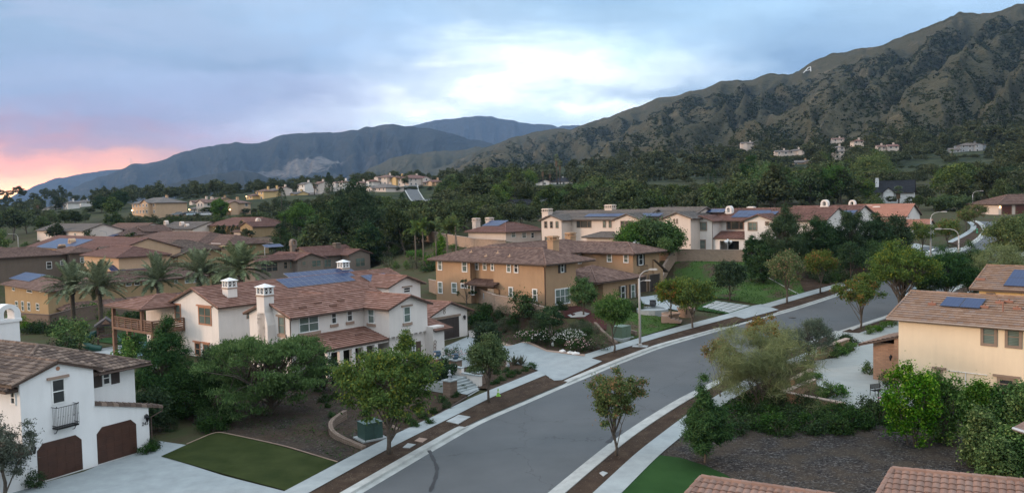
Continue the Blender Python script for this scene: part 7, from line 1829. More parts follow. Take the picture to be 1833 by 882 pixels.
# small gnome like ornament in the bed
p = G(909, 661); m = MB(); m.lathe([(.14, 0), (.2, .12), (.15, .35), (.08, .42), (.12, .5), (.1, .6), (.02, .75)], 0, 0, 8); o = m.obj('garden_ornament', M_grey, smooth=True); o.location = (p.x, p.y, p.z + .2); tag(o, 'small grey garden figure in the bed beside the second driveway', 'ornament')
p = G(989.5, 621); m = MB(); m.tube([(0, 0, 0), (0, 0, .28)], .12, 8); m.tube([(.0, 0, .28), (.1, 0, .42), (.02, 0, .5)], [.07, .05, .02], 6); o = m.obj('garden_ornament', M_wframe); o.location = (p.x, p.y, p.z + .15); tag(o, 'small white figure under the young tree among the roses', 'ornament')
for k, (px, py) in enumerate([(1007, 632), (1021, 634.5), (1030, 636)]):
 p = G(px, py); m = MB(); bm = bmesh.new(); bmesh.ops.create_icosphere(bm, subdivisions=2, radius=.32)
 for v in bm.verts: v.co *= 1 + .25 * sin(v.co.x * 17 + k) * sin(v.co.y * 13 + k); v.co.z *= .6
 me = bpy.data.meshes.new('rock'); bm.to_mesh(me); bm.free(); me.materials.append(M_wframe); o = bpy.data.objects.new('garden_rock', me); COL.objects.link(o); o.location = (p.x, p.y, p.z + .2); o.scale = (1 + .3 * (k == 2), 1, 1)
 tag(o, ['white rock at the driveway corner, left of three', 'white rock at the driveway corner, middle of three', 'widest white rock at the driveway corner, right of three'][k], 'rock')
# ---- street lamps
def street_lamp(px, py, toppy, armdir, label, arm=2.2, P=None, H_=None, base=True, double=False):
 p = P or G(px, py); h = H_ or (at(px, toppy, p.y).z - p.z); e = empty('street_lamp', (p.x, p.y, p.z + .12), armdir); tag(e, label, 'street lamp')
 m = MB(); m.tube([(0, 0, 0), (0, 0, h * .5), (0, 0, h - .9)], [.14, .115, .09], 10); m.tube([(0, 0, 0), (0, 0, .25), (0, 0, .3)], [.2, .2, .14], 10); m.obj('pole', M_pole, e, smooth=True)
 m = MB(); m.tube([(0, 0, h - 1.05), (.15, 0, h - .5), (.55, 0, h - .15), (1.1, 0, h - .02), (arm, 0, h)], [.06, .055, .05, .045, .04], 8); m.obj('arm', M_pole, e, smooth=True)
 m = MB(); m.extr([(arm - .1, -.13, h - .05), (arm + .75, -.16, h - .05), (arm + .75, .16, h - .05), (arm - .1, .13, h - .05)], (0, 0, 0), (0, 0, .12)); m.box(arm, arm + .65, -.12, .12, h + .068, h + .12); hd = m.obj('lamp_head', M_pole, e)
 m = MB(); m.box(arm + .1, arm + .65, -.11, .11, h - .075, h - .052); m.obj('lens', M_wframe, hd)
 if double: m = MB(); m.tube([(0, 0, h - 1.25), (.35, 0, h - 1.1), (.75, 0, h - 1.1)], .035, 6); m.box(.6, 1.15, -.11, .11, h - 1.14, h - 1.02); m.obj('lower_arm', M_pole, e)
 if base: m = MB(); m.box(-.75, .75, -.45, .45, -.1, .04); m.obj('footing', M_conc, e)
 return e
M_pole = plainm('lamp_pole_concrete', (.38, .37, .36), .7)
street_lamp(1146, 621.5, 484.5, radians(-20), 'tall grey street lamp beside the kerb below the tan house garage', 1.1, double=True)
street_lamp(1666, 458, 381, radians(-15), 'grey street lamp at the side street corner', 1.6, base=False)
street_lamp(1716, 508, 411, radians(165), 'street lamp with its arm to the left, near the right kerb behind trees', 2.2, base=False)
street_lamp(1741, 378, 343, radians(-10), 'small distant street lamp by the double garage house', 1.8, base=False)
street_lamp(193, 450, 414, radians(200), 'slim pale street lamp among the far left roofs', 1.2, base=False); street_lamp(290, 490, 456, radians(170), 'small street lamp in front of the wide hip roof house', 1.2, base=False); street_lamp(34, 462, 419, radians(190), 'street lamp at the far left edge of the roofs', 2.0, base=False)
street_lamp(475, 480, 436, radians(0), 'grey lamp rising behind the taupe house roof', 1.4, base=False)
# globe lamp by the patio
p = G(1303, 462); e = empty('globe_lamp', (p.x, p.y, p.z)); tag(e, 'white cluster globe lamp on the wall of the hilltop house patio', 'globe lamp')
hh = at(1303, 434, p.y).z - p.z; m = MB(); m.tube([(0, 0, 0), (0, 0, hh)], .06, 8);
for k in range(3): a = k * 2.09; m.tube([(0, 0, hh - .3), (.45 * cos(a), .45 * sin(a), hh - .3), (.5 * cos(a), .5 * sin(a), hh - .05)], .03, 5)
m.obj('pole', M_pole, e)
for k in range(4):
 a = k * 2.09; x, y, z = (.5 * cos(a), .5 * sin(a), hh + .12) if k < 3 else (0, 0, hh + .35); m = MB(); m.lathe([(.02, z - .24), (.17, z - .17), (.24, z), (.17, z + .17), (.02, z + .24)], x, y, 10); m.obj('globe', M_wframe, e, smooth=True)
c = copy_tree(e); c.location = at(1137, 436, 132); c.location.z -= hh; tag(c, 'white cluster globe lamp rising behind the tan house right roof', 'globe lamp')
# street name sign
p = G(1608, 450); e = empty('street_sign', (p.x, p.y, p.z), radians(5)); tag(e, 'blue street name sign on a thin post at the side street corner', 'street sign')
hh = at(1608, 418, p.y).z - p.z; m = MB(); m.tube([(0, 0, 0), (0, 0, hh)], .04, 6); m.obj('post', M_steel, e); m = MB(); m.box(-.62, .62, -.02, .02, hh - .32, hh); m.obj('sign_blade', plainm('sign_blue', (.02, .10, .42), .4), e)
# fire hydrant far right
p = G(1749, 418); m = MB(); m.lathe([(.2, 0), (.2, .08), (.13, .1), (.13, .6), (.18, .62), (.12, .78), (.03, .86)], 0, 0, 10); o = m.obj('fire_hydrant', plainm('hydrant_green', (.05, .30, .16), .5), smooth=True); o.location = (p.x, p.y, p.z + .12); tag(o, 'small green fire hydrant in the verge of the far bend', 'hydrant')
# bench, black stand, cart
p = G(1571, 711); e = empty('metal_bench', (p.x, p.y, p.z + .17), radians(20)); e.scale = (.75, .85, .9); tag(e, 'black metal bench on the pale drive beside the bright hedge', 'bench')
m = MB()
for i in range(6): m.box(-.6, .6, -.25 + i * .085, -.19 + i * .085, .43, .46)
m.obj('seat', M_dark, e); m = MB()
for i in range(5): m.box(-.6, .6, .27, .3, .52 + i * .085, .58 + i * .085)
m.obj('backrest', M_dark, e)
for sx in (-.62, .62): m = MB(); m.tube([(sx, -.28, 0), (sx, -.28, .64), (sx, .2, .66), (sx, .3, .93)], .028, 6); m.tube([(sx, .3, 0), (sx, .28, .93)], .028, 6); m.tube([(sx, -.28, .43), (sx, .28, .43)], .022, 6); m.obj('leg', M_dark, e)
p = G(1572.5, 738); m = MB(); m.tube([(0, 0, 0), (0, 0, 1.35)], .04, 6); m.lathe([(.2, 0), (.2, .03), (.05, .05)], 0, 0, 10); m.lathe([(.05, 1.34), (.09, 1.36), (.03, 1.45)], 0, 0, 8); o = m.obj('post', M_dark); o.location = (p.x, p.y, p.z + .15); tag(o, 'thin black post beside the metal bench', 'post')
p = G(1447, 664); e = empty('fire_pit', (p.x, p.y, p.z + .17)); tag(e, 'black bowl on a stand at the edge of the pale drive', 'fire pit'); m = MB(); m.lathe([(.1, .35), (.4, .42), (.62, .62), (.66, .66), (.56, .64), (.1, .5)], 0, 0, 14); m.obj('bowl', M_dark, e)
m = MB(); m.lathe([(.5, .95), (.3, 1.08), (.03, 1.12)], 0, 0, 12); m.obj('lid', M_dark, e)
for k in range(4): a = k * pi / 2 + .4; m = MB(); m.tube([(.55 * cos(a), .55 * sin(a), 0), (.4 * cos(a), .4 * sin(a), .5), (.48 * cos(a), .48 * sin(a), .97)], .025, 5); m.obj('leg', M_dark, e)
# parked car
def car(px, py, yaw, label, body, name='parked_car', P=None):
 p = P or G(px, py); e = empty(name, (p.x, p.y, p.z + .03), yaw); tag(e, label, 'car')
 side = [(-2.2, .35), (-2.25, .75), (-2.1, .95), (-1.2, 1.02), (-.45, 1.5), (1.35, 1.55), (2.05, 1.15), (2.25, .95), (2.25, .4)]
 bm = bmesh.new(); low = [(x, min(z, 1.03)) for x, z in side]
 m = MB(); w_ = .9
 m.extr([(-2.2, -w_, .35), (2.2, -w_, .35), (2.25, -w_, .95), (1.9, -w_, 1.03), (-1.2, -w_, 1.0), (-2.1, -w_, .9), (-2.25, -w_, .7)], (0, 0, 0), (0, 2 * w_, 0)); o = m.obj('body', body, e); bv = o.modifiers.new('b', 'BEVEL'); bv.width = .09; bv.segments = 2
 m = MB(); n = 0; t = .68; b = .84
 m.v = [(-1.2, -b, 1.0), (2.0, -b, 1.02), (2.0, b, 1.02), (-1.2, b, 1.0), (-.4, -t, 1.48), (1.5, -t, 1.5), (1.5, t, 1.5), (-.4, t, 1.48)]; m.f = [(0,1,5,4), (1,2,6,5), (2,3,7,6), (3,0,4,7)]; m.obj('windows', M_glass2, e)
 m = MB(); m.box(-.45, 1.55, -t - .02, t + .02, 1.481, 1.55); o = m.obj('roof', body, e); bv = o.modifiers.new('b', 'BEVEL'); bv.width = .03
 for (x0, x1) in ((-.5, -.4), (.5, .58), (1.5, 1.6)):
  pass
 for x in (-1.4, 1.4):
  for y in (-.86, .86): m = MB(); m.tube([(x, y - .11, .33), (x, y + .11, .33)], .33, 16); wv_ = m.obj('wheel', plainm('tyre', (.02, .02, .02), .8), e); m = MB(); m.tube([(x, y + (.115 if y > 0 else -.115), .33), (x, y + (.12 if y > 0 else -.12), .33)], .2, 12); m.obj('rim', M_steel, wv_)
 for y in (-.7, .7): m = MB(); m.box(-2.27, -2.2, y - .16, y + .16, .62, .76); m.obj('headlight', M_wframe, e); m = MB(); m.box(2.2, 2.27, y - .14, y + .14, .7, .85); m.obj('tail_light', plainm('tail_red', (.4, .02, .02), .3), e)
 return e
M_cb = plainm('car_pale_blue', (.42, .55, .62), .25, .6); M_cw = plainm('car_white', (.62, .64, .66), .25, .6); M_cd = plainm('car_dark', (.03, .035, .045), .25, .6); M_cs = plainm('car_silver', (.3, .32, .34), .25, .6, .4)
car(1646, 538, radians(35), 'pale blue car parked by the right kerb behind the cream house roof', M_cb)
car(995, 388, radians(20), 'silver car on the road beyond the red hip roof house', M_cs, P=at(992, 393, 215))
for k, (px, py, d, mt, L) in enumerate([(333, 386, 338, M_cd, 'dark car parked first from the left below the cream gabled house'), (344, 386.5, 336, M_cb, 'bluish car parked second from the left on the green terrace'), (356, 387, 336, M_cd, 'black car parked third from the left on the green terrace'), (368, 386.5, 336, M_cw, 'white car parked beside the dark ones on the green terrace'), (318, 386, 340, M_cs, 'silver car parked right of the lit peach houses'), (1541, 375, 262, M_cd, 'dark car left of the black roof house')]):
 P = at(px, py, d); car(0, 0, radians(10 + 20 * (k % 3)), L, mt, P=P)
# ---- pool, play set and yard behind the courtyard house
sh('lawn', [(170,612),(215,596),(255,588),(330,600),(300,625),(215,618)], .12, M_turf2)
sh('patio', [(150,630),(215,618),(300,625),(280,660),(160,650)], .08, M_conc)
M_water = material('pool_water', lambda nt, b: nt.mix(nt.noise(nt.pos(), 1.2, 2, .5), (0.02, 0.20, 0.26, 1), (0.05, 0.32, 0.36, 1)), .08, .6)
sh('pool_water', [(215,624),(232,616),(262,613),(290,620),(265,636),(225,634)], .16, M_water)
p = G(192, 622)
def playset(P):
 e = empty('play_set', (P.x, P.y, P.z), radians(25)); tag(e, 'wooden play set with two dark roofs and a green tube slide on the lawn', 'play set')
 wd = plainm('play_wood', (.09, .05, .035), .7)
 for (x, y) in ((-1, -1), (1, -1), (1, 1), (-1, 1)):
  m = MB(); m.box(x - .09, x + .09, y - .09, y + .09, 0, 3.0); m.obj('post', wd, e)
 m = MB(); m.box(-1.1, 1.1, -1.1, 1.1, 1.45, 1.6); m.obj('platform', wd, e); m = MB()
 for i in range(11):
  for (a, b, c, d) in ((-1.05 + i * .2, -1.0 + i * .2, -1.05, -1.0), (-1.05 + i * .2, -1.0 + i * .2, 1.0, 1.05)): m.box(a, b, c, d, 1.6, 2.3)
 m.box(-1.1, 1.1, -1.08, -.98, 2.3, 2.38); m.box(-1.1, 1.1, .98, 1.08, 2.3, 2.38); m.obj('railing', wd, e)
 rf = MB(); rf.extr([(-1.4, -1.4, 2.9), (1.4, -1.4, 2.9), (0, -1.4, 3.9)], (0, 0, 0), (0, 2.8, 0)); rf.obj('roof', M_shut, e); m = MB(); m.extr([(-.5, 0, 3.2), (.5, 0, 3.2), (0, 0, 3.75)], (0, -1.6, 0), (0, -1.35, 0)); m.obj('dormer', M_wood, e)
 rf = MB(); rf.extr([(3.0, -1.1, 2.3), (5.2, -1.1, 2.3), (4.1, -1.1, 3.1)], (0, 0, 0), (0, 2.2, 0)); rf.obj('roof', M_trim, e)
 for (x, y) in ((3.2, -.9), (5.0, -.9), (5.0, .9), (3.2, .9)): m = MB(); m.box(x - .08, x + .08, y - .08, y + .08, 0, 2.35); m.obj('post', wd, e)
 m = MB(); m.box(1.0, 3.2, -.08, .08, 2.6, 2.78); m.obj('swing_beam', wd, e)
 g_ = plainm('slide_green', (.008, .06, .045), .35); m = MB(); m.tube([(-1, 0, 1.95), (-1.8, -.2, 1.8), (-2.5, -.9, 1.3), (-2.4, -1.9, .85), (-1.6, -2.5, .5), (-.6, -2.6, .3)], [.42] * 6, 12, cap=False); m.obj('slide', g_, e, smooth=True)
 m = MB(); m.tube([(1.0, -1.2, 1.6), (1.6, -1.8, .9), (2.2, -2.3, .35), (2.9, -2.6, .2)], .3, 10, cap=False); m.obj('slide', g_, e, smooth=True); return e
playset(p)
# ---- utility poles, cables, pylons, hillside letter
def upole(px, base, top, d, label, wires=True):
 P = at(px, base, d); h = at(px, top, d).z - P.z; e = empty('utility_pole', (P.x, P.y, P.z), .3); tag(e, label, 'utility pole'); m = MB(); m.tube([(0, 0, -2), (0, 0, h)], [.18, .12], 6); m.obj('pole', plainm('pole_wood', (.14, .09, .06), .9), e)
 m = MB(); m.box(-1.3, 1.3, -.06, .06, h - .7, h - .55); m.obj('crossarm', M_wood, e); return P + Vector((0, 0, h - .5))
q = [upole(1519, 345, 313, 285, 'brown wooden utility pole left of the black roof house'), upole(1685, 300, 277, 480, 'wooden utility pole above the dark trees, right'), upole(1273, 350, 331, 330, 'wooden utility pole below the two dark cypresses'), upole(1234, 325, 306, 500, 'pole with long crossarm left of the yellow hill house')]
q.append(upole(1900, 292, 268, 470, 'wooden utility pole just outside the right edge')) if False else None
def cable(a, b, sag, r, label):
 pts = [a.lerp(b, t) - Vector((0, 0, sag * 4 * t * (1 - t))) for t in np.linspace(0, 1, 12)]; m = MB(); m.tube(pts, r, 4); tag(m.obj('overhead_cable', M_dark), label, 'cable')
cable(q[1], at(1575, 286, 460), 1.5, .10, 'overhead cable falling left from the utility pole on the slope'); cable(q[1], at(1860, 264, 440), 1.5, .10, 'overhead cable running right from the utility pole on the slope')
def pylon(px, py, h, d, label):
 P = at(px, py, d); m = MB(); w_ = h * .13
 for sx in (-1, 1):
  for sy in (-1, 1): m.tube([(sx * w_, sy * w_, -10), (sx * w_ * .3, sy * w_ * .3, h * .6), (0, 0, h)], h * .006, 4)
 for i in range(6):
  z0, z1 = h * i / 7, h * (i + 1) / 7; a, b = w_ * (1 - .75 * i / 6), w_ * (1 - .75 * (i + 1) / 6)
  m.tube([(-a, -a, z0), (b, -b, z1)], h * .004, 4); m.tube([(a, -a, z0), (-b, -b, z1)], h * .004, 4)
 for z in (.6, .75, .9): m.tube([(-h * .13, 0, h * z), (h * .13, 0, h * z)], h * .006, 4)
 o = m.obj('transmission_tower', M_steel); o.location = P; tag(o, label, 'transmission tower')
pylon(97, 349, 46, 6500, 'left one of two lattice pylons in front of the orange ridge'); pylon(106, 348, 44, 6500, 'right one of two lattice pylons in front of the orange ridge'); pylon(235, 294, 48, 6100, 'lattice pylon alone on the crest of the blue mountain')
pylon(629, 226, 38, 6000, 'tiny lattice pylon on the mountain crest left of the cloud gap'); pylon(661, 225, 38, 6000, 'tiny lattice pylon on the mountain crest nearest its summit')
# white letter laid out on the hillside
def onhill(px, py): return hillpt(px, py) + Vector((0, 0, 1.5))
A_ = [(1438, 131), (1447, 121), (1451, 120)]; B_ = [(1451, 120), (1451.5, 128)]; C_ = [(1441, 127.5), (1451, 125)]
m = MB()
for seg in (A_, B_, C_):
 dd = onhill(1446, 126).y; pts = [at(a, b, dd - 24 + (131 - b) * 2.2) for a, b in seg]; m.tube(pts, .8, 5)
tag(m.obj('hillside_letter', M_wframe), 'white letter A laid out on the upper hillside near the crest', 'letter')
# clouds hugging the far summit are real puffs beyond the mountain
# ------------------------------------------------------------------ vegetation
# prototypes (each is moved to its first place, later ones are copies)
def fit(px, base, top, width, fn, label, cat='tree', name='tree', group=None, seed=0, P=None, **kw):
 """unique tree sized from its picture height and width at the distance of its foot"""
 p = P or G(px, base); h = at(px, top, p.y).z - p.z; r = width / 2 * p.y / FPX
 e = fn(name, h, r, seed=seed, **kw); e['_used'] = 1; e.location = (p.x, p.y, p.z + .1); e.rotation_euler = (0, 0, seed * 1.3); tag(e, label, cat, group); return e
T = make_tree
# kerb trees
fit(695, 815, 630, 178, T, 'large light green kerb tree, nearest on the left pavement beside the green utility box', leaf_mat=F_light, seed=11, n=21000, leaf=.2, clumps=120, cr=.52, trunk_h=.30, limbs=22, droop=.35, trunk_r=.14, shell=.35, lumpy=.3)
fit(875, 722, 600, 76, T, 'upright green kerb tree in front of the brick steps', leaf_mat=F_mid, seed=12, n=12000, leaf=.17, clumps=80, cr=.42, trunk_h=.30, limbs=14, trunk_r=.10, shell=.3)
fit(1099, 633, 526, 64, T, 'kerb tree between the rose bed and the pale green utility box', leaf_mat=F_mid, seed=13, n=10000, leaf=.18, clumps=60, cr=.5, trunk_h=.38, limbs=12, trunk_r=.1)
fit(1240, 588, 500, 78, T, 'bushy lime tipped kerb tree by the paver driveway', leaf_mat=F_light, seed=14, n=11000, leaf=.2, clumps=70, cr=.55, trunk_h=.34, limbs=12, trunk_r=.1)
fit(1409, 545, 455, 72, T, 'olive green kerb tree at the grass bank, before the double drain line', leaf_mat=F_autumn, seed=15, n=9000, leaf=.2, clumps=60, cr=.6, trunk_h=.42, limbs=12, trunk_r=.11)
fit(1469, 527, 448, 62, T, 'olive kerb tree on a pale stake, second along the grass bank', leaf_mat=F_autumn, seed=16, n=8000, leaf=.2, clumps=55, cr=.55, trunk_h=.40, limbs=12, trunk_r=.11)
fit(1523, 510, 440, 60, T, 'dark green kerb tree third along the grass bank', leaf_mat=F_dark, seed=17, n=8000, leaf=.2, clumps=55, cr=.6, trunk_h=.35, limbs=10, trunk_r=.11)
fit(1567, 490, 432, 52, T, 'kerb tree half hidden by the tall twin stemmed tree', leaf_mat=F_mid, seed=18, n=7000, leaf=.22, clumps=50, cr=.6, trunk_h=.35, limbs=10, trunk_r=.11)
fit(1650, 457, 396, 46, T, 'small bright kerb tree beside the tall lamp at the side street', leaf_mat=F_light, seed=19, n=6000, leaf=.22, clumps=45, cr=.6, trunk_h=.36, limbs=10, trunk_r=.1)
fit(1730, 414, 376, 32, T, 'yellowish young tree in the verge of the far bend, left one', leaf_mat=F_autumn, seed=20, n=4500, leaf=.24, clumps=40, cr=.6, trunk_h=.4, limbs=10)
fit(1745, 405, 368, 34, T, 'yellowish young tree in the verge of the far bend, right one', leaf_mat=F_autumn, seed=21, n=4500, leaf=.24, clumps=40, cr=.6, trunk_h=.36, limbs=10)
fit(1697, 441, 392, 46, T, 'rusty green tree before the stone wall of the side street', leaf_mat=F_autumn, seed=22, n=5000, leaf=.24, clumps=40, cr=.7, trunk_h=.25, limbs=10)
# right kerb
fit(1103, 818, 664, 112, T, 'yellow green kerb tree with orange tips, alone before the open road', leaf_mat=F_autumn, seed=31, n=13000, leaf=.15, clumps=76, cr=.33, trunk_h=.33, limbs=22, trunk_r=.085, lumpy=.4, shell=.3)
fit(1366, 688, 570, 62, T, 'thin young tree with yellow and rust leaves in the right verge', leaf_mat=F_rust, seed=32, n=3600, leaf=.16, clumps=40, cr=.34, trunk_h=.6, limbs=14, trunk_r=.05, lumpy=.4)
fit(1290, 712, 606, 72, T, 'thin rust leaved young tree behind the feathery tree', leaf_mat=F_rust, seed=33, n=3400, leaf=.16, clumps=40, cr=.34, trunk_h=.5, limbs=14, trunk_r=.05, lumpy=.45)
fit(1540, 590, 491, 80, T, 'olive and rust crowned kerb tree in the right verge above the driveway', leaf_mat=F_autumn, seed=34, n=13000, leaf=.19, clumps=80, cr=.45, trunk_h=.34, limbs=18, trunk_r=.10, lumpy=.35)
fit(1613, 545, 437, 112, T, 'tall bright green tree with several stems on the right kerb', leaf_mat=F_light, seed=35, n=20000, leaf=.22, clumps=120, cr=.7, trunk_h=.34, limbs=20, trunk_r=.14, multi=4, P=at(1613, 562, 95))
fit(1690, 530, 440, 104, make_conifer, 'broad dark pine like tree at the right kerb behind the cream roof', name='pine_tree', leaf_mat=F_pine, seed=36, n=16000, leaf=.26, levels=13, droop=.05, ragged=.5, P=at(1695, 540, 99))
fit(1745, 535, 432, 84, make_conifer, 'dark pine like tree with bare grey limbs, right of the broad one', name='pine_tree', leaf_mat=F_pine, seed=37, n=12000, leaf=.26, levels=12, ragged=.6, P=at(1742, 545, 102))
fit(1650, 540, 455, 58, make_conifer, 'smaller loose pine tree left of the broad dark one', name='pine_tree', leaf_mat=F_pine, seed=38, n=8000, leaf=.25, levels=12, ragged=.6, P=at(1655, 545, 100))
fit(1800, 500, 392, 112, T, 'large light green tree at the right edge above the yellow house', leaf_mat=F_light, seed=39, n=22000, leaf=.24, clumps=120, cr=.85, trunk_h=.28, limbs=14, trunk_r=.15, P=at(1812, 500, 108))
fit(1800, 510, 440, 90, T, 'wispy grey green feathery tree below the light green one, right edge', leaf_mat=F_verde, seed=40, n=14000, leaf=.3, clumps=90, cr=.7, trunk_h=.25, limbs=14, aspect=.12, P=at(1798, 520, 92))
fit(1853, 450, 380, 70, T, 'dark green tree cut by the right edge near the far bend', leaf_mat=F_mid, seed=41, n=8000, leaf=.3, clumps=50, cr=.9, P=at(1850, 455, 125))
# near right
fit(1262, 830, 690, 96, make_conifer, 'dark bushy pine like tree right of the near pavement, beside the dark mulch', name='pine_tree', leaf_mat=F_pine, seed=51, n=26000, leaf=.17, levels=18, trunk_h=.03, droop=-.25, ragged=.5)
fit(1362, 738, 606, 205, T, 'wide feathery yellow green tree with wispy drooping twigs by the right pavement', leaf_mat=F_verde, seed=52, n=17000, leaf=.85, clumps=110, cr=.85, trunk_h=.1, limbs=26, aspect=.028, flat=.5, shell=.3, lumpy=.65, multi=4, trunk_r=.035, twigs=False, up=.1, droop=-.15)
fit(1453, 650, 573, 92, T, 'grey green olive tree at the brick wall, the taller right one', name='olive_tree', leaf_mat=F_olive, seed=53, n=17000, leaf=.17, clumps=90, cr=.42, trunk_h=.12, limbs=18, aspect=.2, multi=3, trunk_r=.07)
fit(1398, 660, 588, 84, T, 'grey green olive tree left of the taller one', name='olive_tree', leaf_mat=F_olive, seed=54, n=14000, leaf=.17, clumps=80, cr=.42, trunk_h=.1, limbs=16, aspect=.2, multi=3, trunk_r=.06)
for i, (px, b, t, w_, L) in enumerate([(1632,800,650,112,'tallest bright green hedge shrub at the left end beside the bench'),(1690,795,668,90,'bright green hedge shrub second from the left before the cream wall'),(1745,790,672,70,'bright green hedge shrub under the lower cream house window'),(1786,790,690,64,'bright green hedge shrub right of the lower window'),(1830,800,676,76,'bright green hedge shrub cut by the right edge'),(1760,838,735,78,'lighter green shrub in front of the hedge row, left of two'),(1815,858,765,84,'yellow green shrub nearest the salmon roofs, right of two'),(1784,868,792,66,'small yellow green shrub tucked behind the salmon roof')]):
 p = G(px, min(b, 800)) if b <= 800 else G(px, b)
 rr = w_ / 2 * p.y / FPX; hh = at(px, t, p.y).z - p.z
 e = make_tree('hedge_shrub', hh, rr, F_ficus, 60 + i, n=13000, leaf=.17, clumps=90, cr=.36, trunk_h=.02, limbs=10, shell=.45, bottom=-1, taper=.35, flat=1.3, lumpy=.3, up=.9, multi=3, trunk_r=.05)
 e['_used'] = 1; e.location = (p.x, p.y, p.z); tag(e, L, 'shrub', 'bright hedge shrubs before the cream house')
# left / centre big trees
fit(478, 778, 588, 222, T, 'big feathery dark green tree filling the yard before the ivory house', leaf_mat=F_mid, seed=71, n=52000, leaf=.24, clumps=190, cr=.62, trunk_h=.08, limbs=26, droop=.7, aspect=.32, shell=.4, flat=.42, lumpy=.4, multi=3, P=at(478, 770, 64))
fit(296, 745, 575, 112, make_conifer, 'tall dark pine like tree right of the garage house corner', name='pine_tree', leaf_mat=F_pine, seed=72, n=22000, leaf=.22, levels=17, trunk_h=.05, ragged=.5, P=at(296, 752, 66))
fit(345, 760, 655, 104, T, 'round olive green shrub tree before the dark pine', leaf_mat=F_shrub, seed=73, n=16000, leaf=.17, clumps=90, cr=.5, trunk_h=.06, limbs=8, shell=.4, P=at(340, 768, 64))
fit(395, 700, 612, 90, T, 'brownish green tree between the dark pine and the big feathery one', leaf_mat=F_dark, seed=74, n=14000, leaf=.18, clumps=80, cr=.5, trunk_h=.1, P=at(400, 730, 70))
fit(262, 770, 700, 70, T, 'dark shrub mass at the garage house corner', leaf_mat=F_dark, seed=75, n=10000, leaf=.18, clumps=50, cr=.5, trunk_h=.05, P=at(268, 790, 60))
fit(18, 900, 745, 96, T, 'grey green feathery shrub at the lower left corner', leaf_mat=F_olive, seed=76, n=9000, leaf=.2, clumps=60, cr=.36, trunk_h=.05, aspect=.25, lumpy=.5, P=at(8, 900, 46.5))
fit(580, 700, 640, 70, T, 'dark shrub at the left porch column', leaf_mat=F_dark, seed=77, n=7000, leaf=.17, clumps=40, cr=.4, trunk_h=.05)
fit(868, 650, 578, 60, T, 'dark upright tree behind the kerb tree by the steps', leaf_mat=F_dark, seed=78, n=9000, leaf=.18, clumps=50, cr=.45, trunk_h=.08, P=at(872, 648, 84))
fit(733, 640, 592, 36, T, 'yellow tipped small tree before the shuttered window', leaf_mat=F_light, seed=79, n=3500, leaf=.18, clumps=24, cr=.4, trunk_h=.2, P=at(727, 660, 79))
fit(790, 695, 643, 62, T, 'dark bougainvillea like bush left of the front steps', leaf_mat=F_dark, seed=80, n=6000, leaf=.16, clumps=40, cr=.35, trunk_h=.05)
fit(985, 620, 548, 44, T, 'dark small tree tied to a pale stake above the rose bed', leaf_mat=F_dark, seed=81, n=6500, leaf=.16, clumps=40, cr=.4, trunk_h=.35, trunk_r=.05)
fit(1045, 565, 500, 54, T, 'green tree in front of the tan house triple window', leaf_mat=F_mid, seed=82, n=9000, leaf=.18, clumps=55, cr=.5, trunk_h=.2)
fit(1200, 570, 505, 50, T, 'brown green tree rising from the left terracotta planter', leaf_mat=F_autumn, seed=83, n=6500, leaf=.18, clumps=45, cr=.45, trunk_h=.25, P=at(1201, 567, 91.5))
fit(1228, 560, 500, 58, T, 'lime green tree rising from the right terracotta planter', leaf_mat=F_light, seed=84, n=7500, leaf=.18, clumps=50, cr=.45, trunk_h=.25, P=at(1228, 560, 93))
fit(1305, 547, 472, 64, T, 'round dark tree standing on the grass bank above the paver driveway', leaf_mat=F_dark, seed=85, n=12000, leaf=.2, clumps=80, cr=.5, trunk_h=.28, shell=.3, P=G(1306, 538))
fit(1345, 503, 424, 34, make_conifer, 'slim loose pine at the right end of the bank wall', name='pine_tree', leaf_mat=F_pine, seed=86, n=7000, leaf=.28, levels=11, ragged=.6)
fit(1366, 508, 442, 60, make_conifer, 'low broad pine below the tallest one on the bank', name='pine_tree', leaf_mat=F_pine, seed=90, n=9000, leaf=.28, levels=11, ragged=.5)
fit(1402, 500, 359, 92, make_conifer, 'tallest dark pine on the bank, centre right', name='pine_tree', leaf_mat=F_pine, seed=87, n=20000, leaf=.3, levels=16, ragged=.45, trunk_h=.05)
fit(1468, 492, 386, 78, make_conifer, 'second dark pine on the bank, right of the tallest', name='pine_tree', leaf_mat=F_pine, seed=88, n=15000, leaf=.3, levels=14, ragged=.45, trunk_h=.05)
fit(1527, 482, 366, 68, make_conifer, 'third dark pine on the bank, left of the bell chimney', name='pine_tree', leaf_mat=F_pine, seed=89, n=14000, leaf=.3, levels=15, ragged=.5, trunk_h=.05)
fit(1568, 478, 374, 64, make_conifer, 'fourth dark pine on the bank, below the salmon roof', name='pine_tree', leaf_mat=F_pine, seed=91, n=13000, leaf=.3, levels=14, ragged=.5, trunk_h=.05)
fit(1603, 468, 388, 58, T, 'dark leafy tree right of the fourth pine, before the white gable', leaf_mat=F_dark, seed=92, n=9000, leaf=.27, clumps=60, cr=.8, trunk_h=.1)
fit(1497, 476, 412, 62, T, 'bushy dark tree between the second and third pine', leaf_mat=F_dark, seed=93, n=9000, leaf=.27, clumps=60, cr=.8, trunk_h=.1)
fit(1435, 480, 420, 70, T, 'bushy dark tree between the tallest and the second pine', leaf_mat=F_dark, seed=94, n=9000, leaf=.27, clumps=60, cr=.8, trunk_h=.1)
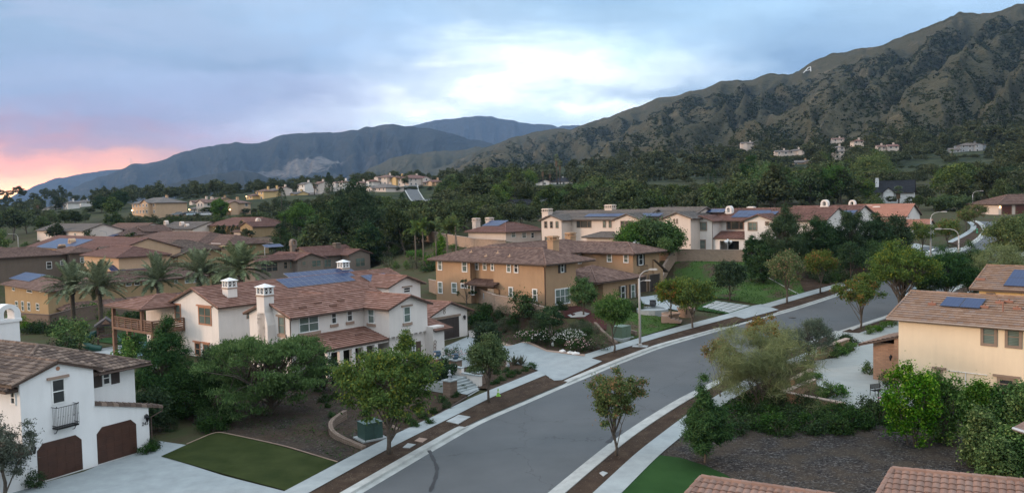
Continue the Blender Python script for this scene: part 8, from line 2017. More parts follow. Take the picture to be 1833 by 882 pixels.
for i, (px, b, t, w_, L) in enumerate([(1135,452,402,56,'dark hedge tree, leftmost of the clump before the hilltop house'),(1168,452,392,62,'tallest dark hedge tree of the clump before the hilltop house'),(1198,454,402,46,'dark hedge tree, rightmost of the clump before the hilltop house')]):
 fit(px, b, t, w_, T, L, leaf_mat=F_mid, seed=100 + i, n=13000, leaf=.34, clumps=90, cr=.85, trunk_h=.03, bottom=-1, shell=.5, flat=1.1, P=at(px, b, 134))
fit(1195, 452, 428, 26, T, 'small round bush at the hilltop house corner wall', leaf_mat=F_mid, seed=104, n=3000, leaf=.3, clumps=20, cr=.6, trunk_h=.05, P=at(1190, 452, 128))
# palms
for i, (px, b, c, d, L) in enumerate([(131,566,500,124,'date palm with a wide feathery crown, leftmost of the five'),(180,566,500,120,'date palm second from the left, before the ochre house'),(285,556,488,124,'date palm third from the left, before the ochre house windows'),(360,545,475,128,'date palm fourth from the left, above the pergola roof'),(432,540,468,122,'date palm fifth from the left, the largest, left of the taupe house')]):
 P = at(px, b, d); P.z = hz(P.x, P.y); h = at(px, c + 14, d).z - P.z; e = make_palm('date_palm', h, 'date', 200 + i); e['_used'] = 1; e.location = P; e.scale = (1.2, 1.2, 1) if i == 4 else (1, 1, 1); tag(e, L, 'palm tree', 'date palms behind the pool yard')
for i, (px, b, c, d, L) in enumerate([(757,442,410,150,'queen palm, leftmost of the row before the pinkish wall'),(780,442,410,151,'queen palm, second of the row before the pinkish wall'),(800,446,412,148,'queen palm, third of the row before the pinkish wall'),(816,446,405,147,'queen palm, rightmost and tallest of the row'),(743,440,412,158,'thin queen palm at the left end behind the row')]):
 P = at(px, b, d); P.z = hz(P.x, P.y); h = at(px, c, d).z - P.z; e = make_palm('queen_palm', h, 'queen', 220 + i, F_light); e['_used'] = 1; e.location = P; tag(e, L, 'palm tree', 'queen palms along the pinkish wall')
FP = [(1362,345,294,330,'tall fan palm left of the dark round trees, right of the two cypresses'),(997,332,282,430,'tall fan palm above the long dark bungalow'),(1003,332,292,440,'fan palm just below the tallest one above the bungalow'),(972,335,302,420,'fan palm left of the long dark bungalow'),(985,336,308,425,'shorter fan palm before the long dark bungalow'),(1052,335,303,420,'fan palm right of the long dark bungalow'),(590,350,330,440,'fan palm beside the tall dark tree on the ridge'),(563,352,328,430,'fan palm on the ridge between the white and cream house'),(1126,352,328,380,'bushy fan palm in the middle of the wooded belt'),(1608,378,340,255,'short full fan palm before the black roof house'),(68,378,362,420,'fan palm standing free at the far left skyline'),(1297,345,335,380,'low fan palm below the two cypresses'),(587,372,344,330,'fan palm left of the big grey green tree'),(1704,300,272,470,'fan palm right of the hillside utility pole'),(1075,345,325,400,'fan palm at the foot of the hill, centre'),(955,330,305,470,'fan palm left in the grove by the dark bungalow'),(1212,380,348,260,'pale fan palm among the dark trees behind the cream house')]
fpp = [make_palm('fan_palm', 9.5, 'fan', 240), make_palm('fan_palm', 13.0, 'fan', 241)]
for i, (px, b, c, d, L) in enumerate(FP):
 P = at(px, b, d); g = hz(P.x, P.y); P.z = min(g, P.z); h = at(px, c, d).z - P.z; pr = fpp[0] if h < 11 else fpp[1]; s = h / (9.5 if h < 11 else 13.0)
 place(pr, P.x, P.y, P.z, s=max(.8, min(1.3, 1.0)), sz=s, label=L, cat='palm tree', group='fan palms above the trees')
# cypress rows
cyp = make_cypress('cypress_tree', 9.0, 1.0, F_dark, 260); wide = make_cypress('cypress_tree', 12.0, 1.9, F_dark, 261, n=2500)
for i, (px, b, t, d) in enumerate([(1143,335,322,420),(1153,335,319,420),(1162,337,318,420),(1172,338,317,420),(1182,338,317,420),(1192,336,320,425)]):
 P = at(px, b, d); P.z = hz(P.x, P.y); h = at(px, t - 4, d).z - P.z; place(cyp, P.x, P.y, P.z, 1.3, sz=h / 9, label='slim dark cypress in the evenly spaced row at the foot of the hill', cat='cypress', group='row of six slim cypresses at the foot of the hill')
for i, (px, b, t, d, L) in enumerate([(1268,345,303,330,'left one of the two dark wide cypresses at the foot of the hill'),(1277,345,301,330,'right one of the two dark wide cypresses at the foot of the hill')]):
 P = at(px, b, d); P.z = hz(P.x, P.y); h = at(px, t, d).z - P.z; place(wide, P.x, P.y, P.z, 1.0, sz=h / 12, label=L, cat='cypress', group='two wide cypresses')
for i, (px, b, t, d) in enumerate([(402,428,402,262),(412,428,404,260),(419,428,402,258),(427,428,403,256),(436,428,401,255),(443,428,404,252),(510,428,386,250),(529,428,392,250),(547,428,398,250)]):
 P = at(px, b, d); P.z = hz(P.x, P.y); h = at(px, t, d).z - P.z; place(cyp, P.x, P.y, P.z, 1.0, sz=h / 9, label='slim dark cypress around the pale gabled house, mid left', cat='cypress', group='slim cypresses around the pale gabled house')
for i, (px, b, t, d) in enumerate([(209,424,408,262),(217,424,406,262),(226,424,408,262),(233,424,409,262),(199,424,410,262)]):
 P = at(px, b, d); P.z = hz(P.x, P.y); h = at(px, t, d).z - P.z; place(cyp, P.x, P.y, P.z, .9, sz=h / 9, label='very slim dark cypress beside the white gable below the green slope', cat='cypress', group='five very slim cypresses below the green slope')
for i, (px, b, t, d, s, L) in enumerate([(590,372,308,340,1.6,'tall dark conifer between the ridge houses, mid left'),(505,388,335,330,1.8,'dark broad conifer below the ridge houses'),(100,380,352,520,2.6,'dark pointed conifer at the far left skyline'),(720,372,345,330,1.3,'dark conifer at the foot of the uphill street'),(433,420,395,252,1.0,'pointed conifer beside the ochre house'),(502,440,400,225,2.0,'dark bushy conifer before the pale gabled house'),(1493,330,265,420,2.6,'tall dark conifer left of the hillside cluster'),(383,384,366,350,1.4,'dark pointed tree left of the yellow lit house')]):
 P = at(px, b, d); P.z = hz(P.x, P.y); h = at(px, t, d).z - P.z; place(wide, P.x, P.y, P.z, s * .9, sz=h / 12, label=L, cat='tree')
# named big trees of the belt
BIG = [(640,430,330,88,200,F_dark,'huge grey green tree standing over the taupe house'),(612,430,352,60,205,F_dark,'grey green tree leaning on the left of the huge one'),(1380,400,294,88,235,F_mid,'big round dark green tree right of the fan palm'),(1485,400,290,74,240,F_mid,'big round dark tree left of the black roof house'),(1560,350,278,84,300,F_light,'wide light green tree on the slope above the black roof'),(1345,380,284,50,270,F_dark,'dark tree behind the big round one'),(1035,400,328,66,235,F_mid,'round dark green tree behind the long cream house roof'),(1545,372,322,46,262,F_light,'yellow green tree left of the black roof house'),(1720,370,296,90,300,F_light,'light green tree right of the black roof house'),(890,400,336,60,250,F_light,'lime green round tree in the middle of the belt'),(935,360,304,46,330,F_light,'tall light green tree in the middle of the belt'),(1700,400,352,60,215,F_mid,'bushy green tree right behind the salmon roof'),(1300,420,392,40,180,F_mid,'tree behind the hilltop house chimney'),(395,396,352,30,320,F_mid,'broad dark tree on the terrace edge'),(215,372,342,34,420,F_dark,'tall dark tree group left of the lit peach block'),(182,378,352,30,400,F_dark,'dark tree left on the far left skyline'),(1810,360,300,80,300,F_dark,'dark spreading tree above the double garage house'),(700,425,385,54,215,F_dark,'spreading dark tree above the maroon gable'),(660,444,398,60,180,F_dark,'dark tree directly right of the huge grey one'),(565,440,392,50,215,F_mid,'green tree left of the huge grey one'),(540,418,362,56,260,F_mid,'bright dome shaped tree below the ridge houses')]
for i, (px, b, t, w_, d, fm, L) in enumerate(BIG):
 P = at(px, b, d); P.z = hz(P.x, P.y); h = at(px, t, d).z - P.z; r = w_ / 2 * d / FPX
 e = make_tree('tree', h, r, fm, 300 + i, n=9000, leaf=.5, clumps=90, cr=max(.8, r * .24), trunk_h=.12, limbs=8, shell=.5, lumpy=.3, twigs=False); e['_used'] = 1; e.location = P; tag(e, L, 'tree')
# ---- the wooded belt: individual trees of a few kinds
PR = []
for k in range(7): PR.append((make_tree('tree', 10, [4.2, 3.6, 4.8, 3.2, 4.4, 5.2, 3.0][k], F_far, 400 + k, n=3600, leaf=.62, clumps=[55, 40, 70, 36, 60, 80, 30][k], cr=1.05, trunk_h=[.1, .2, .08, .15, .1, .12, .25][k], limbs=6, shell=.5, lumpy=.42, twigs=False, taper=[0, .2, 0, .4, .1, 0, .3][k]), ['round', 'upright', 'broad', 'narrow', 'round', 'broad', 'slender'][k]))
TOP = [(-80,380),(0,372),(50,364),(70,372),(95,368),(160,352),(230,352),(245,372),(330,378),(440,372),(455,366),(500,352),(560,352),(600,340),(640,335),(680,350),(760,352),(790,318),(830,306),(900,300),(960,300),(1040,306),(1100,322),(1150,330),(1200,318),(1260,318),(1300,292),(1340,285),(1400,292),(1450,282),(1500,268),(1560,262),(1640,276),(1700,272),(1800,262),(1900,262)]
def topline(px): return float(np.interp(px, [p[0] for p in TOP], [p[1] for p in TOP]))
PROT = []   # (x0, x1, ytop, ybottom, distance): house fronts that stay in view
for H in HOUSES + [H7]:
 V_ = [v for v in H.w.v]; ps = [proj(H.wor(*v)) for v in V_ if v[2] > -.3]; ys = [H.wor(*v).y for v in V_]
 PROT.append((min(p[0] for p in ps), max(p[0] for p in ps), min(p[1] for p in ps) - 14, max(p[1] for p in ps) - 4, min(ys)))
for L, px, py, wpx, d, *_ in FAR: PROT.append((px - wpx / 2 - 2, px + wpx / 2 + 2, py - 16, py, d))
for L, px, py, wpx, *_ in HILL: PROT.append((px - wpx / 2 - 1, px + wpx / 2 + 1, py - 12, py - 2, hillpt(px, py).y))
PROT += [(722,775,334,362,470), (1787,1900,362,384,200), (1560,1640,318,352,268), (1440,1455,118,130,900), (1730,1800,395,420,178), (1640,1725,430,460,150)]
FOOT = []
for H in HOUSES + [H1, H2, H3, H4, H5, H7]:
 xs = [v[0] for v in H.w.v]; ys = [v[1] for v in H.w.v]; FOOT.append((H, min(xs) - 1.5, max(xs) + 1.5, min(ys) - 1.5, max(ys) + 1.5))
def inside_house(x, y):
 for H, a, b, c, d in FOOT:
  q = H.loc((x, y, 0))
  if a < q.x < b and c < q.y < d: return True
 return False
cnt = {}
placed = []
ZN = [ # px range, distance range, number, min height, max height
 (-60, 240, 230, 420, 30, 5, 12, 'in the far left belt'), (240, 620, 215, 330, 22, 4, 9, 'among the mid left roofs'), (380, 620, 330, 440, 22, 4, 9, 'on the slope below the ridge houses'), (560, 760, 175, 330, 34, 6, 13, 'behind the taupe house'), (740, 1010, 185, 460, 52, 6, 14, 'in the central belt'),
 (960, 1330, 190, 470, 54, 6, 14, 'in the belt below the hill'), (1290, 1600, 200, 460, 46, 6, 14, 'in the right hand belt'), (1560, 1900, 215, 470, 42, 6, 14, 'in the far right belt')]
rr_ = random.Random(5)
for (x0, x1, d0, d1, N, h0, h1, zn) in ZN:
 tries = 0; n_ = 0
 while n_ < N and tries < N * 30:
  tries += 1; px = rr_.uniform(x0, x1); d = d0 * (d1 / d0) ** rr_.uniform(0, 1); k = rr_.randrange(7)
  v = ray(px, 400); x = v.x / v.y * d; y = d
  if inside_house(x, y) or any((x - a) ** 2 + (y - b) ** 2 < (2.6 + d * .012) ** 2 for a, b in placed): continue
  # keep the roads clear
  if any((x - p.x) ** 2 + (y - p.y) ** 2 < 90 for p in Lw[::6]) : continue
  z = hz(x, y); hmax = at(px, topline(px), d).z - z; h = rr_.uniform(h0, h1); h = min(h, hmax)
  rpx = 3.0 * (h / 10) * FPX / d
  for (a, b, yt, yb, dd) in PROT:
   if dd > d - 1 and px + rpx > a and px - rpx < b:
    lim = at(px, yb - (yb - yt) * .12, d).z - z; h = min(h, lim)
  if h < 2.2: continue
  pr, kind = PR[k]; s = h / 10; sx = max(s, .45) * rr_.uniform(.9, 1.2) if h > 5 else s * 1.35
  place(pr, x, y, z - .1, s=sx, sz=s, rz=rr_.uniform(0, 6.28), label='%s dark green tree %s' % (kind, zn), cat='tree', group='%s trees %s' % (kind, zn)); placed.append((x, y)); n_ += 1
# trees climbing the foot of the hill
n_ = 0
while n_ < 60:
 j = int(1 + rr_.random() ** 1.5 * 40); i = rr_.randrange(150, VNEAR.shape[1] - 120); q = VNEAR[j, i]; px, py = proj(q);
 if px < 880 or px > 1880 or py > 330 or py < 245: continue
 h = rr_.uniform(5, 12); rpx = .4 * h * FPX / q[1]; top = py - h * FPX / q[1]
 if any(dd > q[1] - 30 and px + rpx > a and px - rpx < b and top < yb and py > yt - 6 for a, b, yt, yb, dd in PROT[:-5]): h = min(h, 3.2)
 k = rr_.randrange(7); pr, kind = PR[k]; s = h / 10; place(pr, q[0], q[1], q[2] - .4, s=s * 1.15, sz=s, rz=rr_.uniform(0, 6.28), label='%s dark tree climbing the foot of the hillside' % kind, cat='tree', group='%s trees on the foot of the hillside' % kind); n_ += 1
# ---- shrubs
S1 = [make_shrub('shrub', 1.0, .9, F_shrub, 500 + k, n=1500, leaf=.13) for k in range(3)]
S2 = [make_shrub('shrub', 1.0, .8, F_ficus, 510 + k, n=1100, leaf=.13) for k in range(2)]
S3 = [make_shrub('shrub', 1.0, 1.0, F_sage, 520 + k, n=900, leaf=.16, aspect=.25) for k in range(2)]
SPK = make_shrub('agave', .8, .7, F_sage, 530, n=60, leaf=.16, spiky=True)
RO = [make_shrub('rose_bush', 1.15, 1.0, F_shrub, 540, n=1500, leaf=.12, flowers=F_rose, nf=70), make_shrub('rose_bush', 1.3, 1.3, F_shrub, 541, n=1900, leaf=.12, flowers=F_white, nf=130), make_shrub('rose_bush', 1.1, .9, F_shrub, 542, n=1300, leaf=.12, flowers=F_white, nf=50)]
def sb(pr, px, py, s, label, cat='shrub', group=None, sz=None, zoff=.05):
 p = G(px, py); return place(pr, p.x, p.y, p.z + zoff, s=s, sz=sz, label=label, cat=cat, group=group)
# dark round shrubs in the mulch
rs = random.Random(3)
bed = [(1340,748),(1362,742),(1383,752),(1397,738),(1405,765),(1425,760),(1442,770),(1418,748),(1440,744),(1462,758),(1478,748),(1500,752),(1520,745),(1540,752),(1556,748),(1572,758),(1548,768),(1520,770),(1330,765),(1352,770),(1376,772),(1395,780),(1460,778),(1492,774),(1585,750),(1600,765),(1380,725),(1350,720),(1335,735),(1310,752),(1456,742),(1508,778),(1320,780)]
for i, (px, py) in enumerate(bed): sb(S1[i % 3], px, py, rs.uniform(.85, 1.35), 'low dark round shrub in the planting before the brick planter wall', group='dark round shrubs before the brick planter wall', sz=rs.uniform(.9, 1.3))
for i, (px, py, s, L) in enumerate([(1480,716,1.1,'glossy bright shrub inside the nearest brick planter, left'),(1497,713,1.1,'glossy bright shrub inside the nearest brick planter, right'),(1440,690,.9,'low bright shrub in the middle brick planter'),(1458,683,.8,'small bright shrub at the corner of the middle planter')]): sb(S2[i % 2], px, py, s, L, group=None)
for i, (px, py) in enumerate([(1494,642),(1505,638),(1516,634),(1524,630),(1501,634)]): sb(S2[i % 2], px, py, .9, 'bright groundcover shrub along the capped brick wall', group='bright shrubs along the capped brick wall')
for i, (px, py) in enumerate([(1490,622),(1502,618),(1515,616),(1526,620)]): sb(S1[i % 3], px, py, .9, 'dark shrub behind the capped brick wall', group='dark shrubs behind the capped brick wall')
for i, (px, py) in enumerate([(1555,600),(1566,596),(1577,593),(1590,588),(1600,584)]): sb(S2[i % 2], px, py, .8, 'clipped green shrub in the row along the pavement by the brick wing', group='clipped row by the brick wing')
sb(S2[0], 1555, 672, .9, 'dark green shrub at the foot of the brick wing'); sb(SPK, 1371, 762, 1.3, 'pale spiky grass clump among the dark round shrubs', 'agave')
for i, (px, py) in enumerate([(1465,608),(1478,604)]): pass
# rose bed
for i, (px, py, k, L) in enumerate([(938,612,0,'pink rose bush, leftmost of the bed'),(953,614,0,'pink rose bush, second from the left'),(968,617,2,'white rose bush left of the staked tree'),(1012,620,1,'big white rose bush, the fullest with blooms'),(1024,616,1,'white rose bush behind the fullest one'),(1032,632,0,'pink rose bush near the driveway corner'),(1046,628,0,'pink rose bush, rightmost of the bed'),(976,611,0,'pale pink rose bush behind the stake')]): sb(RO[k], px, py, 1.15, L, 'rose bush', 'roses on the bank beside the driveway')
p = G(988, 620); m = MB(); m.tube([(0, 0, 0), (0, 0, 2.6)], .05, 6); o = m.obj('stake', M_bark2); o.location = p; tag(o, 'pale wooden stake beside the small dark tree in the rose bed', 'stake')
for i in range(60):
 px, py = rs.uniform(845, 1060), rs.uniform(562, 612)
 if py > 600 and px < 900: continue
 if 950 < px < 1110 and py < 585 and px > 990: continue
 k = rs.choice(['s', 's', 'g', 'd']); pr = {'s': S3[i % 2], 'g': SPK, 'd': S1[i % 3]}[k]
 sb(pr, px, py, rs.uniform(.7, 1.3), {'s': 'grey green sage shrub on the bank below the tan house', 'g': 'spiky grey green plant on the bank below the tan house', 'd': 'dark green shrub on the bank below the tan house'}[k], {'s': 'shrub', 'g': 'agave', 'd': 'shrub'}[k], {'s': 'sage shrubs on the bank', 'g': 'spiky plants on the bank', 'd': 'dark shrubs on the bank'}[k])
sb(S1[0], 866, 585, 2.3, 'large dark green bush by the garage corner of the ivory house', sz=2.0); sb(S1[1], 858, 575, 2.0, 'dark bush behind the garage corner bush'); sb(S1[2], 938, 568, 2.6, 'flowering dark green bush against the tan house block wall', sz=2.6); sb(S1[0], 955, 566, 1.8, 'smaller dark bush right of the flowering one'); sb(S3[0], 1066, 626, 1.6, 'blue grey agave like bush left of the stepped stone wall')
sb(S1[1], 1008, 556, 1.2, 'dark red mulch side bush at the tan house corner'); sb(S1[2], 1125, 560, 1.2, 'clipped bush under the tan house shuttered windows'); sb(S1[0], 1142, 556, 1.1, 'clipped bush right of the tan house shuttered windows')
# beds by the pavement
for i, (px, py) in enumerate([(757,750),(778,741),(800,733),(770,760),(740,766),(792,722),(815,712),(826,700),(730,758),(748,738)]): sb(S1[i % 3], px, py, .55, 'small dark plant in the near bed along the left pavement', group='small plants in the near pavement bed')
for i, (px, py) in enumerate([(886,690),(900,684),(914,678),(926,672),(938,667),(952,662),(905,668),(890,672)]): sb(S1[i % 3], px, py, .6, 'small dark plant in the bed beside the second driveway', group='small plants in the driveway bed')
for i, (px, py) in enumerate([(920,655),(934,655)]): sb(SPK, px, py, 1.3, 'upright spiky plant in the driveway bed', 'agave', 'upright spiky plants in the driveway bed')
F1 = make_shrub('flower_shrub', 1.4, 1.1, F_shrub, 550, n=1600, leaf=.12, flowers=F_rose, nf=60)
for px, py, L in [(812,650,'pink flowering shrub by the upper brick pillar'),(848,652,'pink flowering shrub left of the tall dark tree by the steps'),(790,668,'pink flowering shrub against the white wall')]: sb(F1, px, py, 1.0, L)
F2 = make_shrub('flower_shrub', 1.2, .8, F_shrub, 551, n=900, leaf=.13, flowers=F_magenta, nf=26); sb(F2, 1592, 745, 1.2, 'shrub with magenta blooms left of the bright hedge'); F3 = make_shrub('flower_shrub', 1.3, .7, F_shrub, 552, n=700, leaf=.13, flowers=F_rust, nf=40); sb(F3, 1592, 702, 1.2, 'red flowering potted shrub beside the bench')
sb(S1[0], 265, 811, .75, 'round reddish brown ball shrub at the garage corner, front'); sb(S1[1], 277, 803, .75, 'round dark ball shrub behind the front one at the garage corner'); sb(S1[2], 64, 874, .8, 'round ball shrub left of the first garage door')
for i in range(16): sb(S1[i % 3], rs.uniform(300, 420), rs.uniform(730, 775), rs.uniform(.8, 1.4), 'dark undergrowth shrub below the trees beside the dark lawn', group='undergrowth beside the dark lawn')
for i in range(12): sb(S1[i % 3], rs.uniform(560, 690), rs.uniform(672, 700), rs.uniform(.7, 1.1), 'dark shrub along the porch of the ivory house', group='shrubs along the ivory porch')
# yard behind
for i, (px, py, s) in enumerate([(120,612,2.6),(100,600,2.2),(140,628,3.0),(112,640,2.6),(150,600,1.6),(240,640,2.2),(225,648,2.0),(60,596,1.8),(40,594,1.8),(80,596,1.8),(200,580,1.8),(250,572,1.6),(265,570,1.6),(235,575,1.6),(185,586,1.4),(270,600,1.6),(20,592,1.8),(150,572,2.0),(170,570,2.0),(130,574,2.0)]): sb(S1[i % 3] if i % 2 else S2[i % 2], px, py, s, 'garden shrub around the pool yard and its brown wall', group='garden shrubs around the pool yard')
for i in range(34):
 px, py = rs.uniform(640, 860), rs.uniform(446, 486)
 if px < 690 and py > 470: continue
 sb([S1[0], S2[0], S2[1], S3[0]][i % 4], px, py, rs.uniform(1.0, 2.4), 'garden shrub on the slope below the pinkish wall', group='garden shrubs below the pinkish wall')
for i in range(26): sb(S1[i % 3] if i % 3 else S3[i % 2], rs.uniform(1440, 1640), rs.uniform(478, 512) - 0, rs.uniform(.9, 1.8), 'low shrub on the bank under the pines', group='low shrubs under the pines')
tp = make_tree('topiary', 3.2, 1.5, F_dark, 560, n=900, leaf=.16, clumps=9, cr=.22, trunk_h=.3, limbs=9, shell=.8); place(tp, G(835, 545).x, G(835, 545).y, label='small pompom topiary tree in front of the tan house door', cat='topiary')
# ---- low green cover, grass tufts, fallen leaves
def cover(name, pxs, dens, size, mat, label, off=.12, aspect=.4, up=1.0, seed=1, hgt=.12):
 poly = wl(pxs); xs = [p.x for p in poly]; ys = [p.y for p in poly]; P = np.array([(p.x, p.y) for p in poly]); rng = np.random.default_rng(seed)
 A = (max(xs) - min(xs)) * (max(ys) - min(ys)); n = int(A * dens); gx = rng.uniform(min(xs), max(xs), n); gy = rng.uniform(min(ys), max(ys), n); ins = np.zeros(n, bool); j = len(P) - 1
 for i in range(len(P)):
  c = ((P[i, 1] > gy) != (P[j, 1] > gy)); xx = (P[j, 0] - P[i, 0]) * (gy - P[i, 1]) / (P[j, 1] - P[i, 1] + 1e-12) + P[i, 0]; ins ^= c & (gx < xx); j = i
 k = fbm(gx * .35 + seed, gy * .35, 3) + rng.uniform(-.25, .35, n) > -.05; ins &= k; gx = gx[ins]; gy = gy[ins]
 Pt = np.stack([gx, gy, hmap(gx, gy) + off + rng.uniform(0, hgt, len(gx))], 1); o = quads_mesh(name, leaves(Pt, size, rng, up, aspect), mat); return tag(o, kind='stuff', label=label, cat='ground cover')
cover('groundcover', [(1196,520),(1207,470),(1332,469),(1420,478),(1440,524),(1362,546.5),(1300,536),(1240,532)], 14, .24, F_cover, 'green ground cover growing over the grass bank')
cover('groundcover', [(1110,598),(1085,570),(1110,550),(1160,560),(1215,583),(1180,594),(1130,609)], 26, .2, F_cover, 'green ground cover on the slope before the tan house', seed=2)
cover('groundcover', [(893,608),(850,600),(850,575),(960,580),(1050,600),(1060,625),(1047,634),(979,626)], 14, .2, F_cover, 'low ground cover on the bank beside the second driveway', seed=3)
cover('groundcover', [(1252,560),(1262,549),(1300,560),(1270,568)], 30, .2, F_cover, 'dark ground cover strip beside the pavers', seed=4)
cover('groundcover', [(180,408),(240,390),(330,392),(430,386),(430,402),(330,405),(240,412)], 3, .6, F_cover, 'grass and low cover on the green slope under the terrace', seed=5)
cover('weeds', [(605,829),(560,800),(470,786),(420,760),(520,730),(620,760),(650,808)], 16, .12, F_cover, 'sparse weeds and ivy on the dark mulch', seed=6, hgt=.06)
cover('groundcover', [(600,826),(560,800),(400,768),(430,730),(560,700),(700,680),(830,690),(830,708),(720,770)], 7, .2, F_cover, 'patchy green ground cover in the yard before the ivory house', seed=11)
for i in range(14): sb(S1[i % 3], rs.uniform(560, 740), rs.uniform(705, 760), rs.uniform(.4, .8), 'small dark plant in the yard around the curved stone wall', group='small plants around the curved stone wall')
cover('leaf_litter', [(1216,777),(1300,712),(1500,745),(1640,740),(1833,790),(1800,860),(1345,888),(1178,816)], 16, .07, M_bark2, 'pale wood chips scattered over the dark mulch', off=.11, hgt=.02, up=2, seed=7)
cover('leaf_litter', [(560,881),(860,726),(974,674),(994,684),(860,748),(615,881)], 22, .07, M_bark2, 'dry leaves scattered in the dirt verge', off=.13, hgt=.02, up=2, seed=8)
cover('leaf_litter', [(1010,881),(1213,722),(1400,636),(1390,654),(1223,748),(1066,881)], 20, .07, M_bark2, 'dry leaves scattered in the right dirt verge', off=.13, hgt=.02, up=2, seed=9)
# ---- chaparral on the hillside: thousands of low bushes, one mass
def chaparral():
 rng = np.random.default_rng(77); nv, nu = VNEAR.shape[:2]; n = 110000
 a = rng.uniform(0, 1, n); jj = rng.uniform(0, 1, n) ** 1.1 * 276 + 2; ii = rng.uniform(2, nu * .93, n); j0 = jj.astype(int); i0 = ii.astype(int); f = (jj - j0)[:, None]; g = (ii - i0)[:, None]
 P = VNEAR[j0, i0] * (1 - f) * (1 - g) + VNEAR[j0 + 1, i0] * f * (1 - g) + VNEAR[j0, i0 + 1] * (1 - f) * g + VNEAR[j0 + 1, i0 + 1] * f * g
 zz = VNEAR[:, :, 2]; bl = zz.copy()
 for _ in range(10): bl[1:-1, 1:-1] = (bl[:-2, 1:-1] + bl[2:, 1:-1] + bl[1:-1, :-2] + bl[1:-1, 2:] + bl[1:-1, 1:-1]) / 5
 gul = np.clip((bl - zz)[j0, i0] / 3.0, -1, 1.2); low = 1 - jj / 280; k = (SCRUB['hillside'][j0, i0] - .42) * 1.0 + .6 * fbm(P[:, 0] / 90, P[:, 1] / 150, 4) + fbm(P[:, 0] / 22, P[:, 1] / 30, 2) * .6 + rng.uniform(-.3, .3, n) > .0 - .4 * (low > .82) - .3 * (low < .25); P = P[k]; dist = P[:, 1]
 Q = []; s = rng.uniform(0.9, 2.5, len(P)) * np.clip(dist / 1100, .55, 1.3)
 for q in range(7):
  off = rng.normal(size=(len(P), 3)) * s[:, None] * np.array([.55, .55, .3]); off[:, 2] = np.abs(off[:, 2]) + .2; L = leaves(P + off, 1.0, rng, .5, .75); c = (P + off)[:, None, :]; Q.append(c + (L - c) * s[:, None, None] * 1.2)
 o = quads_mesh('chaparral', np.concatenate(Q), F_chap); tag(o, kind='stuff', label='dark chaparral bushes dotted over the near hillside', cat='shrubs')
chaparral()
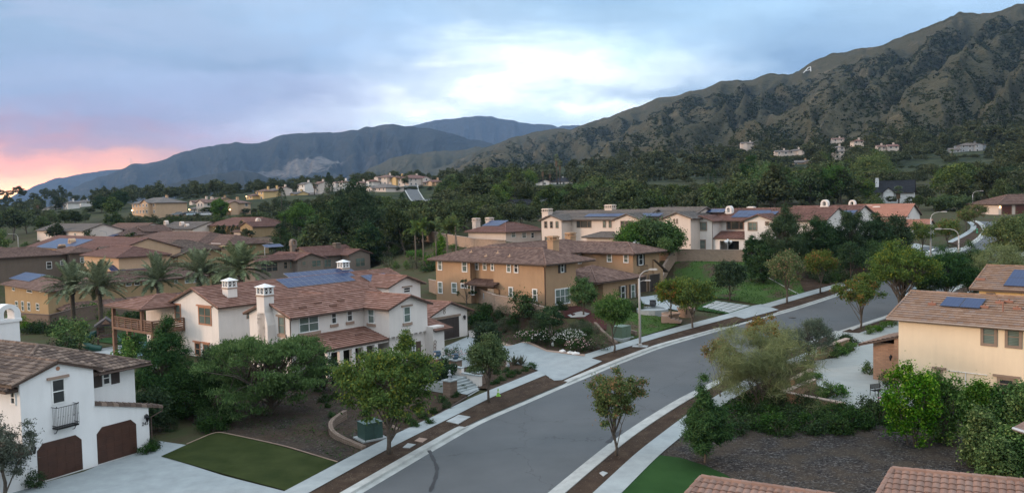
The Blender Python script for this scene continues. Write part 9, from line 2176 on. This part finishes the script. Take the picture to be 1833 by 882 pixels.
# ---- everything past the 290 trees that show largest becomes one far wood, filled up to the foot of the hill
def surfz(px, d):
 i = int(np.searchsorted(VNEAR[5, :, 0] / VNEAR[5, :, 1], ray(px, 350).x / ray(px, 350).y)); i = min(max(i, 0), VNEAR.shape[1] - 1); col_ = VNEAR[1:, i]
 v = ray(px, 350); g_ = hz(v.x / v.y * d, d)
 return max(g_, float(np.interp(d, col_[:, 1], col_[:, 2]))) if d > col_[0, 1] else g_
def far_wood():
 ts = [o for o in COL.objects if o.parent is None and o.get('category') == 'tree' and o.type == 'EMPTY']
 def key(o):
  hh = max((c.dimensions.z if c.dimensions.z else 8) for c in o.children) ; return hh * o.scale.z / max(o.location.y, 1)
 ts.sort(key=key, reverse=True); rng = np.random.default_rng(5); QQ = []; src = []
 for pr, k in PR:
  me = next(c for c in pr.children if c.name.startswith('crown')).data; a = np.empty(len(me.vertices) * 3, np.float32); me.vertices.foreach_get('co', a); src.append(a.reshape(-1, 4, 3))
 def add(x, y, z, sx, sz, k, step):
  Q = src[k][rng.integers(step)::step].copy(); c = Q.mean(1, keepdims=True); Q = c + (Q - c) * (1 + .28 * (min(step, 6) - 1)); t = rng.uniform(0, 6.28); R_ = np.array([[cos(t), -sin(t), 0], [sin(t), cos(t), 0], [0, 0, 1]])
  QQ.append((Q * np.array([sx, sx, sz])) @ R_.T + np.array([x, y, z]))
 for o in ts[290:]:
  add(*o.location, o.scale.x, o.scale.z, int(rng.integers(7)), 2)
  for c in list(o.children): bpy.data.objects.remove(c)
  bpy.data.objects.remove(o)
 for (x0, x1, d0, d1, N, h0, h1) in [(880, 1900, 400, 560, 200, 6, 12), (-60, 400, 400, 900, 170, 6, 11), (400, 900, 380, 620, 170, 5, 9), (560, 1300, 180, 420, 170, 4, 9), (1280, 1900, 215, 460, 170, 4, 10), (240, 600, 225, 330, 50, 3, 7), (300, 900, 330, 600, 350, 1.5, 3)]:
  n_ = 0; tr = 0
  while n_ < N and tr < N * 12:
   tr += 1; px = rr_.uniform(x0, x1); d = d0 + (d1 - d0) * rr_.random(); v = ray(px, 350); x = v.x / v.y * d
   if d < 300 and (inside_house(x, d) or any((x - p.x) ** 2 + (d - p.y) ** 2 < 110 for p in Lw[::8])): continue
   z = surfz(px, d); h = rr_.uniform(h0, h1); rpx = 3.2 * (h / 10) * FPX / d
   if d < 460: h = min(h, at(px, topline(px) + 6, d).z - z)
   for (a, b, yt, yb, dd) in PROT:
    if dd > d - 1 and px + rpx > a and px - rpx < b: h = min(h, at(px, yb - (yb - yt) * .1, d).z - z)
   if h < .9: continue
   add(x, d, z - .3, max(.45, h / 10) * rr_.uniform(.9, 1.3), h / 10, rr_.randrange(7), 9 if h1 < 4 else 2 if d < 330 else 3 if d < 500 else 4); n_ += 1
 # fill what the camera line sees of the hill foot: small trees spread evenly over the slope
 cols = np.arange(880, 1921, 8); dd_ = np.arange(300, 1300, 5.0); SZ = []
 for c in cols:
  v = ray(c, 350); g_ = hmap(v.x / v.y * dd_, dd_); i = int(np.searchsorted(VNEAR[5, :, 0] / VNEAR[5, :, 1], v.x / v.y)); q = VNEAR[1:, min(i, VNEAR.shape[1] - 1)]
  SZ.append(np.where(dd_ > q[0, 1], np.maximum(g_, np.interp(dd_, q[:, 1], q[:, 2])), g_))
 for _ in range(1500):
  px = rr_.uniform(885, 1915); lo = np.interp(px, [880, 1100, 1300, 1500, 1900], [318, 312, 288, 258, 250]); py = rr_.uniform(lo, lo + 62); v = ray(px, py); v = v / v.y; s_ = SZ[int((px - 880) / 8)]
  hit = np.argmax(CAMZ + v.z * dd_ <= s_)
  if hit < 2: continue
  d = dd_[hit]; z = s_[hit]; h = rr_.uniform(3, 8) * (1 if py > lo + 18 else .6); rpx = 3.4 * (h / 10) * FPX / d
  for (a, b, yt, yb, dd) in PROT:
   if dd > d - 25 and px + rpx > a and px - rpx < b and py > yb - 5: h = min(h, at(px, yb - 1.0, d).z - z)
  if h < .8: continue
  add(v.x * d, d, z - .3, max(.35, h / 10) * rr_.uniform(.9, 1.4), h / 10, rr_.randrange(7), 5)
 o = quads_mesh('far_wood', np.concatenate(QQ), F_mass); tag(o, kind='stuff', label='far belt of woods running up to the foot of the hills', cat='woods')
far_wood()
# bushes fringing the foot of the hill
def alive(o):
 try: return o.name is not None
 except ReferenceError: return False
for pr in S1 + S2 + S3 + RO + [SPK, F1, cyp, wide] + fpp + [p[0] for p in PR]:
 if alive(pr) and not pr.get('_used'):
  for c in list(pr.children): bpy.data.objects.remove(c)
  bpy.data.objects.remove(pr)
for o in COL.objects:
 if '_used' in o: del o['_used']
# ------------------------------------------------------------------ air
m = MB(); m.box(-9500, 5200, -80, 10800, -70, 2000); hz_o = m.obj('haze', None); tag(hz_o, kind='stuff', label='thin blue air haze over the valley', cat='haze')
hm = bpy.data.materials.new('haze'); hm.use_nodes = True; hm.node_tree.nodes.clear(); hn = NT(hm.node_tree)
pv = hn.new('ShaderNodeVolumePrincipled'); pv.inputs['Color'].default_value = (0.36, 0.60, 1, 1); pv.inputs['Density'].default_value = 5.2e-5; pv.inputs['Anisotropy'].default_value = 0.2
mo = hn.new('ShaderNodeOutputMaterial'); hn.l.new(pv.outputs[0], mo.inputs['Volume']); hz_o.data.materials.append(hm)
